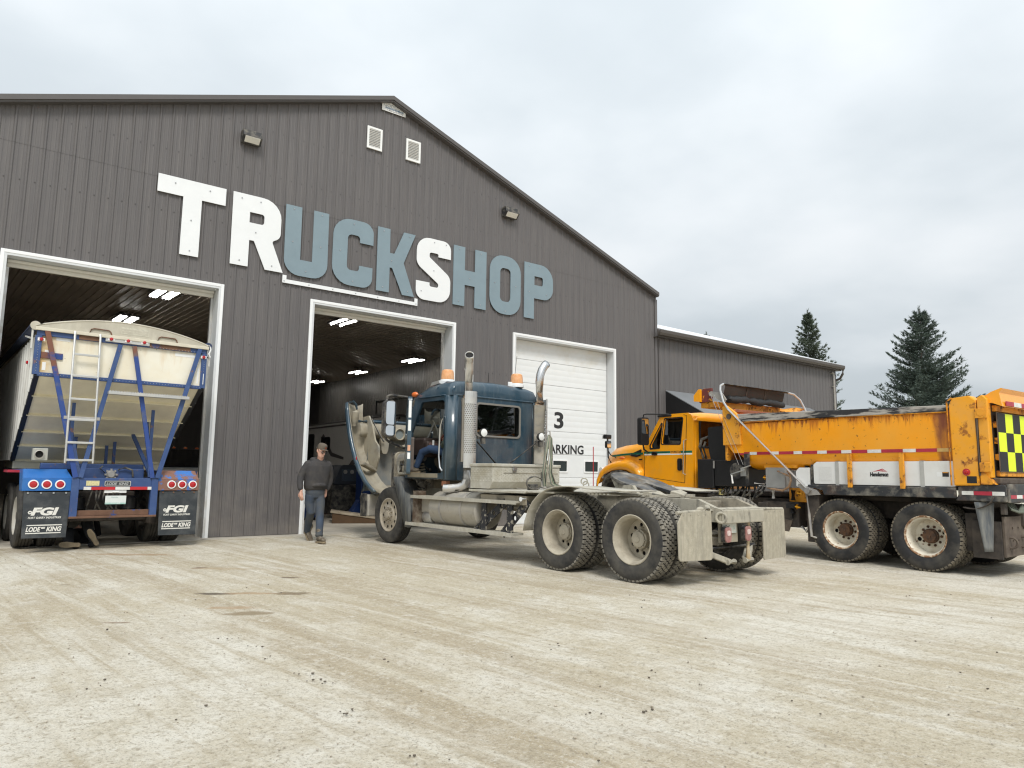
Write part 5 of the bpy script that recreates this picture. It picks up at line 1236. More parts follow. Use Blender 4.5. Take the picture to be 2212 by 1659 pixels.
M['limeyel'] = pmat('fluorescent_lime', (.76, .93, .0), .4, vary=.03); M['signblack'] = pmat('black_sign_square', (.010, .011, .012), .6, vary=.1)
ck = {}
for i in range(8):
    for j in range(3):
        c_ = (i + j) % 2
        if c_ not in ck:
            q = MB(); q.box(-.1305, .1305, -.0015, 0, -.139, .139); ck[c_] = q.mesh('sign_square', M['limeyel'] if c_ else M['signblack'], 0)
        # top-left square is black
        inst('sign_square', ck[c_], g, (-1.115 + .14 + i * .262 if False else -.972 + i * .262, -1.7345, 2.215 - j * .279))
b = MB(); b.prism([(-1.60, 2.50), (-1.70, 2.50), (-1.83, 2.44), (-1.80, 2.64), (-1.845, 2.70), (-1.83, 2.705), (-1.70, 2.66), (-1.60, 2.60)], -1.17, 1.17, 'yz'); b.build('spill_deflector', M['yel'], g, smooth=0)
for k in range(8):
    b = MB(); x0 = -1.06 + k * .27; b.box(x0, x0 + .265, -1.845, -1.835, 2.455, 2.52); b.build('reflective_tape', M['tape_red'] if k % 2 == 0 else M['tape_white'], g, smooth=0)
b = MB(); b.box(-1.15, 1.15, -1.74, -1.62, 1.33, 1.42); b.build('gate_sill', M['rustbrown'], g, smooth=0, bevel=.015)
# tank, straps, jug, rail
tk = empty('side_tank', (0, 0, 0), parent=YL)
b = MB(); b.prism(rpoly([(-1.17, 1.285, .03), (1.115, 1.285, .03), (1.115, 1.62, .04), (1.05, 1.665, .03), (-1.17, 1.665, .03)]), -1.21, -.80, 'yz'); b.build('tank_body', M['tankwhite'], tk, bevel=.03)
for y in (.68, -.70):
    b = MB(); b.box(-1.218, -1.2115, y - .03, y + .03, 1.24, 1.66); b.box(-1.218, -.85, y - .03, y + .03, 1.668, 1.673); b.build('tank_strap', pmat('grey_web_strap', (.42, .42, .40), .7, vary=.1), tk, smooth=0)
for y in (.945, -1.0):
    b = MB(); b.cyl((-1.10, y, 1.66), (-1.10, y, 1.70), .045, n=12); b.build('tank_cap', M['black'], tk, bevel=.006)
b = MB(); b.prism([(.78, 1.34), (1.02, 1.34), (1.02, 1.58), (.78, 1.58)], -1.2118, -1.2105, 'yz'); b.build('faint_label', pmat('faded_label', (.68, .68, .66), .5, vary=.06, vs=40), tk, smooth=0)
b = MB(); b.box(-1.2118, -1.2105, -1.08, -.99, 1.43, 1.50); b.build('warning_label', M['print_black'], tk, smooth=0)
b = MB(); b.box(-1.2118, -1.2105, -.985, -.91, 1.43, 1.50); b.build('warning_label', M['white'], tk, smooth=0)
b = MB(); b.box(-1.2125, -1.2119, -1.075, -.995, 1.485, 1.497); b.build('warning_stripe', M['yelrust'], tk, smooth=0)
text_obj('lettering', 'Henderson', .085, M['print_black'], face_mx(-1.2125, .118, 1.428), tk, bold=.0055, shear=.12, width=.30)
b = MB()
for k in range(3): b.add([(-1.2125, .08 - k * .03, 1.497 + k * .008), (-1.2125, -.02 - k * .035, 1.525 + k * .012), (-1.2125, -.172, 1.492 + k * .002), (-1.2125, -.03 - k * .03, 1.512 + k * .012)], [(0, 1, 2, 3)])
b.build('swoosh', M['print_red'], tk, smooth=0)
for y in (.44, -.415):
    b = MB(); b.box(-1.265, -1.225, y - .038, y + .038, 1.235, 1.80); b.box(-1.265, -1.2, y - .038, y + .038, 1.78, 1.80); b.build('tank_bracket', M['yelrust'], YL, smooth=0, bevel=.008)
b = MB(); b.prism(rpoly([(1.205, 1.245, .02), (1.465, 1.225, .02), (1.465, 1.50, .04), (1.40, 1.565, .03), (1.205, 1.565, .02)]), -1.20, -.92, 'yz'); b.build('fluid_jug', M['tankwhite'], YL, bevel=.025)
b = MB(); b.cyl((-1.06, 1.32, 1.56), (-1.06, 1.32, 1.595), .06, n=12); b.build('jug_cap', pmat('navy_cap', (.02, .03, .08), .5, vary=.1), YL)
b = MB(); b.box(-1.19, -.95, 1.135, 1.185, 1.235, 1.62); b.build('tank_end_bracket', M['blackdusty'], YL, smooth=0, bevel=.008)
b = MB(); b.prism([(-1.17, 1.115), (.92, 1.10), (.95, 1.18), (1.22, 1.235), (1.22, 1.268), (-1.17, 1.272)], -1.245, -1.19, 'yz'); b.box(-1.19, -.7, -1.16, 1.2, 1.235, 1.28); b.build('side_rail', M['rail'], YL, smooth=0, bevel=.012)
# electrical box, mounting, valves and plumbing
b = MB(); b.prism(rrect(1.69, 2.09, 1.20, 1.565, .015), -1.20, -1.0, 'yz'); b.build('electrical_box', pmat('grey_steel_box', (.34, .34, .33), .5, metal=.3, vary=.1), YL, bevel=.008)
b = MB(); b.box(-1.1, -.7, 1.5, 2.2, 1.555, 1.63); b.box(-1.05, -.7, 1.6, 2.05, 1.63, 1.70); b.build('box_mount', M['yel'], YL, smooth=0, bevel=.01)
b = MB(); b.box(-1.0, -.5, 1.2, 1.75, .95, 1.2); b.build('valve_panel', M['yelrust'], YL, smooth=0, bevel=.01)
M['brownhose'] = pmat('tan_rubber_hose', (.30, .17, .09), .6, vary=.15, layers=[dust(.4, 6, .3, .5)])
b = MB(); b.tube([(-1.21, 1.62, 1.50), (-1.24, 1.56, 1.44), (-1.24, 1.545, 1.34), (-1.22, 1.60, 1.22), (-1.2, 1.75, 1.15), (-1.18, 2.0, 1.18), (-1.15, 2.1, 1.2)], .020, 8); b.tube([(-1.22, 1.82, 1.50), (-1.235, 1.68, 1.45), (-1.23, 1.55, 1.40)], .016, 8); b.build('hose', M['brownhose'], YL)
b = MB(); b.tube([(-1.1, 1.60, 1.16), (-1.1, 1.605, .98)], .045, 10); b.tube([(-1.13, 1.62, .92), (-1.13, 1.60, .75)], .05, 10); b.box(-1.18, -1.08, 1.53, 1.70, .84, .92); b.tube([(-1.13, 1.60, .75), (-1.13, 1.61, .66)], .02, 8); b.build('drain_valve', M['black'], YL)
for y, z in ((1.46, .86), (1.41, 1.10), (2.10, 1.37)):
    b = MB(); b.bar((-1.17, y + .06, z + .015), (-1.18, y - .04, z), .03, .022); b.cyl((-1.15, y + .04, z - .03), (-1.15, y + .04, z + .05), .022, n=8); b.build('valve_handle', pmat('orange_yellow_handle', (.72, .33, .01), .5, vary=.1), YL)
b = MB(); b.cyl((-1.12, 2.14, 1.38), (-1.12, 2.14, 1.26), .025, n=10); b.cyl((-1.12, 2.0, 1.15), (-1.12, 2.0, 1.0), .032, n=10); b.tube([(-1.12, 2.18, 1.26), (-1.12, 2.4, 1.27)], .014, 8); b.tube([(-1.12, 2.16, 1.22), (-1.12, 2.3, 1.225)], .014, 8); b.build('pipe_fitting', M['tankwhite'], YL)
b = MB(); b.tube([(-1.1, 1.45, .52), (-1.12, 1.35, .45), (-1.12, 1.28, .55), (-1.1, 1.30, .74)], .03, 8); b.build('exhaust_bend', M['alu'], YL)
b = MB(); b.box(-1.2, -.6, 1.05, 1.28, .28, 1.10); b.build('mud_guard', M['under'], YL, smooth=0, bevel=.01)
b = MB(); b.tube([(-1.225, 1.26, 1.12), (-1.225, 1.22, .75), (-1.225, 1.19, .38), (-1.20, 1.1, .36)], .022, 8); b.build('drain_pipe', M['steel'], YL)
b = MB(); b.box(-1.1, -.4, 1.5, 2.25, .50, .95); b.build('air_tank_box', M['under'], YL, smooth=0, bevel=.02)
b = MB(); b.add([(-1.12, 2.5, .50), (-1.12, 1.7, .42), (-1.12, 1.62, .62), (-1.12, 2.2, .70)], [(0, 1, 2, 3)]); b.build('rusty_plate', M['rustbrown'], YL, smooth=0, solid=.02)
b = MB(); rg = random.Random(21)
for k in range(9):
    y0 = 2.2 + k * .13; b.tube([(-1.02, y0, 1.3 - (k % 3) * .1), (-1.1, y0 + .05, 1.1), (-1.08, y0 + .2, 1.0 - (k % 2) * .12), (-.95, y0 + .32, 1.2)], .024, 6)
tag(b.build('hydraulic_hose', M['hoseblack'], YL), kind='stuff')
b = MB(); b.cyl((-1.05, 3.22, 1.03), (-1.05, 3.22, 1.14), .075, n=14); b.build('reservoir', pmat('yellowed_reservoir', (.42, .36, .14), .4, vary=.1), YL)
# tanks and boxes behind the cab
b = MB(); b.prism(rpoly([(3.06, 1.60, .02), (3.40, 1.60, .02), (3.48, 1.90, .03), (3.50, 2.38, .04), (3.06, 2.40, .04)]), -1.10, -.55, 'yz'); b.build('hydraulic_tank', M['black'], YL, bevel=.02)
b = MB(); b.box(-1.15, -.6, 3.34, 3.74, 1.15, 1.735); b.build('battery_case', M['black'], YL, smooth=0, bevel=.015)
b = MB(); b.box(-1.13, -.4, 2.55, 3.33, 1.2, 1.72); b.build('valve_enclosure', M['black'], YL, smooth=0, bevel=.015)
b = MB(); b.cyl((-1.135, 2.78, 1.50), (-1.15, 2.78, 1.50), .16, n=24); b.build('access_cover', M['blackdusty'], YL, bevel=.005)
b = MB(); b.tube([(-1.0, 3.70, 1.75), (-1.02, 3.78, 2.0), (-1.0, 3.74, 2.15), (-.95, 3.6, 2.2)], .03, 8); b.tube([(-.96, 3.66, 1.75), (-.98, 3.72, 1.98), (-.95, 3.68, 2.1)], .025, 8); b.build('hydraulic_hose', M['hoseblack'], YL)
b = MB(); b.box(-1.165, -1.1505, 3.30, 3.33, 1.55, 1.70); b.build('sight_glass', M['steel'], YL, smooth=0)
b = MB(); b.box(-1.24, -1.205, 2.42, 2.54, 1.60, 1.83); b.box(-1.24, -1.21, 2.45, 2.51, 1.25, 1.62); b.build('step_bracket', M['blackdusty'], YL, smooth=0, bevel=.01)
# tarp system: bow, side arms, mesh, roller, cables, crank
M['galv'] = pmat('galvanised_tube', (.52, .53, .53), .4, metal=.6, vary=.1)
tp = empty('tarp_system', (0, 0, 0), parent=YL)
bow = [(-1.26, 1.20, 1.17), (-1.26, 2.86, 2.70), (-1.26, 2.97, 2.86), (-1.255, 3.04, 3.10), (-1.22, 3.06, 3.19), (-1.12, 3.06, 3.235)]
b = MB(); b.tube(bow, .022, 8); b.build('tarp_arm', M['galv'], tp)
b = MB(); b.tube([(1.26, 1.20, 1.17), (1.26, 2.74, 2.66), (1.26, 2.80, 2.86), (1.22, 2.88, 3.06), (1.10, 2.95, 3.18), (.95, 3.0, 3.21)], .022, 8); b.build('tarp_arm', M['galv'], tp)
b = MB(); b.tube([(-1.12, 3.06, 3.235), (.95, 3.0, 3.215)], .026, 8); b.build('tarp_bow', M['blackdusty'], tp)
M['mesh'] = pmat('brown_black_mesh_tarp', (.030, .026, .023), .8, vary=.25, vs=3, bump=.3, bs=120)
b = MB(); b.grid(lambda u, v: (-1.08 + 2.0 * u, 3.05 + .10 * v, 3.222 - .28 * v - .035 * math.sin(math.pi * v) * (1 + .3 * math.sin(u * 9))), 16, 6); b.build('mesh_tarp', M['mesh'], tp, smooth=60)
for u in (.35, .66):
    b = MB(); b.bar((-1.08 + 2 * u, 3.045, 3.20), (-1.08 + 2 * u + .03, 3.12, 2.96), .012, .012); b.build('tarp_seam', M['blackdusty'], tp)
b = MB(); pts = []; rs = []
for k in range(25): pts.append((-.97 + 1.9 * k / 24, 3.12 + .008 * math.sin(k), 2.955 - .012 * math.sin(k * .6))); rs.append(.072 + .008 * math.sin(k * 1.9) - (.018 if k in (0, 9, 10, 16, 17, 24) else 0))
b.tube(pts, rs, 12); b.build('tarp_roll', pmat('dark_grey_tarp_roll', (.026, .028, .030), .75, vary=.2, vs=6, bump=.4, bs=30), tp, smooth=60)
b = MB(); b.box(-.9, .95, 3.2, 3.24, 2.72, 2.90); b.build('roller_shelf', M['yelrust'], tp, smooth=0)
b = MB(); b.prism([(3.30, 2.90), (3.62, 2.88), (3.62, 3.05), (3.52, 3.17), (3.30, 3.17)], -1.20, -1.15, 'yz'); b.build('cab_shield_end', pmat('maroon_primer_plate', (.15, .035, .03), .6, vary=.15, layers=[dict(col=(.7, .3, .02), amt=.40, scale=7, soft=.06)]), YL, smooth=0, bevel=.01)
b = MB(); b.prism([(3.55, 2.90), (3.72, 2.92), (3.72, 3.04), (3.60, 3.16), (3.55, 3.16)], -1.25, -1.202, 'yz'); b.build('shield_edge', M['yel'], YL, smooth=0)
b = MB(); b.box(-1.15, 1.2, 3.05, 3.62, 2.86, 2.90) if False else b.box(-1.15, 1.2, 3.30, 3.62, 2.78, 2.90); b.build('cab_shield', M['yelrust'], YL, smooth=0, bevel=.01)
b = MB(); b.prism([(3.0, 2.85), (3.28, 3.0), (3.36, 3.07), (3.30, 3.10), (3.02, 3.04), (2.92, 2.90)], -1.225, -1.207, 'yz'); b.cyl((-1.23, 3.30, 3.04), (-1.20, 3.30, 3.04), .045, n=12); b.build('arm_pivot', M['steel'], tp, smooth=0)
for dy in (0, .10):
    b = MB(); b.tube([(-1.24, 3.30 - dy, 3.04 - dy * .3), (-1.235, 2.66 - dy, 1.62)], .006, 5); b.build('tarp_cable', M['galv'], tp)
b = MB(); b.box(-1.265, -1.242, 2.48, 2.60, 1.40, 1.56) ; b.cyl((-1.29, 2.53, 1.53), (-1.24, 2.53, 1.53), .045, n=16); b.bar((-1.28, 2.50, 1.52), (-1.30, 2.80, 1.43), .03, .02); b.bar((-1.28, 2.53, 1.55), (-1.29, 2.36, 1.60), .04, .02); b.build('crank_winch', M['alu'], tp, smooth=0)
b = MB(); b.cyl((-1.30, 2.78, 1.42), (-1.31, 2.75, 1.26), .018, n=10); b.build('crank_handle', M['tankwhite'], tp)
b = MB(); b.cyl((-1.31, 1.20, 1.165), (-1.20, 1.20, 1.165), .055, n=14); b.prism([(1.0, 1.10), (1.22, 1.08), (1.42, 1.24), (1.40, 1.28), (1.05, 1.18)], -1.24, -1.20, 'yz'); b.build('arm_spring', M['steel'], tp)
for y, x in ((3.45, .98), (3.30, 1.05)):
    pass
b = MB(); b.add([(1.05, 3.4, 2.86), (1.25, 3.0, 2.90), (1.28, 2.82, 2.86), (1.05, 2.95, 2.76)], [(0, 1, 2, 3)]); b.build('far_shield_plate', M['yelrust'], YL, smooth=0, solid=.02)
b = MB(); b.bar((.88, 3.3, 3.0), (1.02, 3.25, 3.1), .1, .04); b.build('roller_end', M['yel'], YL, smooth=0)
# rear bumper, lamp, flap, hitch plate
b = MB(); b.prism([(-1.82, 1.08), (-1.82, 1.30), (-1.62, 1.325), (-1.19, 1.30), (-1.19, 1.17), (-1.15, 1.08)], -1.215, -1.17, 'yz'); b.box(-1.17, 1.17, -1.84, -1.80, 1.07, 1.335); b.box(-1.17, 1.17, -1.80, -1.2, 1.29, 1.325); b.build('rear_bumper', M['rail'], YL, smooth=0, bevel=.015)
for (p, q, m_) in ((-1.80, -1.64, 1), (-1.64, -1.40, 0), (-1.40, -1.24, 1)):
    b = MB(); b.box(-1.2185, -1.2155, p, q - .004, 1.17, 1.225); b.build('reflective_tape', M['tape_white'] if m_ else M['tape_red'], YL, smooth=0)
for k in range(7):
    b = MB(); b.box(-1.13 + k * .2, -1.13 + k * .2 + .195, -1.8445, -1.8405, 1.13, 1.18); b.build('reflective_tape', M['tape_red'] if k % 2 == 0 else M['tape_white'], YL, smooth=0)
b = MB(); b.prism([(-1.70, 1.325), (-1.52, 1.325), (-1.52, 1.52), (-1.56, 1.52)], -1.25, -1.06, 'yz'); b.build('gusset', M['yelrust'], YL, smooth=0)
b = MB(); b.box(-1.2535, -1.2505, -1.47, -1.34, 1.34, 1.44); b.build('lamp_recess', M['black'], YL, smooth=0)
b = MB(); b.lathe([(-.022, 0), (-.020, .022), (0, .034), (0, .052), (.02, .052)], (-1.258, -1.34, 1.50), (1, 0, 0), 18); b.build('side_lamp', M['redlens'], YL)
b = MB(); b.grid(lambda u, v: (-1.22 + .10 * u, -1.40 - .22 * u * (1 - v * .7) - .10 * v, 1.07 - .70 * v), 4, 10); b.build('rear_flap', M['rubberflap'], YL, smooth=60, solid=.02)
b = MB(); b.grid(lambda u, v: (-1.22 + .9 * v, -1.36 + .33 * math.cos(R(200 + 90 * u)), 1.12 + .30 * math.sin(R(200 + 90 * u)) + .15), 8, 2); b.build('inner_guard', M['under'], YL, smooth=60, solid=.015)
b = MB(); b.prism([(-1.06, .30), (1.0, .34), (1.0, .86), (-1.06, .87)], -1.71, -1.68, 'xz', holes=[circ(-.8 + .2 * k, .70, .022, 8) for k in range(8)] + [circ(-.8 + .2 * k, .52, .018, 8) for k in range(8)]); b.build('hitch_plate', M['rustbrown'], YL, smooth=0)
b = MB()
for x in (-.92, -.5, .5): b.lathe([(.016 * math.cos(t * .785), .075 + .016 * math.sin(t * .785)) for t in range(9)], (x, -1.73, .50), (1, .3, 0), 16)
b.build('tow_ring', M['rustbrown'], YL)
b = MB(); b.box(-1.10, -1.05, -1.675, -1.30, .27, .80); b.box(-1.05, -.5, -1.4, -1.2, .35, .9); b.build('hitch_gusset', M['under'], YL, smooth=0)
b = MB()
for k in range(5): b.tube([(-1.02 + k * .05, -1.74, 1.06), (-1.0 + k * .07, -1.78, .98 - k * .012), (-.75 + k * .05, -1.79, .93), (-.55, -1.76, 1.04)], .018, 6)
tag(b.build('rear_cable', M['hose'], YL), kind='stuff')
b = MB(); b.box(-1.14, -1.04, -1.76, -1.70, .90, 1.06); b.build('plug_box', M['under'], YL, smooth=0, bevel=.01)
# ------------------------------------------------ cab and hood
yc = empty('cab', (0, 0, 0), parent=YL)
CWX = 1.03
sidep = [(3.93, 1.11), (3.90, 2.55), (3.96, 2.68), (4.05, 2.72), (4.72, 2.72), (4.83, 2.68), (5.30, 2.04), (5.36, 1.95), (5.36, 1.36), (5.10, 1.20), (4.69, 1.16), (4.5, 1.11)]
wh = rpoly([(4.19, 2.62, .04), (4.70, 2.62, .04), (4.80, 2.085, .03), (4.28, 2.07, .04)])
qh = rpoly([(4.74, 2.60, .03), (5.12, 2.06, .03), (5.12, 2.0, .03), (4.875, 2.0, .03), (4.86, 2.04)])
for s in (-1, 1):
    b = MB(); b.prism(rpoly([(p[0], p[1], .05) for p in sidep]), s * CWX - .03, s * CWX + .03, 'yz', holes=[wh, qh]); b.build('cab_side', M['yel'], yc, smooth=0, bevel=.012)
    b = MB(); b.prism(rpoly([(4.165, 2.645, .05), (4.72, 2.645, .04), (4.83, 2.06, .04), (4.255, 2.045, .05)]), s * CWX - .002 + s * .031, s * CWX + .002 + s * .031, 'yz', holes=[wh]); b.build('window_seal', M['black'], yc, smooth=0)
    b = MB(); b.prism(rpoly([(4.735, 2.64, .03), (5.16, 2.06, .03), (5.16, 1.96, .03), (4.845, 1.975, .03), (4.845, 2.05)]), s * CWX - .002 + s * .031, s * CWX + .002 + s * .031, 'yz', holes=[qh]); b.build('vent_seal', M['black'], yc, smooth=0)
    b = MB(); b.prism(wh, s * (CWX - .005), s * (CWX + .002), 'yz'); b.build('door_window', M['glassdark'], yc, smooth=0)
    b = MB(); b.prism(qh, s * (CWX - .005), s * (CWX + .002), 'yz'); b.build('vent_window', M['glassdark'], yc, smooth=0)
    b = MB()
    for pp, qq in (((5.325, 1.37), (5.325, 1.93)), ((5.325, 1.365), (4.16, 1.245)), ((4.16, 1.245), (4.075, 2.66)), ((4.075, 2.66), (4.16, 2.69))): b.bar((s * (CWX + .032), pp[0], pp[1]), (s * (CWX + .032), qq[0], qq[1]), .010, .006)
    b.build('door_gap', M['black'], yc, smooth=0)
b = MB(); b.loft([[(x, y, z) for x, z in ((-CWX, 2.55), (-CWX * .99, zt - .10), (-CWX * .93, zt - .03), (-.6, zt + .01), (0, zt + .02), (.6, zt + .01), (CWX * .93, zt - .03), (CWX * .99, zt - .10), (CWX, 2.55))] for y, zt in ((3.88, 2.64), (3.95, 2.71), (4.1, 2.745), (4.7, 2.75), (4.84, 2.70))], closed=True); b.build('cab_roof', M['yel'], yc, smooth=50)
b = MB(); b.prism([(-CWX + .02, 1.12), (CWX - .02, 1.12), (CWX - .02, 2.66), (-CWX + .02, 2.66)], 3.90, 3.94, 'xz', holes=[rrect(-.86, .86, 2.02, 2.56, .08)]); b.build('rear_wall', M['yel'], yc, smooth=0, bevel=.02)
b = MB(); b.prism(rrect(-.90, .90, 1.98, 2.60, .1), 3.882, 3.899, 'xz', holes=[rrect(-.85, .85, 2.03, 2.55, .07)]); b.build('rear_window_seal', M['black'], yc, smooth=0)
b = MB(); b.prism(rrect(-.87, .87, 2.0, 2.57, .08), 3.905, 3.912, 'xz'); b.build('rear_window', M['glassdark'], yc, smooth=0)
b = MB(); b.prism([(-CWX + .1, 1.95), (CWX - .1, 1.95), (CWX - .14, 2.62), (-CWX + .14, 2.62)], 3.886, 3.899, 'xz', holes=[rrect(-.91, .91, 1.97, 2.61, .1)]) if False else b.box(-.98, .98, 3.95, 5.3, 1.12, 1.2); b.build('cab_floor', M['black'], yc, smooth=0)
b = MB(); b.add([(-.98, 4.86, 2.67), (.98, 4.86, 2.67), (.98, 5.34, 2.02), (-.98, 5.34, 2.02)], [(0, 1, 2, 3)]); b.build('windshield', M['glassdark'], yc, smooth=0)
b = MB(); b.box(-.95, .95, 5.0, 5.3, 1.6, 2.0); b.build('dashboard', M['black'], yc, smooth=0, bevel=.05)
b = MB(); b.lathe([(.016 * math.cos(t * .785), .20 + .016 * math.sin(t * .785)) for t in range(9)], (-.5, 4.85, 2.1), (0, .75, .65), 22); b.build('steering_wheel', M['black'], yc)
for x in (-.5, .5):
    b = MB(); b.box(x - .25, x + .25, 4.1, 4.6, 1.4, 1.6); b.box(x - .25, x + .25, 4.02, 4.16, 1.5, 2.3); b.build('seat', M['black'], yc, bevel=.04)
b = MB(); b.box(-CWX - .0336, -CWX - .0306, 3.95, 5.32, 1.875, 1.92); b.build('green_stripe', pmat('dark_green_stripe', (.0, .13, .075), .4, vary=.05), yc, smooth=0)
b = MB(); b.box(-CWX - .0336, -CWX - .0306, 3.95, 5.32, 1.838, 1.871); b.build('white_stripe', M['white'], yc, smooth=0)
b = MB(); b.box(-CWX - .0342, -CWX - .0337, 4.25, 4.545, 1.862, 1.938); b.build('badge_ground', M['yel'], yc, smooth=0)
text_obj('lettering', 'WORKSTAR', .062, M['print_black'], face_mx(-CWX - .035, 4.54, 1.878), yc, bold=.002, shear=.25, width=.28)
text_obj('lettering', '7600', .035, pmat('grey_green_badge', (.02, .05, .035), .3, vary=0), face_mx(-CWX - .035, 4.85, 1.886), yc, width=.2)
b = MB(); b.prism(rrect(4.22, 4.35, 1.50, 1.76, .04), -CWX - .045, -CWX - .031, 'yz'); b.box(-CWX - .062, -CWX - .0455, 4.255, 4.285, 1.53, 1.72); b.build('door_handle', M['black'], yc, bevel=.008)
b = MB(); b.tube([(-CWX - .03, 4.10, 2.15), (-CWX - .08, 4.125, 2.135), (-CWX - .08, 4.16, 1.45), (-CWX - .03, 4.14, 1.42)], .016, 8); b.build('grab_bar', M['chrome'], yc)
b = MB(); b.prism(rrect(4.92, 5.08, 1.83, 1.91, .04), -CWX - .06, -CWX - .034, 'yz'); b.build('key_pocket', M['black'], yc, bevel=.01)
b = MB(); b.box(-CWX - .06, CWX * .0 - .75, 4.5, 4.9, 2.665, 2.72); b.build('roof_bracket', M['black'], yc, smooth=0, bevel=.02)
b = MB(); b.prism(rpoly([(3.93, 1.115), (4.70, 1.165), (5.18, 1.245), (5.32, 1.36), (4.16, 1.235), (3.93, 1.22)]), -CWX - .036, -CWX - .028, 'yz'); b.build('sill_panel', M['yel'], yc, smooth=0)
ym = empty('mirror', (0, 0, 0), parent=YL)
b = MB(); b.prism(rrect(-1.46, -1.22, 2.05, 2.66, .05), 5.02, 5.14, 'xz'); b.build('mirror_shell', M['black'], ym, bevel=.03)
b = MB(); b.prism(rrect(-1.44, -1.24, 2.30, 2.63, .03), 5.012, 5.0195, 'xz'); b.build('mirror_face', M['mirror'], ym, smooth=0)
b = MB(); b.tube([(-1.34, 5.08, 2.64), (-1.34, 5.06, 2.72), (-1.30, 5.0, 2.735), (-1.05, 4.6, 2.72)], .016, 8); b.tube([(-1.34, 5.08, 2.06), (-1.30, 5.1, 1.96), (-1.07, 5.2, 1.90)], .02, 8); b.build('mirror_arm', M['black'], ym)
hy = empty('hood', (0, 0, 0), parent=YL)
def hring(y, w, zt, zb=1.35):
    return [(-w, y, zb), (-w, y, zb + (zt - zb) * .55), (-w * .97, y, zb + (zt - zb) * .80), (-w * .86, y, zt - .03), (-w * .55, y, zt + .01), (-w * .35, y, zt + .055), (0, y, zt + .07), (w * .35, y, zt + .055), (w * .55, y, zt + .01), (w * .86, y, zt - .03), (w * .97, y, zb + (zt - zb) * .80), (w, y, zb + (zt - zb) * .55), (w, y, zb)]
b = MB(); b.loft([hring(5.37, 1.03, 2.11), hring(5.7, 1.02, 2.13), hring(6.1, .99, 2.11), hring(6.5, .93, 2.05), hring(6.75, .85, 1.95), hring(6.88, .74, 1.78)]); b.build('hood_shell', M['yel'], hy, smooth=50)
b = MB(); b.prism(rpoly([(5.43, 1.985, .02), (5.90, 1.84, .05), (5.60, 1.805, .03), (5.47, 1.83, .05)]), -1.034, -1.026, 'yz'); b.build('side_vent', M['black'], hy, smooth=0)
b = MB()
for k in range(4): b.bar((-1.037, 5.45 + k * .06, 1.86 + .0 * k), (-1.037, 5.80, 1.825 + k * .012 + .004), .008, .006)
b.build('vent_slat', M['blackdusty'], hy, smooth=0)
b = MB(); b.add([(-1.035, 5.38, 1.905), (-1.032, 5.7, 1.90), (-1.006, 6.1, 1.885), (-.95, 6.48, 1.86), (-.95, 6.48, 1.815), (-1.006, 6.1, 1.84), (-1.034, 5.7, 1.85), (-1.038, 5.38, 1.855)], [(0, 1, 6, 7), (1, 2, 5, 6), (2, 3, 4, 5)]); b.build('green_stripe', MATS['dark_green_stripe'], hy, smooth=0, solid=.006)
b = MB(); b.box(-1.036, -1.028, 5.42, 5.52, 1.735, 1.76); b.build('hood_badge', M['black'], hy, smooth=0)
ar = [(5.33, 1.30), (5.36, 1.50), (5.50, 1.62), (5.75, 1.715), (6.0, 1.73), (6.25, 1.70), (6.48, 1.62), (6.64, 1.52), (6.74, 1.36), (6.76, 1.20)]
b = MB(); b.loft([[(-.80, y, z + .03), (-1.05, y, z + .012), (-1.17, y, z - .03), (-1.21, y, z - .08), (-1.205, y + (.06 if i < 2 else -.03 if i > 6 else 0), z - .21)] for i, (y, z) in enumerate(ar)], cap=False, closed=False); b.build('fender', M['yel'], hy, smooth=60, solid=.015)
b = MB(); b.loft([[(1.21, y, z - .10), (1.05, y, z + .012), (.80, y, z + .03)] for y, z in ar], cap=False, closed=False); b.build('fender', M['yel'], hy, smooth=60, solid=.015)
b = MB(); arc2 = [(5.44, 1.15), (5.53, 1.32), (5.72, 1.46), (5.97, 1.51), (6.2, 1.48), (6.42, 1.38), (6.55, 1.23), (6.58, 1.1)]
b.loft([[(-1.215, y, z), (-1.19, y, z - .05), (-.8, y, z - .06)] for y, z in arc2], cap=False, closed=False); b.build('arch_liner', M['blackdusty'], hy, smooth=60, solid=.03)
b = MB(); b.prism(rpoly([(6.55, 1.30, .03), (6.74, 1.34, .03), (6.70, 1.56, .05), (6.60, 1.58, .04)]), -1.18, -1.0, 'yz'); b.build('headlamp', M['clear'], hy, bevel=.02)
b = MB(); b.ball((-1.10, 6.0, 1.79), (.04, .09, .03)); b.build('fender_marker', MATS['orange_marker'], hy)
b = MB(); b.box(-1.2, 1.2, 6.78, 6.95, .62, .98); b.build('bumper', M['rail'], YL, smooth=0, bevel=.03)
b = MB(); b.tube([(-1.22, 6.86, .95), (-1.20, 6.88, 2.06)], .012, 6); b.build('guide_pole', pmat('red_marker_pole', (.42, .03, .04), .5, vary=.1), YL)
pm = empty('plow_lamp', (0, 0, 0), parent=YL)
b = MB(); b.tube([(-1.05, 6.42, 1.68), (-1.12, 6.44, 1.80), (-1.13, 6.45, 2.30)], .018, 8); b.tube([(-1.0, 6.30, 1.80), (-1.08, 6.40, 1.86), (-1.13, 6.45, 1.98)], .014, 8); b.build('lamp_post', M['black'], pm)
b = MB(); b.prism(rrect(-1.20, -1.06, 2.02, 2.19, .03), 6.40, 6.47, 'xz'); b.build('mirror_shell', M['black'], pm, bevel=.015)
b = MB(); b.prism(rrect(-1.19, -1.07, 2.035, 2.175, .025), 6.394, 6.3995, 'xz'); b.build('mirror_face', M['mirror'], pm, smooth=0)
b = MB(); b.box(-1.22, -1.06, 6.38, 6.52, 2.24, 2.34); b.build('plow_light', M['black'], pm, smooth=0, bevel=.02)
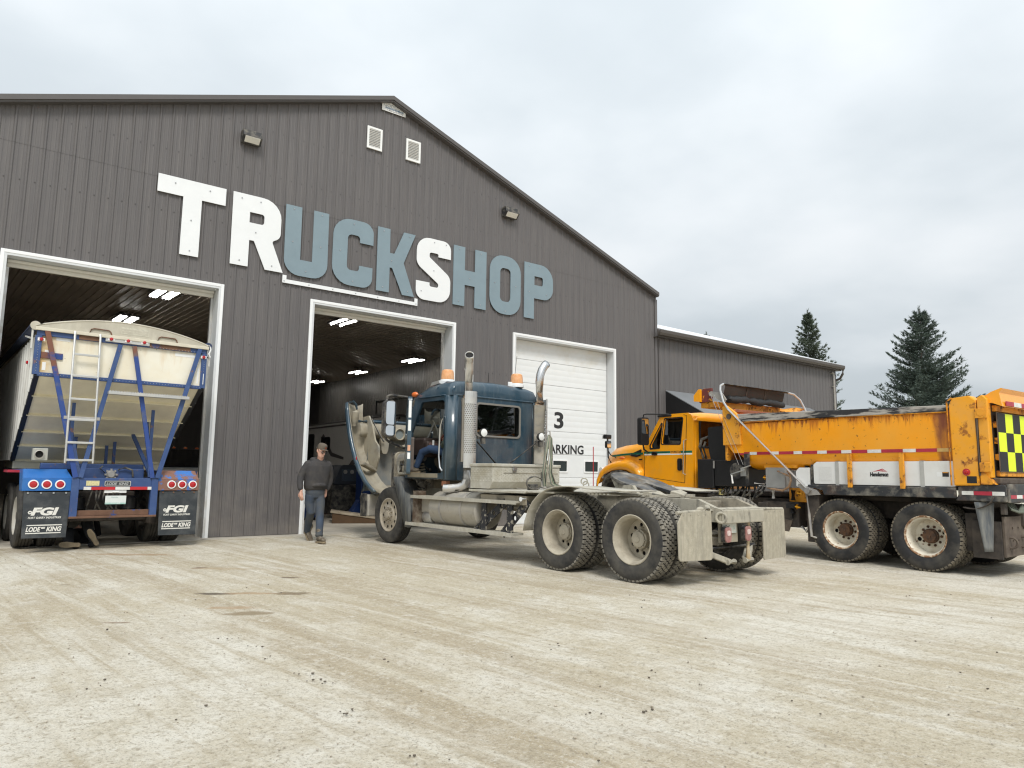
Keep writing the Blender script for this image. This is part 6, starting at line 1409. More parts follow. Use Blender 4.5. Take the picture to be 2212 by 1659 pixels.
b = MB(); b.box(-1.215, -1.065, 6.525, 6.56, 2.245, 2.335); b.build('lamp_lens', M['clear'], pm, smooth=0, bevel=.01)
# ================================================================== GRAIN TRAILER (local: +y into the bay, rear face at y = 0)
TR = empty('grain_trailer', (1.97, -1.25, 0), R(3))
tag(TR, 'old cream and blue grain hopper trailer parked halfway into the left bay', 'trailer')
M['cream_pan'] = pmat('rust_streaked_cream_panel', (.80, .765, .65), .5, vary=.04, vs=2, layers=[dict(col=(.70, .58, .34), amt=.42, scale=1.6, soft=.35, max=.5), dict(col=(.55, .33, .09), amt=.36, scale=3, stretch=(2.2, 1, .4), soft=.25, max=.4, zr=(2.9, 3.42), zw=(-.15, .06)), dict(col=(.55, .32, .06), amt=.44, scale=3, soft=.3, max=.75, ax='X', zr=(-1.2, -.9), zw=(.12, -.3)), dict(col=(.10, .06, .03), amt=.30, scale=22, soft=.05, max=.8)])
M['hopper'] = pmat('dull_cream_hopper', (.88, .81, .60), .5, vary=.05, vs=1.2, layers=[dict(col=(.55, .49, .37), amt=.42, scale=2, soft=.35, max=.45)])
M['tblue'] = pmat('trailer_blue_paint', (.034, .072, .20), .45, vary=.1, vs=4, layers=[dict(col=(.22, .11, .06), amt=.34, scale=6, soft=.06, max=.9), dict(col=(.10, .16, .30), amt=.4, scale=5, soft=.3, max=.4)])
M['tbluerust'] = pmat('rusty_blue_strut', (.022, .06, .24), .5, vary=.1, layers=[dict(col=(.20, .085, .045), amt=.40, scale=2.2, soft=.06, stretch=(.6, .6, 1), max=.95, zr=(2.3, 3.3), zw=(-.08, .2)), dict(col=(.12, .13, .15), amt=.42, scale=4, soft=.1, max=.6)])
M['tblueold'] = pmat('flaking_blue_fender', (.03, .15, .46), .5, vary=.1, layers=[dict(col=(.23, .115, .07), amt=.50, scale=4.5, soft=.05, max=.95), dict(col=(.20, .09, .05), amt=.40, scale=9, soft=.1, max=.7)])
M['tbluebright'] = pmat('bright_blue_fender', (.015, .13, .42), .4, vary=.08, layers=[dict(col=(.09, .22, .45), amt=.4, scale=4, soft=.3, max=.4)])
M['tarp'] = pmat('faded_olive_tarp_cap', (.46, .43, .35), .65, vary=.1, vs=3, layers=[dict(col=(.60, .57, .48), amt=.42, scale=5, soft=.2, stretch=(1, 1, .5), max=.6)])
M['flap'] = pmat('grey_black_rubber_flap', (.028, .034, .040), .65, vary=.2, vs=3, layers=[dict(col=(.12, .125, .125), amt=.42, scale=5, soft=.3, max=.6)])
M['side_white'] = pmat('dull_white_trailer_side', (.60, .60, .57), .5, vary=.08, vs=2, layers=[dict(col=(.34, .32, .28), amt=.4, scale=3, soft=.3, stretch=(1, 1, .4), max=.6)])
M['rustyplate'] = pmat('brown_rust_band', (.16, .085, .05), .8, vary=.25, bump=.2, bs=30, layers=[dict(col=(.05, .08, .22), amt=.40, scale=5, soft=.06, max=.8)])
rear_axles(TR, (1.05, 2.45), 'rib', 'trailer', hw=1.27, z=.522)
# rear panel, trims with rivets, hopper slope with seams
b = MB(); b.prism([(-1.24, 2.80), (1.24, 2.80), (1.24, 3.42), (-1.24, 3.42)], .03, .06, 'xz'); b.build('rear_panel', M['cream_pan'], TR, smooth=0)
b = MB(); b.box(-1.30, 1.30, -.01, .055, 3.42, 3.50); tp0 = b.build('top_band', M['tblue'], TR, smooth=0, bevel=.006)
for x0, x1 in ((-.72, -.42), (.34, 1.02)):
    b = MB(); b.box(x0, x1, -.016, -.0105, 3.425, 3.495); b.build('rusty_band', M['rustyplate'], TR, smooth=0)
b = MB(); b.box(-1.25, 1.25, -.005, .05, 2.77, 2.83); b.build('lower_band', M['tblue'], TR, smooth=0, bevel=.006)
for s in (-1, 1):
    b = MB(); b.box(s * 1.27 - .045, s * 1.27 + .045, -.008, .06, 2.79, 3.42); b.build('corner_post', M['tblue'], TR, smooth=0, bevel=.005)
    b = MB(); b.bar((s * 1.25, .02, 2.80), (s * 1.25, 2.25, 1.46), .07, .07); b.build('hopper_edge', M['black'], TR, smooth=0)
b = MB()
for k in range(52): b.ball((-1.22 + k * .0478, -.009, 2.80), .006, 6, 4)
for k in range(14):
    for s in (-1, 1): b.ball((s * 1.27, -.011, 2.85 + k * .042), .006, 6, 4)
for k in range(16): b.ball((.36 + k * .052, -.018, 3.432), .007, 6, 4)
tag(b.build('rivet', M['bolt'], TR), kind='stuff')
hy0, hz0, hy1, hz1 = .05, 2.77, 2.25, 1.46
def hp(t): return (hy0 + (hy1 - hy0) * t, hz0 + (hz1 - hz0) * t)
cuts = [0, .20, .42, .62, .80, 1.0]
for t0, t1 in zip(cuts, cuts[1:]):
    (ya, za), (yb, zb) = hp(t0), hp(t1); b = MB()
    b.add([(x, y, z) for x in (-1.24, 1.24) for y, z in ((ya, za), (yb, zb - .0), (yb - .035, zb - .035))], [(0, 3, 4, 1), (1, 4, 5, 2)])
    b.build('hopper_sheet', M['hopper'], TR, smooth=0, solid=.006)
b = MB(); b.box(-1.24, 1.24, 2.26, 3.6, 1.30, 1.46); b.build('hopper_floor', M['hopper'], TR, smooth=0)
for s in (-1, 1):
    b = MB(); b.add([(s * 1.26, y, z) for y, z in ((.05, 2.80), (.05, 3.48), (11.5, 3.48), (11.5, 1.45), (2.3, 1.45))], [(0, 1, 2, 3, 4)]); b.build('side_wall', M['side_white'], TR, smooth=0, solid=.01)
    rm = None
    for k in range(34):
        y = .16 + k * .32
        zb = max(1.45, 2.80 - (y - .05) * .595)
        b = MB(); b.prism([(s * 1.266, y - .05), (s * 1.31, y - .025), (s * 1.31, y + .025), (s * 1.266, y + .05)], zb, 3.44, 'xy'); b.build('side_rib', M['side_white'], TR, smooth=0)
    b = MB(); b.tube([(s * 1.33, .0, 3.57), (s * 1.33, 11.5, 3.57)], .065, 12); b.build('tarp_roll', pmat('navy_tarp_roll', (.022, .035, .085), .6, vary=.2, vs=5, layers=[dict(col=(.12, .16, .27), amt=.4, scale=5, soft=.3, max=.6)]), TR, smooth=50)
    if s < 0:
        b = MB(); b.cyl((s * 1.33, -.012, 3.57), (s * 1.33, -.001, 3.57), .072, n=18); b.build('roll_end_cap', M['tarp'], TR)
    b = MB(); b.bar((s * 1.36, .02, 3.36), (s * 1.36, .9, 3.52), .025, .025); b.bar((s * 1.36, .02, 3.20), (s * 1.36, .02, 3.52), .025, .03); b.build('side_rail', M['side_white'], TR, smooth=0)
# tarp end cap with rim and two grab loops
arc = [(-1.32, 3.54)] + [(-1.32 + 2.64 * k / 24, 3.56 + .225 * math.sin(math.pi * k / 24) ** .85) for k in range(25)] + [(1.32, 3.54)]
b = MB(); b.prism([(-1.32, 3.50)] + arc[1:-1] + [(1.32, 3.50)], -.02, .02, 'xz'); b.build('tarp_end_cap', M['tarp'], TR, smooth=0)
b = MB(); b.tube([(x, -.01, z + .008) for x, z in arc[1:-1]], .018, 8); b.build('cap_rim', M['tarp'], TR)
b = MB(); b.bar((-1.33, -.035, 3.525), (1.33, -.035, 3.525), .03, .055); b.build('cap_lip', pmat('cream_lip', (.62, .58, .47), .55, vary=.1, vs=6), TR, smooth=0, bevel=.006)
b = MB(); b.grid(lambda u, v: (-1.31 + 2.62 * v, .02 + 11.4 * u, 3.56 + .215 * math.sin(math.pi * v) ** .85), 2, 16); b.build('tarp_cover', M['tarp'], TR, smooth=60)
for xc in (-.42, .62):
    b = MB(); b.tube([(xc - .16, -.03, 3.55), (xc - .14, -.035, 3.61), (xc - .10, -.035, 3.63), (xc + .12, -.035, 3.625), (xc + .15, -.035, 3.60), (xc + .17, -.03, 3.54)], .010, 6); b.build('grab_loop', M['rustyplate'], TR)
b = MB(); b.box(-.12, .32, -.0235, -.0205, 3.60, 3.72); b.build('decal_ghost', pmat('ghost_decal', (.52, .50, .41), .6, vary=.15, vs=30), TR, smooth=0)
b = MB()
for z in (3.625, 3.665): b.box(-.11, .31, -.0255, -.024, z, z + .025)
b.build('decal_line', M['tarp'], TR, smooth=0)
b = MB(); b.tube([(1.33, -.04, 3.58), (1.35, -.05, 3.55), (1.36, -.05, 3.50), (1.33, -.05, 3.42), (1.36, -.05, 3.36)], .012, 6); b.build('tie_strap', M['trim'], TR)
b = MB(); b.box(1.265, 1.275, -.02, -.009, 2.86, 3.05); b.build('white_strip', M['white'], TR, smooth=0)
for (x0, x1, z0, z1) in ((-1.19, -1.14, 2.87, 3.0), (-1.17, -1.10, 3.12, 3.2), (.78, 1.12, 3.33, 3.38), (1.17, 1.20, 2.87, 3.15), (-1.03, -.83, 3.37, 3.42)):
    b = MB(); b.box(x0, x1, .0265, .0295, z0, z1); b.build('patch_tape', M['white'], TR, smooth=0)
b = MB(); b.box(-1.22, -.92, .005, .028, 3.06, 3.16); b.build('hasp_plate', M['tbluerust'], TR, smooth=0, bevel=.005)
# sloping struts
for (xt, zt, xb, zb, w, mm) in ((-1.165, 3.50, -.60, 1.17, .075, 'tbluerust'), (-.11, 3.41, -.53, 1.17, .07, 'tblue'), (.105, 3.41, .54, 1.17, .07, 'tbluerust'), (1.18, 3.50, .615, 1.17, .075, 'tblue')):
    b = MB(); b.bar((xt, -.03, zt), (xb, -.06, zb), w, .03, up=(0, 1, 0)); b.build('strut', M[mm], TR, smooth=0, bevel=.004)
for (xt, yt, zt, xb) in ((-.62, 1.0, 2.2, -.52), (.62, 1.0, 2.2, .55), (-.50, 1.4, 1.95, -.56), (.50, 1.4, 1.95, .58)):
    b = MB(); b.bar((xt, yt, zt), (xb, .15, 1.17), .06, .04, up=(0, 1, 0)); b.build('rear_brace', M['tblue'], TR, smooth=0)
for (x, y, z) in ((-.62, .55, 2.42), (.62, .55, 2.38), (-.4, 1.5, 1.88), (.25, 1.6, 1.82), (.14, 1.7, 1.75)):
    b = MB(); b.box(x - .025, x + .025, y, y + .04, 1.30, z); b.build('upright', M['tblue'], TR, smooth=0)
# ladder
ld = empty('ladder', (0, 0, 0), parent=TR)
for (xt, xb) in ((-.79, -.768), (-.425, -.378)):
    b = MB(); b.tube([(xt, -.0, 3.53), (xt, -.06, 3.53), (xt, -.075, 3.49), (xb, -.08, 1.40)], .018, 8); b.build('ladder_rail', M['alu'], ld)
for z in (3.165, 2.812, 2.436, 2.10, 1.73, 1.45):
    t = (3.5 - z) / 2.1; xl = -.79 + .022 * t; xr = -.425 + .047 * t
    b = MB(); b.bar((xl, -.079, z), (xr, -.079, z), .03, .035); b.build('rung', M['alu'], ld, smooth=0, bevel=.004)
b = MB(); b.bar((-.84, -.06, 2.13), (-.33, -.06, 2.13), .02, .05); b.build('ladder_bracket', M['steel'], ld, smooth=0)
b = MB(); b.box(-.25, 1.02, -.16, -.045, 2.55, 2.60)
for k in range(30): b.box(-.24 + k * .042, -.22 + k * .042, -.162, -.05, 2.60, 2.612)
b.build('catwalk_step', M['alu'], TR, smooth=0, bevel=.003)
# lamps
mb = empty('marker_lamp_bar', (0, 0, 0), parent=TR)
b = MB(); b.box(-.34, .34, -.035, -.018, 3.44, 3.525); b.build('lamp_plate', M['alu'], mb, smooth=0, bevel=.005)
def rlamp(root, x, y, z, r=.028, name='marker_lamp', plate=True, along=(0, 1, 0)):
    e_ = empty(name, (x, y, z), parent=root) if root is TR else root
    b = MB(); d = Vector(along); o = Vector((0, 0, 0)) if root is TR else Vector((x, y, z))
    b.lathe([(-.035, 0), (-.033, r * .6), (-.022, r), (-.005, r)], o, along, 16); b.build('lens', M['redlens'], e_)
    if plate:
        b = MB(); b.box(o.x - .05, o.x + .05, o.y - .005, o.y + .0, o.z - .025, o.z + .025) if abs(d.y) > .5 else b.box(o.x, o.x + .005, o.y - .04, o.y + .04, o.z - .04, o.z + .04); b.build('lamp_base', M['trim'], e_, smooth=0, bevel=.006)
for x, z in ((-.257, 3.484), (.0, 3.487), (.253, 3.49)): rlamp(mb, x, -.0365, z)
for x in (-1.236, 1.254): rlamp(TR, x, -.012, 3.355)
for s, z in ((-1, 3.02), (1, 2.98)): rlamp(TR, s * 1.335, .45, z, along=(1 if s < 0 else -1, 0, 0))
# bumper frame
for s in (-1, 1):
    b = MB(); b.box(s * .59 - .055, s * .59 + .055, -.05, .05, .53, 1.175); b.build('bumper_post', M['tblueold'] if False else M['tblue'], TR, smooth=0, bevel=.008)
    b = MB(); b.box(s * .58 - .05, s * .58 + .05, .05, 3.2, .97, 1.17); b.build('frame_rail', M['tblue'], TR, smooth=0)
b = MB(); b.box(-.535, .535, -.045, .03, .975, 1.165); b.build('cross_bar', M['tblue'], TR, smooth=0, bevel=.006)
b = MB(); b.box(-.645, .645, -.055, .045, .515, .55); b.box(-.535, .535, .0, .045, .55, .64); b.build('bumper_bar', pmat('rusted_bumper', (.15, .08, .05), .85, vary=.3, bump=.3, bs=25, layers=[dict(col=(.03, .07, .22), amt=.36, scale=4, soft=.06)]), TR, smooth=0, bevel=.006)
tx = -.47
for w, m_ in ((.11, 1), (.35, 0), (.22, 1), (.27, 0), (.13, 1)):
    b = MB(); b.box(tx, tx + w - .003, -.0485, -.0455, .972, 1.022); b.build('reflective_tape', M['tape_white'] if m_ else pmat('bright_red_tape', (.50, .02, .03), .35, vary=.1), TR, smooth=0); tx += w
b = MB(); b.box(-.44, -.25, -.0485, -.0455, 1.04, 1.12); b.build('caution_label', pmat('yellow_label', (.60, .55, .30), .5, vary=.25, vs=40), TR, smooth=0)
b = MB(); b.prism(rrect(-.175, .215, 1.03, 1.12, .02), -.052, -.046, 'xz'); b.build('maker_plate', pmat('dark_maker_plate', (.04, .045, .05), .5, vary=.2), TR, smooth=0)
b = MB(); b.prism(rrect(-.175, .215, 1.03, 1.12, .02), -.0545, -.0525, 'xz', holes=[rrect(-.165, .205, 1.04, 1.11, .015)]); b.build('plate_rim', M['alu'], TR, smooth=0)
text_obj('lettering', 'LODE  KING', .06, pmat('pewter_print', (.33, .34, .34), .4, vary=.1), face_my(-.15, -.0535, 1.052), TR, bold=.003, shear=.25, width=.33)
def crown(b, M4, w, h):
    pts = [(-w, h), (-w * .75, 0), (w * .75, 0), (w, h), (w * .55, h * .45), (w * .5, h * 1.05), (w * .15, h * .45), (0, h * 1.15), (-w * .15, h * .45), (-w * .5, h * 1.05), (-w * .55, h * .45)]
    tri = tessellate_polygon([[Vector((x, y, 0)) for x, y in pts]])
    b.add([M4 @ Vector((x, y, 0)) for x, y in pts], [tuple(t) for t in tri])
b = MB(); b.box(-.165, .165, -.03, -.01, .92, .975); b.box(-.05, .05, -.045, -.03, .93, .955); b.build('plate_lamp', M['trim'], TR, smooth=0, bevel=.006)
pl = empty('number_plate', (.01, -.035, .805), parent=TR)
b = MB(); b.box(-.155, .155, -.006, 0, -.07, .07); b.build('plate', pmat('white_green_plate', (.68, .72, .70), .5, vary=.05, layers=[dict(col=(.15, .42, .36), amt=.40, scale=6, soft=.2, max=.7, zr=(-.07, .05), zw=(.25, -.4))]), pl, smooth=0, bevel=.004)
text_obj('lettering', 'Manitoba', .028, pmat('faint_plate_print', (.3, .42, .42), .6, vary=0), face_my(-.07, -.0075, .035), pl)
# fenders with lamp boxes and mud flaps
for s in (-1, 1):
    mt = M['tbluebright'] if s < 0 else M['tblueold']
    x0, x1 = (-1.30, -.63) if s < 0 else (.62, 1.32)
    zt = 1.155 if s < 0 else 1.145
    b = MB(); b.box(x0, x1, -.03, .10, .958, zt); b.build('lamp_box', mt, TR, smooth=0, bevel=.006)
    xa, xb = (x0 + .01, x1 - .08) if s < 0 else (x0 + .05, x1 - .05)
    b = MB(); b.add([(x0 + .005, -.02, zt), (x1 - .005, -.02, zt), (xb, .10, 1.295), (xa, .10, 1.295), (xb, 3.3, 1.26), (xa, 3.3, 1.26)], [(0, 1, 2, 3), (3, 2, 4, 5)]); b.build('fender', mt if s > 0 else M['tbluebright'], TR, smooth=0, solid=.012)
    b = MB(); b.add([(x0 + .006 if s < 0 else x1 - .006, -.015, .96), (x0 + .006 if s < 0 else x1 - .006, .1, 1.29), (x0 + .006 if s < 0 else x1 - .006, .5, 1.29), (x0 + .006 if s < 0 else x1 - .006, .3, .96)], [(0, 1, 2, 3)]); b.build('fender_side', mt, TR, smooth=0, solid=.01)
    for x in ((-1.156, -.978, -.797) if s < 0 else (.862, 1.035, 1.212)):
        e_ = empty('tail_lamp', (x, -.031, 1.06), parent=TR)
        b = MB(); b.lathe([(0, .072), (-.012, .070), (-.014, .054), (-.004, .053)], axis=(0, 1, 0), n=22); b.build('lamp_ring', M['trim'], e_)
        b = MB(); b.lathe([(-.022, 0), (-.020, .03), (-.012, .052), (-.002, .0525)], axis=(0, 1, 0), n=22); b.build('lens', M['redlens'], e_)
    fx0, fx1 = (-1.275, -.645) if s < 0 else (.675, 1.315)
    zb = .225 if s < 0 else .19
    fl = empty('mud_flap', (0, 0, 0), parent=TR)
    b = MB(); b.prism([(fx0 + .005, .94), (fx1, .94), (fx1 - (.01 if s < 0 else .0), zb), (fx0 + .03, zb + .005)], -.02, -.008, 'xz'); b.build('flap_sheet', M['flap'], fl, smooth=0, bevel=.002)
    b = MB()
    for k in range(4): b.cyl((fx0 + .06 + k * .17, -.034, .925), (fx0 + .06 + k * .17, -.02, .925), .014, n=8)
    tag(b.build('flap_bolt', M['rustyplate'] if s > 0 else M['bolt'], fl), kind='stuff')
    xc = fx0 + .12; w_ = .40
    text_obj('lettering', 'FGI', .155, M['print_white'], face_my(xc - .0, -.0225, .585), fl, bold=.008, shear=.22, width=w_ * .93)
    text_obj('lettering', 'FORT GARRY INDUSTRIES', .042, M['print_white'], face_my(xc - .03, -.0225, .528), fl, bold=.001, shear=.2, width=w_ + .04)
    text_obj('lettering', 'LODE', .095, M['print_white'], face_my(xc - .045, -.0225, .332), fl, bold=.004, shear=.22, width=.195)
    text_obj('lettering', 'KING', .095, M['print_white'], face_my(xc + .225, -.0225, .332), fl, bold=.004, shear=.22, width=.205)
    b = MB(); b.box(xc - .035, xc + .435, -.0235, -.0215, .418, .434); b.box(xc - .045, xc + .425, -.0235, -.0215, .296, .312)
    crown(b, face_my(xc + .183, -.0225, .372), .030, .032)
    b.build('logo_bar', M['print_white'], fl, smooth=0)
    b = MB(); b.prism(circ(xc - .008, .625, .030, 6), -.0238, -.0226, 'xz', holes=[circ(xc - .008, .625, .013, 4)]); b.build('logo_hexagon', M['print_white'], fl, smooth=0)
# sub-frame, air bags, hoses, hub, camera box, beams
b = MB(); b.box(-.98, .60, .85, .95, 1.30, 1.40); b.build('rear_beam', M['tblue'], TR, smooth=0, bevel=.01)
b = MB(); b.box(-.52, .52, .45, .50, .98, 1.32); b.build('back_plate', M['tblue'], TR, smooth=0, bevel=.01)
b = MB(); b.lathe([(-.03, 0), (-.03, .05), (-.02, .06), (0, .075), (.02, .075)], (0, .43, 1.22), (0, 1, 0), 20)
for k in range(8): b.cbox((.085 * math.cos(k * .785), .44, 1.22 + .085 * math.sin(k * .785)), (.03, .03, .03))
b.build('valve_hub', M['steel'], TR)
b = MB(); b.tube([(.1, .42, 1.30), (.2, .4, 1.34), (.32, .4, 1.30), (.34, .42, 1.18)], .016, 8); b.build('air_hose', M['hoseblack'], TR)
b = MB(); b.tube([(-.1, .42, 1.25), (-.18, .4, 1.32), (-.14, .42, 1.36)], .012, 6); b.build('air_hose', M['hoseblack'], TR)
for x in (-.42, .38):
    b = MB(); b.lathe([(.0, .10), (.03, .13), (.10, .12), (.14, .13), (.22, .12), (.25, .08)], (x, .75, .60), (0, 0, 1), 18); b.build('air_bag', M['black'], TR)
b = MB(); rg = random.Random(31)
for k in range(8):
    x0 = -.28 + k * .06; b.tube([(x0, .3, .97), (x0 + rg.uniform(-.05, .05), .25, .8), (x0 + rg.uniform(-.1, .15), .3, .64), (x0 + .12, .5, .60)], .014, 6)
tag(b.build('air_hose', M['hoseblack'], TR), kind='stuff')
for y in (1.05, 2.45):
    b = MB(); b.tube([(-.95, y, .522), (.95, y, .522)], .07, 10); b.build('axle', M['under'], TR)
b = MB(); b.box(-.5, .5, .9, 1.2, .55, .92); b.box(-.6, .6, .4, .8, .44, .52); b.box(-.72, -.6, .2, 1.0, .38, .56); b.box(.6, .72, .2, 1.0, .38, .56); tag(b.build('suspension', M['under'], TR, smooth=0, bevel=.02), kind='stuff')
b = MB(); b.cbox((-1.10, .06, 1.53), (.20, .16, .19)); b.build('spool_box', pmat('dull_zinc_box', (.42, .42, .38), .5, metal=.3, vary=.15), TR, smooth=0, bevel=.008)
b = MB(); b.lathe([(-.05, .055), (-.045, .065), (-.01, .065)], (-1.12, -.02, 1.53), (0, 1, 0), 20); b.build('spool_ring', M['steel'], TR)
b = MB(); b.cyl((-1.12, -.028, 1.53), (-1.12, -.024, 1.53), .055, n=20); b.build('spool_hole', M['recess_black'], TR)
b = MB(); b.box(-1.45, -1.28, .6, 1.2, 1.24, 1.28); b.build('side_reflector', M['tape_red'], TR, smooth=0)
# ================================================================== PEOPLE
M['skin'] = pmat('skin', (.60, .35, .265), .5, vary=.06, vs=12)
M['hoodie'] = pmat('charcoal_hoodie', (.042, .040, .041), .9, vary=.14, vs=4, bump=.25, bs=35, layers=[dict(col=(.12, .105, .085), amt=.40, scale=5, soft=.3, max=.4)])
M['jeans'] = pmat('dirty_blue_jeans', (.040, .058, .090), .85, vary=.2, vs=5, bump=.2, bs=40, layers=[dict(col=(.10, .095, .075), amt=.48, scale=4, soft=.3, max=.65)])
M['jeans2'] = pmat('clean_blue_jeans', (.030, .060, .125), .85, vary=.2, vs=6, bump=.2, bs=40)
M['boot'] = pmat('worn_brown_boot', (.10, .078, .055), .85, vary=.2, vs=8, layers=[dust(.45, 8, .3, .6)])
M['sole'] = pmat('tan_boot_sole', (.27, .215, .14), .85, vary=.2, vs=12, bump=.3, bs=40)
M['cap'] = pmat('brown_grey_cap', (.12, .098, .075), .9, vary=.1, vs=8)
M['darkcloth'] = pmat('black_work_clothes', (.016, .017, .020), .9, vary=.3, vs=5)
def limb(b, pts, n=14):
    """tapered tube through joints (x, y, z, rx[, ry]) with rounded ends; a closed volume"""
    P = [Vector(p[:3]) for p in pts]; k = len(P); rings = []; a = None
    for i in range(k):
        t = (P[min(i + 1, k - 1)] - P[max(i - 1, 0)]).normalized()
        if a is None:
            a = Vector((1, 0, 0)); a = (a - t * a.dot(t)).normalized()
        else: a = (a - t * a.dot(t)).normalized()
        c = t.cross(a); ra = pts[i][3]; rb = pts[i][4] if len(pts[i]) > 4 else ra
        if i == 0: rings.append([P[i] - t * ra * .7 + (a * math.cos(2 * math.pi * j / n) * ra + c * math.sin(2 * math.pi * j / n) * rb) * .45 for j in range(n)])
        rings.append([P[i] + a * math.cos(2 * math.pi * j / n) * ra + c * math.sin(2 * math.pi * j / n) * rb for j in range(n)])
        if i == k - 1: rings.append([P[i] + t * ra * .7 + (a * math.cos(2 * math.pi * j / n) * ra + c * math.sin(2 * math.pi * j / n) * rb) * .45 for j in range(n)])
    b.loft(rings)
def fuse(o, vox, smooth=4, f=.5):
    md = o.modifiers.new('fuse', 'REMESH'); md.mode = 'VOXEL'; md.voxel_size = vox; md.use_smooth_shade = True
    md = o.modifiers.new('soften', 'SMOOTH'); md.iterations = smooth; md.factor = f
def hand(b, w, d, up, s, L=.185):
    """palm and five separate fingers hanging from wrist point w along d; 'up' is towards the back of the hand"""
    w = Vector(w); d = Vector(d).normalized(); up = Vector(up); up = (up - d * up.dot(d)).normalized(); sd = d.cross(up) * s
    limb(b, [(*w, .026, .020), (*(w + d * .05), .036, .017), (*(w + d * .09), .038, .016)], 10)
    for k, (o_, ln) in enumerate(((-.030, .062), (-.010, .076), (.011, .080), (.031, .070))):
        p0 = w + d * .092 + sd * o_; c = -up * .012 * (k * .3 + .8)
        p1 = p0 + d * ln * .45 + c * .6; p2 = p0 + d * ln * .78 + c * 2.0; p3 = p0 + d * ln + c * 3.2
        limb(b, [(*p0, .0095), (*p1, .009), (*p2, .0085), (*p3, .007)], 8)
    t0 = w + d * .03 + sd * .030; t1 = t0 + d * .035 + sd * .022 - up * .008; t2 = t1 + d * .032 + sd * .004 - up * .010
    limb(b, [(*t0, .014), (*t1, .0115), (*t2, .009)], 8)
# ------------------------------------------------ the man walking out of the middle bay (local +x = picture right, faces the camera)
P1 = empty('person', (5.36, -1.60, .004), R(2)); P1.scale = (1.03, 1.03, 1.03); tag(P1, 'man in charcoal hoodie, cap and dirty jeans walking out of the middle bay', 'person')
pb = MB()
limb(pb, [(-.005, -.01, 1.42, .062, .060), (-.012, -.045, 1.50, .056, .056), (-.02, -.075, 1.56, .058, .06)], 14)                 # neck
# head: skull, jaw, nose, ears, tilted down to the right
HC = Vector((-.018, -.085, 1.655)); hr = Euler((R(16), R(4), R(16))).to_matrix()
def hd_(x, y, z): return HC + hr @ Vector((x, y, z))
rings = []
for z, w, d0, d1 in ((-.125, .030, -.062, .0), (-.115, .046, -.078, .02), (-.09, .056, -.086, .04), (-.05, .065, -.088, .065), (-.01, .070, -.088, .082), (.03, .073, -.086, .092), (.07, .072, -.078, .09), (.10, .060, -.058, .072), (.12, .034, -.03, .04)):
    cy_ = (d0 + d1) / 2; ry = (d1 - d0) / 2
    rings.append([hd_(w * math.cos(2 * math.pi * j / 18), cy_ + ry * math.sin(2 * math.pi * j / 18), z) for j in range(18)])
pb.loft(rings)
limb(pb, [(*hd_(0, -.086, .0), .010), (*hd_(0, -.098, -.022), .012), (*hd_(0, -.106, -.038), .014)], 8)
limb(pb, [(*hd_(-.018, -.086, -.075), .009, .007), (*hd_(0, -.092, -.074), .010, .008), (*hd_(.018, -.086, -.075), .009, .007)], 8)
for s in (-1, 1): pb.ball(hd_(s * .075, .015, -.01), (.012, .022, .034), 10, 6)
hand(pb, (-.375, -.10, .92), (.02, -.10, -1), (-.7, -.7, 0), 1)
hand(pb, (.155, .02, .91), (-.28, -.18, -1), (.8, -.5, 0), -1)
limb(pb, [(-.355, -.06, 1.02, .032), (-.375, -.10, .92, .026)], 10); limb(pb, [(.19, .05, 1.0, .032), (.155, .02, .91, .026)], 10)
pbody = pb.build('body', M['skin'], P1, smooth=60); fuse(pbody, .0055, 3)
hb = MB()
def torso_ring(z, cx_, cy_, w, d, n=20): return [(cx_ + w * math.copysign(abs(math.cos(2 * math.pi * j / n)) ** .8, math.cos(2 * math.pi * j / n)), cy_ + d * math.copysign(abs(math.sin(2 * math.pi * j / n)) ** .85, math.sin(2 * math.pi * j / n)), z) for j in range(n)]
hb.loft([torso_ring(.935, -.065, .0, .185, .130), torso_ring(.965, -.065, 0, .205, .148), torso_ring(1.02, -.06, -.005, .222, .155), torso_ring(1.15, -.055, -.01, .222, .152), torso_ring(1.28, -.045, -.015, .230, .145), torso_ring(1.38, -.035, -.015, .235, .130), torso_ring(1.44, -.025, -.01, .205, .110), torso_ring(1.485, -.02, -.01, .12, .085), torso_ring(1.51, -.018, -.015, .085, .075)])
limb(hb, [(-.21, .0, 1.42, .082, .085), (-.285, .015, 1.30, .078, .08), (-.345, .02, 1.17, .068, .07), (-.375, -.02, 1.08, .060), (-.385, -.07, .985, .052), (-.382, -.085, .955, .046)], 14)
limb(hb, [(.15, .0, 1.42, .082, .085), (.21, .035, 1.30, .076, .08), (.245, .065, 1.17, .068, .07), (.235, .055, 1.07, .060), (.195, .035, .97, .050), (.185, .03, .945, .044)], 14)
limb(hb, [(-.11, -.02, 1.475, .045), (-.115, .06, 1.485, .06), (-.03, .11, 1.485, .065), (.06, .07, 1.485, .06), (.075, -.02, 1.465, .045), (.03, -.085, 1.43, .038), (-.04, -.10, 1.415, .036), (-.09, -.07, 1.445, .04)], 12)      # folded hood round the neck
limb(hb, [(-.16, -.145, 1.02, .03), (-.05, -.165, 1.03, .035), (.05, -.15, 1.02, .03)], 10)
hbo = hb.build('hoodie', M['hoodie'], P1, smooth=60); fuse(hbo, .010, 3)
jb = MB()
jb.loft([torso_ring(.80, -.065, .005, .15, .12), torso_ring(.88, -.065, .0, .178, .128), torso_ring(.96, -.065, 0, .178, .125)])
limb(jb, [(-.145, .0, .84, .102, .11), (-.155, .02, .70, .090, .098), (-.125, .00, .54, .078, .084), (-.085, .17, .36, .070, .075), (-.035, .32, .20, .064, .068), (-.025, .35, .165, .066, .07)], 14)
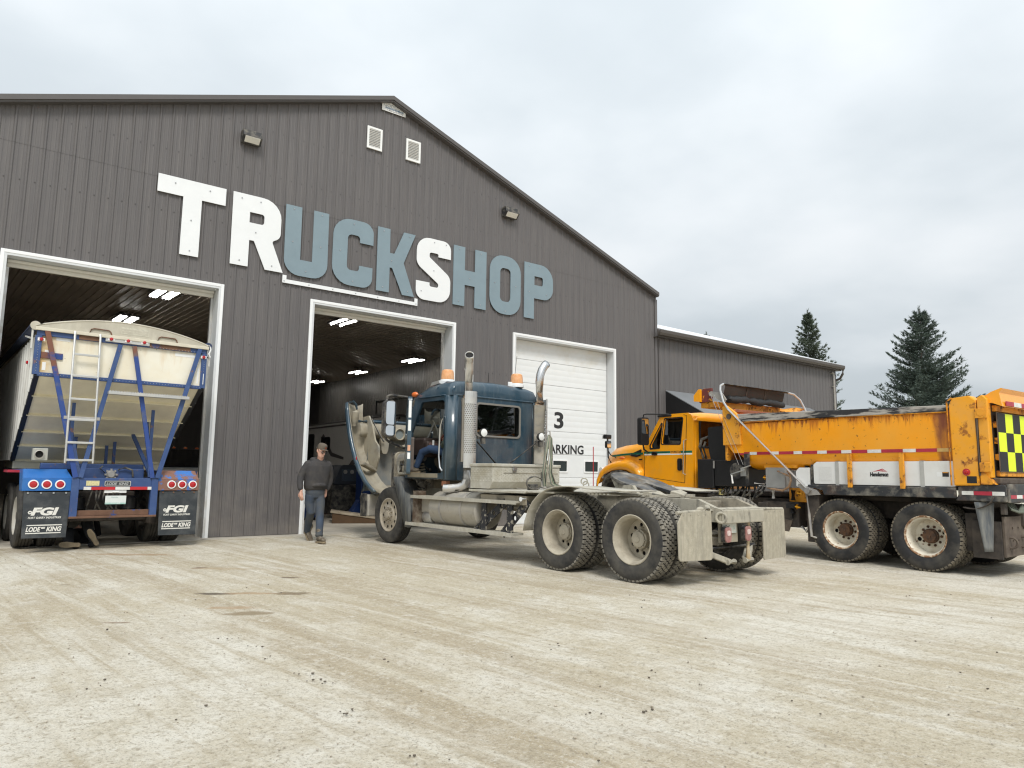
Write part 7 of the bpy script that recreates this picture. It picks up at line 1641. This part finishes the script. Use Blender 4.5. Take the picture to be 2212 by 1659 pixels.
limb(jb, [(.01, .0, .84, .102, .11), (.015, -.06, .70, .090, .098), (-.005, -.115, .54, .078, .084), (-.035, -.20, .34, .070, .074), (-.065, -.265, .16, .066, .07), (-.07, -.275, .125, .07, .074)], 14)
jbo = jb.build('jeans', M['jeans'], P1, smooth=60); fuse(jbo, .010, 3)
def boot(root, heel, toe_dir, pitch, mat=None, sole=None, name='boot', L=.29):
    """one work boot: shaft and foot in one surface, with a sole; heel is the point under the ankle"""
    h = Vector(heel); t = Vector(toe_dir).normalized(); side = t.cross(Vector((0, 0, 1))).normalized(); q = Matrix.Rotation(pitch, 3, side)
    def pt(f, u, s_=0): return h + q @ (t * f + Vector((0, 0, u))) + side * s_
    b = MB(); limb(b, [(*pt(-.01, .20), .052), (*pt(-.01, .12), .050), (*pt(.0, .06), .047)], 12)
    limb(b, [(*pt(-.045, .035), .036, .032), (*pt(.04, .05), .044, .046), (*pt(.12, .04), .047, .038), (*pt(.19, .028), .042, .026)], 12)
    o = b.build(name, mat or M['boot'], root, smooth=60); fuse(o, .009, 3)
    b = MB(); outline = rpoly([(-.085, -.036, .03), (.02, -.036), (.12, -.048, .05), (.225, -.03, .04), (.225, .03, .04), (.12, .048, .05), (.02, .036), (-.085, .036, .03)], 4)
    n = len(outline)
    vs = [pt(f, .006, s_) for f, s_ in outline] + [pt(f, -.022, s_) for f, s_ in outline]
    b.add(vs, [tuple(range(n)), tuple(range(n, 2 * n))[::-1]] + [(i, (i + 1) % n, (i + 1) % n + n, i + n) for i in range(n)])
    for k in range(7):
        f0 = -.075 + k * .042
        if abs(k - 2.5) < .8: continue
        for s_ in (-.022, .012):
            b.add([pt(f, u, s__) for f in (f0, f0 + .028) for u in (-.021, -.03) for s__ in (s_ - .012, s_ + .020)], [(0, 1, 3, 2), (4, 6, 7, 5), (0, 4, 5, 1), (2, 3, 7, 6), (0, 2, 6, 4), (1, 5, 7, 3)])
    b.build('boot_sole', sole or M['sole'], o, smooth=0)
boot(P1, (-.022, .37, .115), (.1, -1, 0), R(-42))
boot(P1, (-.072, -.285, .026), (.05, -1, 0), R(2))
cb_ = MB(); rings = []
for z, k in ((.045, 1.0), (.07, 1.0), (.105, .98), (.130, .88), (.146, .64), (.152, .3)):
    rings.append([hd_(.079 * k * math.cos(2 * math.pi * j / 18), .002 + .098 * k * math.sin(2 * math.pi * j / 18), z) for j in range(18)])
cb_.loft(rings); cap = cb_.build('cap', M['cap'], P1, smooth=50)
b = MB(); b.grid(lambda u, v: hd_(.072 * math.cos(R(195 + 150 * u)) * (1 + .05 * v), -.002 + .092 * math.sin(R(195 + 150 * u)) - .07 * v * math.sin(math.pi * u) ** .6, .055 - .006 * v - .010 * abs(2 * u - 1) ** 2 * 1), 12, 4); b.build('cap_peak', M['cap'], cap, smooth=60, solid=.006)
b = MB(); q = circ(0, 0, .02, 10); b.add([hd_(x, -.0985 + abs(x) * .1, .083 + z) for x, z in q], [tuple(range(10))]); b.build('cap_badge', pmat('rust_red_badge', (.25, .07, .035), .7, vary=.3, vs=60), cap, smooth=0, solid=.003)
hb2 = MB(); rings = []
for z, k in ((-.045, .98), (.0, 1.02), (.04, 1.02)):
    rings.append([hd_(.0735 * k * math.cos(R(-10 + 200 * j / 14)), .012 + .09 * k * math.sin(R(-10 + 200 * j / 14)), z) for j in range(15)])
hb2.loft(rings, cap=False, closed=False); hb2.build('hair', pmat('short_brown_hair', (.09, .055, .03), .8, vary=.2, vs=40), P1, smooth=60, solid=.006)
b = MB()
for s in (-1, 1):
    b.tube([hd_(s * .036 + .026 * math.copysign(abs(math.cos(w)) ** .6, math.cos(w)), -.094 + .004 * abs(math.cos(w)), -.004 + .019 * math.copysign(abs(math.sin(w)) ** .7, math.sin(w))) for w in [2 * math.pi * k / 14 for k in range(15)]], .0052, 6)
    b.tube([hd_(s * .063, -.09, .004), hd_(s * .077, -.03, .006), hd_(s * .079, .02, .004)], .003, 6)
b.tube([hd_(-.011, -.096, .002), hd_(.011, -.096, .002)], .003, 6); b.build('glasses', M['black'], P1)
b = MB()
for s in (-1, 1): b.ball(hd_(s * .034, -.080, -.002), (.012, .009, .010), 10, 6)
b.build('eye', pmat('eye_white', (.45, .40, .36), .3, vary=.2, vs=60), P1)
b = MB()
for s in (-1, 1): b.ball(hd_(s * .034, -.0885, -.004), (.0055, .003, .0055), 8, 5)
b.build('iris', M['black'], P1)
for s in (-1, 1):
    b = MB(); b.tube([(-.03 + s * .04, -.135, 1.42), (-.035 + s * .045, -.165, 1.36), (-.035 + s * .045, -.163, 1.29)], .004, 5); b.build('drawstring', M['hoodie'], P1)
# ------------------------------------------------ the driver sitting in the blue cab, one boot on the sill
P2 = empty('person', (7.888, -7.695, 0), R(3.05)); tag(P2, 'driver in blue jeans and work boots seated in the open blue cab', 'person')
b = MB()
limb(b, [(-.55, 3.98, 2.18, .055), (-.55, 3.99, 2.26, .055)], 10); b.ball((-.55, 4.02, 2.40), (.078, .10, .125), 14, 10); limb(b, [(-.55, 4.11, 2.40, .012), (-.55, 4.125, 2.37, .014)], 8)
for s in (-1, 1): b.ball((-.55 + s * .08, 4.0, 2.39), (.012, .022, .032), 8, 6)
hand(b, (-.68, 4.30, 1.93), (.25, 1, .45), (-.8, .3, .6), 1); hand(b, (-.40, 4.30, 1.93), (-.25, 1, .45), (.8, .3, .6), -1)
limb(b, [(-.71, 4.2, 1.88, .032), (-.68, 4.30, 1.93, .027)], 10); limb(b, [(-.36, 4.2, 1.88, .032), (-.40, 4.30, 1.93, .027)], 10)
o = b.build('body', M['skin'], P2, smooth=60); fuse(o, .007, 3)
b = MB(); b.loft([[(-.55 + .19 * math.cos(2 * math.pi * j / 16), 3.93 + dy + .125 * math.sin(2 * math.pi * j / 16), z) for j in range(16)] for z, dy in ((1.58, .02), (1.75, .0), (1.95, .0), (2.08, .02))] + [[(-.55 + .10 * math.cos(2 * math.pi * j / 16), 3.97 + .08 * math.sin(2 * math.pi * j / 16), 2.18) for j in range(16)]])
limb(b, [(-.74, 3.98, 2.06, .07), (-.82, 4.02, 1.86, .058), (-.78, 4.14, 1.82, .05), (-.70, 4.23, 1.89, .045)], 12); limb(b, [(-.36, 3.98, 2.06, .07), (-.30, 4.05, 1.86, .058), (-.33, 4.15, 1.83, .05), (-.37, 4.23, 1.89, .045)], 12)
o = b.build('shirt', pmat('grey_green_shirt', (.09, .11, .09), .9, vary=.15), P2, smooth=60); fuse(o, .012, 3)
b = MB(); b.ball((-.55, 3.98, 1.62), (.19, .17, .10), 14, 8)
limb(b, [(-.65, 4.02, 1.66, .095, .09), (-.76, 4.26, 1.74, .085), (-.86, 4.46, 1.77, .076), (-.93, 4.60, 1.70, .074), (-.96, 4.66, 1.55, .064), (-.985, 4.70, 1.43, .06)], 12)
limb(b, [(-.45, 4.02, 1.66, .095, .09), (-.42, 4.40, 1.70, .082), (-.42, 4.52, 1.62, .072), (-.42, 4.56, 1.42, .06)], 12)
o = b.build('jeans', M['jeans2'], P2, smooth=60); fuse(o, .011, 3)
boot(P2, (-.985, 4.70, 1.335), (-.55, .85, 0), R(-6)); boot(P2, (-.42, 4.56, 1.325), (0, 1, 0), 0)
b = MB(); b.box(-.84, -.80, 4.40, 4.405, 1.80, 1.93); b.build('held_note', M['white'], P2, smooth=0)
b = MB(); b.lathe([(0, .088), (.05, .085), (.09, .06), (.10, 0)], (-.55, 4.02, 2.44), (0, 0, 1), 16); b.grid(lambda u, v: (-.55 + .075 * (2 * u - 1), 4.10 + .07 * v, 2.45 - .01 * v), 6, 2); b.build('cap', M['cap'], P2, smooth=50)
# ------------------------------------------------ the mechanic lying under the trailer, soles towards us
P3 = empty('person', (1.62, -.90, 0), R(0)); tag(P3, 'mechanic in black work clothes lying under the grain trailer with boots sticking out', 'person')
b = MB(); b.ball((.10, 1.75, .14), (.085, .12, .105), 14, 10); limb(b, [(.09, 1.62, .13, .055), (.08, 1.52, .13, .06)], 10); limb(b, [(.10, 1.77, .245, .012), (.10, 1.745, .258, .013)], 8)
hand(b, (-.12, 1.25, .46), (.3, .3, 1), (-1, 0, 0), 1); hand(b, (.28, 1.25, .46), (-.3, .3, 1), (1, 0, 0), -1)
limb(b, [(-.15, 1.22, .38, .032), (-.12, 1.25, .46, .027)], 10); limb(b, [(.31, 1.22, .38, .032), (.28, 1.25, .46, .027)], 10)
o = b.build('body', M['skin'], P3, smooth=60); fuse(o, .008, 3)
b = MB(); b.loft([[(.06 + .19 * k * math.cos(2 * math.pi * j / 16), y, .125 + .11 * k * math.sin(2 * math.pi * j / 16)) for j in range(16)] for y, k in ((.88, .9), (1.0, 1.0), (1.25, 1.08), (1.42, 1.0), (1.52, .5))])
limb(b, [(-.13, 1.42, .14, .07), (-.22, 1.22, .14, .058), (-.17, 1.2, .30, .05), (-.14, 1.22, .42, .042)], 12); limb(b, [(.25, 1.42, .14, .07), (.36, 1.22, .14, .058), (.33, 1.2, .30, .05), (.30, 1.22, .42, .042)], 12)
o = b.build('jacket', M['darkcloth'], P3, smooth=60); fuse(o, .013, 3)
b = MB(); b.loft([[(.06 + .175 * math.cos(2 * math.pi * j / 16), y, .125 + .11 * math.sin(2 * math.pi * j / 16)) for j in range(16)] for y in (.78, .86, .95)])
limb(b, [(-.04, .82, .12, .10), (-.16, .55, .22, .09), (-.20, .36, .235, .085), (-.20, .18, .13, .075), (-.20, .06, .085, .066)], 12)
limb(b, [(.14, .82, .12, .10), (.10, .55, .36, .09), (.06, .40, .40, .085), (.10, .22, .24, .075), (.15, .08, .13, .066)], 12)
o = b.build('trousers', M['darkcloth'], P3, smooth=60); fuse(o, .013, 3)
def lyboot(heel, toe, sole_n, L=.29):
    """boot seen from below: heel point, direction heel to toe, outward direction of the sole"""
    h = Vector(heel); t = Vector(toe).normalized(); nrm = Vector(sole_n).normalized(); nrm = (nrm - t * nrm.dot(t)).normalized(); side = t.cross(nrm)
    b = MB(); P = lambda f, u, s_=0: h + t * f + nrm * u + side * s_
    limb(b, [(*P(.03, -.03), .040, .042), (*P(.11, -.045), .046, .044), (*P(.19, -.04), .046, .038), (*P(.25, -.028), .040, .028)], 12); limb(b, [(*P(.05, -.06), .047), (*P(.06, -.18), .05)], 12)
    o = b.build('boot', M['darkcloth'], P3, smooth=60); fuse(o, .009, 3)
    b = MB(); outline = rpoly([(0, -.036, .03), (.09, -.034), (.20, -.050, .05), (.305, -.03, .045), (.305, .03, .045), (.20, .050, .05), (.09, .034), (0, .036, .03)], 4); n = len(outline)
    b.add([P(f, -.012, s_) for f, s_ in outline] + [P(f, .012, s_) for f, s_ in outline], [tuple(range(n)), tuple(range(n, 2 * n))[::-1]] + [(i, (i + 1) % n, (i + 1) % n + n, i + n) for i in range(n)])
    for k in range(10):
        f0 = .012 + k * .029
        if 2 < k < 5: continue
        for s_ in ((-.026, .0), (.003, .028)):
            b.add([P(f, u, q) for f in (f0, f0 + .018) for u in (.011, .021) for q in s_], [(0, 1, 3, 2), (4, 6, 7, 5), (0, 4, 5, 1), (2, 3, 7, 6), (0, 2, 6, 4), (1, 5, 7, 3)])
    b.build('boot_sole', M['sole'], o, smooth=0)
lyboot((-.05, -.05, .062), (-1, .10, .05), (.05, -1, .25)); lyboot((.20, -.03, .045), (-.42, .12, .75), (.42, -1, .1))
# ================================================================== THINGS INSIDE THE WORKSHOP
M['tube'] = emat('lit_tube', (1.0, .98, .93), 24.0)
def ceiling_light(x, y, z, groups, n, label, rz=IR):
    e_ = empty('ceiling_light', (x, y, z), rz); tag(e_, label, 'ceiling light', 'lit tube lights under the workshop ceiling')
    for g in range(groups):
        gx = (g - (groups - 1) / 2) * .36
        b = MB(); b.box(gx - .14, gx + .14, -.60, .60, .02, .07); b.build('light_housing', M['trimdark'], e_, smooth=0)
        for k in range(n):
            b = MB(); xx = gx + (k - (n - 1) / 2) * .078; b.cyl((xx, -.55, .0), (xx, .55, .0), .018 if n > 1 else .028, n=8); b.build('tube', M['tube'], e_)
    b = MB(); b.tube([(-.2, 0, .07), (-.2, 0, .30)], .008, 5); b.tube([(.2, 0, .07), (.2, 0, .30)], .008, 5); b.build('hanger', M['trimdark'], e_, smooth=0)
    return e_
for (x, y, z, g, n, lb) in ((4.11, 7.56, 6.4, 2, 3, 'bright six tube light in the left bay above the tarp, the nearer one'), (3.82, 12.3, 6.4, 2, 3, 'bright six tube light half hidden behind the trailer tarp'),
                          (9.79, 7.8, 6.4, 2, 1, 'bright twin tube light nearest the top left of the middle bay'), (15.42, 13.0, 6.3, 2, 2, 'bright twin light along the lit wall nearest the amber beacon'),
                          (15.2, 18.2, 6.3, 2, 1, 'bright twin light along the lit wall, middle of its row'), (15.1, 23.4, 6.3, 2, 1, 'bright twin light along the lit wall farthest inside, beside the white trim')):
    ceiling_light(x, y, z, g, n, lb)
ht = empty('unit_heater', (15.4, 9.2, 4.55)); tag(ht, 'black box heater hung from the ceiling near the lit wall', 'heater')
b = MB(); b.add([(s * w, y, z) for z, w in ((0, .40), (1.45, .52)) for s in (-1, 1) for y in (-.45, .45)], [(0, 1, 3, 2), (4, 6, 7, 5), (0, 4, 5, 1), (2, 3, 7, 6), (0, 2, 6, 4), (1, 5, 7, 3)]); b.build('heater_case', M['black'], ht, smooth=0, bevel=.02)
b = MB(); b.tube([(-.3, 0, 1.45), (-.9, 0, 1.95)], .01, 5); b.tube([(.3, 0, 1.45), (.3, 0, 1.9)], .01, 5); b.build('hanger', M['trimdark'], ht, smooth=0)
M['rv'] = pmat('greyish_white_rv_wall', (.58, .57, .55), .45, vary=.05, vs=2); M['rvd'] = pmat('dark_rv_swirl', (.09, .08, .08), .5, vary=.1)
rv = empty('travel_trailer', (11.7, 6.8, 0), R(-1)); tag(rv, 'grey white travel trailer with dark swirl stripes parked deep in the middle bay', 'camper trailer')
b = MB(); b.prism(rpoly([(0, .62, .1), (9.4, .62, .1), (9.4, 3.30, .25), (5.4, 3.34), (4.9, 3.30, .1), (.6, 3.32, .3), (-.25, 2.2, .4)]), .0, 2.45, 'yz'); b.build('rv_body', M['rv'], rv, smooth=30, bevel=.05)
b = MB(); b.box(-.04, 2.49, .4, 9.3, 3.30, 3.36); b.box(.6, 1.4, 3.0, 3.9, 3.36, 3.55); b.build('rv_roof', pmat('dim_rv_roof', (.16, .155, .15), .5, vary=.1), rv, smooth=0, bevel=.04)
b = MB(); b.add([(-.012, y, z) for y, z in ((5.3, 1.0), (4.2, 1.75), (2.2, 2.5), (2.2, 2.3), (4.2, 1.5), (5.3, .8))], [(0, 1, 4, 5), (1, 2, 3, 4)]); b.add([(-.012, y, z) for y, z in ((7.2, 2.9), (6.2, 2.1), (5.0, 1.9), (5.0, 1.8), (6.3, 1.95), (7.5, 2.75))], [(0, 1, 4, 5), (1, 2, 3, 4)]); b.build('rv_stripe', M['rvd'], rv, smooth=0, solid=.006)
for y0, y1, z0, z1 in ((8.3, 9.0, 1.85, 2.9), (6.5, 7.4, 2.2, 2.72), (1.2, 1.9, 1.6, 2.4)):
    b = MB(); b.prism(rrect(y0, y1, z0, z1, .1), -.03, -.001, 'yz'); b.build('rv_window', M['glassdark'] if False else pmat('black_rv_window', (.015, .016, .018), .08, vary=.1), rv, smooth=0)
    b = MB(); b.prism(rrect(y0 - .04, y1 + .04, z0 - .04, z1 + .04, .12), -.022, -.001, 'yz', holes=[rrect(y0, y1, z0, z1, .1)]); b.build('rv_window_frame', M['black'], rv, smooth=0)
b = MB(); b.box(-.02, .0, 3.0, 3.02, .8, 3.2); b.box(-.03, .02, .3, 9.2, 3.16, 3.22); b.build('rv_trim', M['rvd'], rv, smooth=0)
for y in (3.6, 4.5):
    w = empty('wheel', (.12, y, .36), parent=rv); w.scale = (.8, .7, .7); inst('tyre', TYRES['rib'], w)
    for nm, me in RIMS['trailer']: inst(nm, me, w)
# pickup at the back of the left bay, seen beside the trailer
pk = empty('pickup_truck', (4.72, 5.3, 0), R(4)); tag(pk, 'white pickup truck facing out in the dark of the left bay', 'pickup truck')
M['pkw'] = pmat('white_pickup_paint', (.78, .78, .76), .3, vary=.04, coat=.5)
b = MB(); b.prism(rpoly([(-1.0, .55, .1), (-1.0, 1.22, .12), (.25, 1.36, .06), (.75, 1.86, .12), (2.5, 1.90, .1), (2.7, 1.35, .06), (4.6, 1.33, .1), (4.6, .55, .1)]), -1.0, 1.0, 'yz'); b.build('body', M['pkw'], pk, smooth=25, bevel=.08)
b = MB(); b.add([(-.88, .24, 1.40), (.88, .24, 1.40), (.78, .70, 1.84), (-.78, .70, 1.84)], [(0, 1, 2, 3)]); b.build('windshield', pmat('black_windshield', (.012, .014, .016), .06, vary=.1), pk, smooth=0, solid=.06)
b = MB(); b.box(-.62, .62, -1.03, -.985, .80, 1.14); b.build('grille', M['black'], pk, smooth=0, bevel=.02)
for s in (-1, 1):
    b = MB(); b.box(s * .82 - .16, s * .82 + .16, -1.025, -.98, .88, 1.12); b.build('headlight', M['clear'], pk, smooth=0, bevel=.02)
    b = MB(); b.box(s * 1.18 - .1, s * 1.18 + .1, .35, .45, 1.35, 1.65); b.build('mirror', M['black'], pk, bevel=.03)
for x in (-.6, -.3, 0, .3, .6):
    b = MB(); b.ball((x, .85, 1.905), (.05, .05, .025)); b.build('roof_marker', MATS['orange_marker'], pk)
b = MB(); b.box(-1.0, 1.0, -1.12, -1.0, .48, .74); b.build('bumper', M['chrome'], pk, bevel=.03)
for s in (-1, 1):
    for y in (-.1, 3.6):
        w = empty('wheel', (s * .88, y, .40), 0 if s < 0 else math.pi, parent=pk); w.scale = (.8, .77, .77); inst('tyre', TYRES['rib'], w)
        for nm, me in RIMS['trailer']: inst(nm, me, w)
# lift post, welder, ramp, drain pan
M['liftblue'] = pmat('blue_lift_paint', (.009, .032, .13), .45, vary=.1)
lf = empty('lift_post', (9.05, 4.2, 0), R(10)); tag(lf, 'blue vehicle lift post standing behind the tilted hood', 'lift')
b = MB(); b.box(-.16, .16, -.14, .14, .02, 1.35); b.build('column', M['liftblue'], lf, smooth=0, bevel=.015)
b = MB(); b.prism([(-.55, .02), (.2, .02), (.2, .75), (.0, .75)], -.10, .10, 'xz'); b.build('foot', M['liftblue'], lf, smooth=0, bevel=.01)
b = MB(); b.tube([(-.1, -.18, 1.0), (-.22, -.2, .6), (-.15, -.22, .2), (.0, -.2, .1)], .02, 6); b.build('hose', M['hoseblack'], lf)
wl = empty('welding_machine', (8.75, 5.0, 0), R(6)); tag(wl, 'dark grey welding machine on a cart in the middle bay', 'machine')
b = MB(); b.box(-.50, .35, -.35, .35, .12, .95); b.build('cart', M['blackdusty'], wl, smooth=0, bevel=.03)
b = MB(); b.prism(rpoly([(-.45, .96, .02), (.35, .96, .02), (.35, 1.52, .12), (-.22, 1.52, .15)]), -.32, .32, 'xz'); b.build('power_source', pmat('dark_blue_grey_case', (.035, .042, .055), .45, vary=.1), wl, bevel=.02)
b = MB(); b.box(-.2, .3, -.335, -.3205, 1.05, 1.40); b.build('control_panel', pmat('slate_control_panel', (.06, .075, .10), .4, vary=.2, vs=40), wl, smooth=0)
for x in (-.10, .12):
    b = MB(); b.cyl((x, -.36, 1.32), (x, -.335, 1.32), .06, n=14); b.build('knob', M['steel'], wl)
for s in (-1, 1):
    b = MB(); b.cyl((s * .3, -.3, .09), (s * .3, -.2, .09), .09, n=14); b.build('caster', M['black'], wl)
rp = empty('ramp', (8.55, 2.7, 0), R(-24)); tag(rp, 'dusty plywood ramp lying on the shop floor left of the front wheel', 'ramp')
b = MB(); b.prism([(-1.0, .28), (-1.0, .32), (.95, .055), (.95, .016)], -.55, .55, 'xz'); b.build('ramp_board', pmat('dusty_plywood', (.34, .29, .215), .85, vary=.15, vs=3, layers=[dict(col=(.2, .16, .11), amt=.4, scale=5, soft=.2)]), rp, smooth=0, bevel=.006)
for y in (-.5, .5):
    b = MB(); b.prism([(-.95, .014), (.80, .014), (.80, .035), (-.95, .27)], y - .03, y + .03, 'xz'); b.build('ramp_side', pmat('brown_plank', (.085, .048, .022), .8, vary=.2), rp, smooth=0)
lb_ = empty('platform_lift', (6.9, 4.3, 0), R(0)); tag(lb_, 'low blue platform on the shop floor behind the walking man', 'platform')
b = MB(); b.box(-1.0, .75, -.3, .3, .08, .34); b.build('deck', M['liftblue'], lb_, smooth=0, bevel=.02)
b = MB(); b.box(-.95, .70, -.25, .25, .012, .08); b.build('base', M['black'], lb_, smooth=0)
bn = empty('oil_drum', (9.2, 6.6, 0)); tag(bn, 'dark oil drum standing in the shadow behind the welding machine', 'drum')
b = MB(); b.lathe([(.012, .0), (.012, .29), (.30, .29), (.31, .30), (.32, .29), (.58, .29), (.59, .30), (.60, .29), (.88, .29), (.88, 0)], axis=(0, 0, 1), n=24); b.build('drum_body', pmat('dark_red_drum', (.10, .015, .012), .5, vary=.2), bn)
b = MB(); b.cyl((.12, 0, .882), (.12, 0, .90), .035, n=10); b.build('bung', M['steel'], bn)
# conduit and door frame drawn on the lit side wall
b = MB(); b.tube([(XR - .19, 11.0, 5.0), (XR - .19, 19.0, 5.0), (XR - .19, 19.0, 3.3)], .03, 6); b.tube([(XR - .19, 8.0, 2.6), (XR - .19, 26, 2.6)], .05, 6)
o = b.build('wall_conduit', M['black'], smooth=0); tag(o, 'black conduit running along the lit inside wall', 'conduit')
# ================================================================== SPRUCES, STONES
M['needle'] = pmat('spruce_needles', (.080, .105, .070), .7, vary=.35, vs=1.2)
M['needle2'] = pmat('blue_spruce_needles', (.075, .104, .084), .7, vary=.35, vs=1.2)
M['bark'] = pmat('grey_brown_bark', (.10, .085, .07), .9, vary=.2, vs=6)
def spruce(loc, H, Rb, seed, label, mat, zlow=.6, dens=1.0):
    rg = random.Random(seed)
    t = empty('spruce_tree', loc); tag(t, label, 'spruce', 'spruce trees beyond the buildings')
    tb_ = MB(); pts = [(rg.uniform(-.03, .03), rg.uniform(-.03, .03), H * k / 12) for k in range(13)]
    tb_.tube(pts, [max(.012, .17 * H / 10 * (1 - k / 12.3)) for k in range(13)], 8)
    V = []; F = []
    def blade(p, d, l, w):
        up = Vector((rg.uniform(-1, 1), rg.uniform(-1, 1), rg.uniform(-.3, 1))).normalized()
        s = d.cross(up)
        if s.length < 1e-3: return
        s = s.normalized() * w; o = len(V)
        V.extend([tuple(p - s), tuple(p + s), tuple(p + d * l)]); F.append((o, o + 1, o + 2))
    z = zlow
    while z < H - .25:
        t_ = z / H
        L = Rb * (1 - t_) ** .82 * (1 - .12 * t_)
        nb = max(4, int((9 if t_ < .7 else 7) * dens))
        for k in range(nb):
            a = rg.uniform(0, 2 * math.pi); ln = L * rg.uniform(.62, 1.22)
            if ln < .12: ln = .12
            out = Vector((math.cos(a), math.sin(a), 0)); side = Vector((-out.y, out.x, 0))
            rise = .55 * t_ - .22 + rg.uniform(-.12, .12)
            base = Vector((0, 0, z + rg.uniform(-.1, .1))); n = max(3, int(ln / .16)); prev = base; bp = [base]
            for i in range(1, n + 1):
                u = i / n; p = base + out * ln * u + Vector((0, 0, ln * (rise * u + .30 * u * u))) + side * rg.uniform(-.03, .03); bp.append(p)
            if ln > .45: tb_.tube(bp[:max(2, n)], [max(.004, .016 * ln * (1 - i / (n + 1))) for i in range(len(bp[:max(2, n)]))], 4)
            for i in range(1, n + 1):
                p = bp[i]; d = (bp[i] - bp[i - 1]).normalized(); u = i / n
                w = .42 * ln * (1 - u * .75) * (.35 + min(1, u * 2.2) * .65)
                for s_ in (-1, 1):
                    nn = max(1, int(w / .11))
                    for j in range(nn + 1):
                        q = p + (side * s_ * .85 + d * .55 + Vector((0, 0, -.10 + .25 * rg.random()))) * (w * (j + rg.random()) / (nn + 1))
                        for r_ in range(4):
                            dd = (side * s_ * rg.uniform(.1, 1.0) + d * rg.uniform(.2, 1.0) + Vector((0, 0, rg.uniform(-.35, .6)))).normalized()
                            blade(q + Vector((rg.uniform(-.04, .04), rg.uniform(-.04, .04), rg.uniform(-.05, .04))), dd, rg.uniform(.10, .19), rg.uniform(.012, .026))
                for r_ in range(5):
                    dd = (d + Vector((rg.uniform(-.8, .8), rg.uniform(-.8, .8), rg.uniform(-.4, .8)))).normalized(); blade(p, dd, rg.uniform(.12, .22), .02)
        z += rg.uniform(.16, .30) * (1.0 if t_ < .75 else .7)
    for k in range(40):
        zz0 = H - .55 + .6 * k / 40; a = rg.uniform(0, 6.28); blade(Vector((0, 0, zz0)), Vector((math.cos(a) * .5, math.sin(a) * .5, 1)).normalized(), .22, .018)
    tb_.build('trunk', M['bark'], t, smooth=60, recalc=False)
    c = MB(); c.v = V; c.f = F; c.mi = [0] * len(F); c.build('crown', mat, t, smooth=0, recalc=False)
    return t
spruce((38.15, 7.15, 0), 11.0, 2.9, 11, 'slender olive green spruce rising behind the right end of the annex', M['needle'], zlow=2.0)
spruce((35.1, -.2, 0), 9.35, 3.5, 5, 'broad blue green spruce standing alone beyond the dump truck box', M['needle2'], zlow=1.2, dens=1.15)
spruce((43.7, 18.6, 0), 12.15, 3.0, 23, 'spruce of which only the thin tip shows over the annex roof', M['needle'], zlow=5.5, dens=.8)
spruce((62.0, 10.5, 0), 6.2, 2.2, 41, 'small far spruce whose tip just clears the side of the dump box', M['needle'], zlow=1.5, dens=.8)
spruce((24.2, -23.0, 0), 9.5, 3.2, 61, 'spruce behind the camera, seen only as a reflection in the blue cab rear window', M['needle'], zlow=.8, dens=.75)
# loose stones and clods lying on the yard
rg = random.Random(77)
def stone_mesh(seed, rough):
    q = random.Random(seed); bm = bmesh.new(); bmesh.ops.create_icosphere(bm, subdivisions=1, radius=1)
    for v in bm.verts: v.co *= q.uniform(1 - rough, 1 + rough); v.co.z *= .62
    me = bpy.data.meshes.new('stone'); bm.to_mesh(me); bm.free(); return me
SV = [([tuple(v.co) for v in m_.vertices], [tuple(p.vertices) for p in m_.polygons]) for m_ in [stone_mesh(k, .3) for k in range(6)]]
M['stone'] = pmat('pale_gravel_stone', (.40, .355, .285), .9, vary=.3, vs=2); M['clod'] = pmat('dark_mud_clod', (.12, .10, .075), .95, vary=.3, vs=3)
b = MB()
for k in range(3200):
    d = rg.random() ** 1.6 * 13 + .8; a = R(rg.uniform(-6, 78)); x = d * math.sin(a); y = -14.78 + d * math.cos(a)
    if y > -.5: continue
    s = rg.uniform(.0025, .0065) * (1 + .8 * (rg.random() < .04)); vs, fs = rg.choice(SV); w = rg.uniform(0, 6.28); cw, sw = math.cos(w), math.sin(w)
    b.add([(x + s * (p[0] * cw - p[1] * sw), y + s * (p[0] * sw + p[1] * cw), gz(x, y) + s * .2 + s * p[2]) for p in vs], fs)
tag(b.build('gravel', M['stone'], smooth=0, recalc=False), kind='stuff')
b = MB()
clods = [(1.73, -8.78), (1.76, -8.83), (1.87, -10.08), (1.78, -10.95), (1.81, -10.95), (1.795, -11.7), (1.23, -7.25), (.98, -7.97), (.83, -9.53), (.70, -9.63), (1.86, -9.17), (1.79, -9.56), (2.42, -10.09), (2.29, -10.83), (3.8, -10.41), (4.94, -10.92), (3.81, -11.37), (3.83, -11.73), (2.91, -11.73), (3.18, -11.85), (8.68, -10.84), (1.88, -10.3), (1.9, -10.35), (5.9, -9.4)]
for (cx_, cy_) in clods:
    for k in range(rg.randint(1, 3)):
        x = cx_ + rg.uniform(-.06, .06); y = cy_ + rg.uniform(-.05, .05); s = rg.uniform(.004, .010); vs, fs = rg.choice(SV)
        b.add([(x + s * p[0], y + s * p[1], gz(x, y) + s * .3 + s * p[2]) for p in vs], fs)
for k in range(90):
    d = rg.random() ** 1.3 * 12 + 1; a = R(rg.uniform(-4, 76)); x = d * math.sin(a); y = -14.78 + d * math.cos(a)
    if y > -.6: continue
    s = rg.uniform(.004, .009); vs, fs = rg.choice(SV)
    b.add([(x + s * p[0], y + s * p[1], gz(x, y) + s * .3 + s * p[2]) for p in vs], fs)
tag(b.build('mud_clods', M['clod'], smooth=0, recalc=False), kind='stuff')
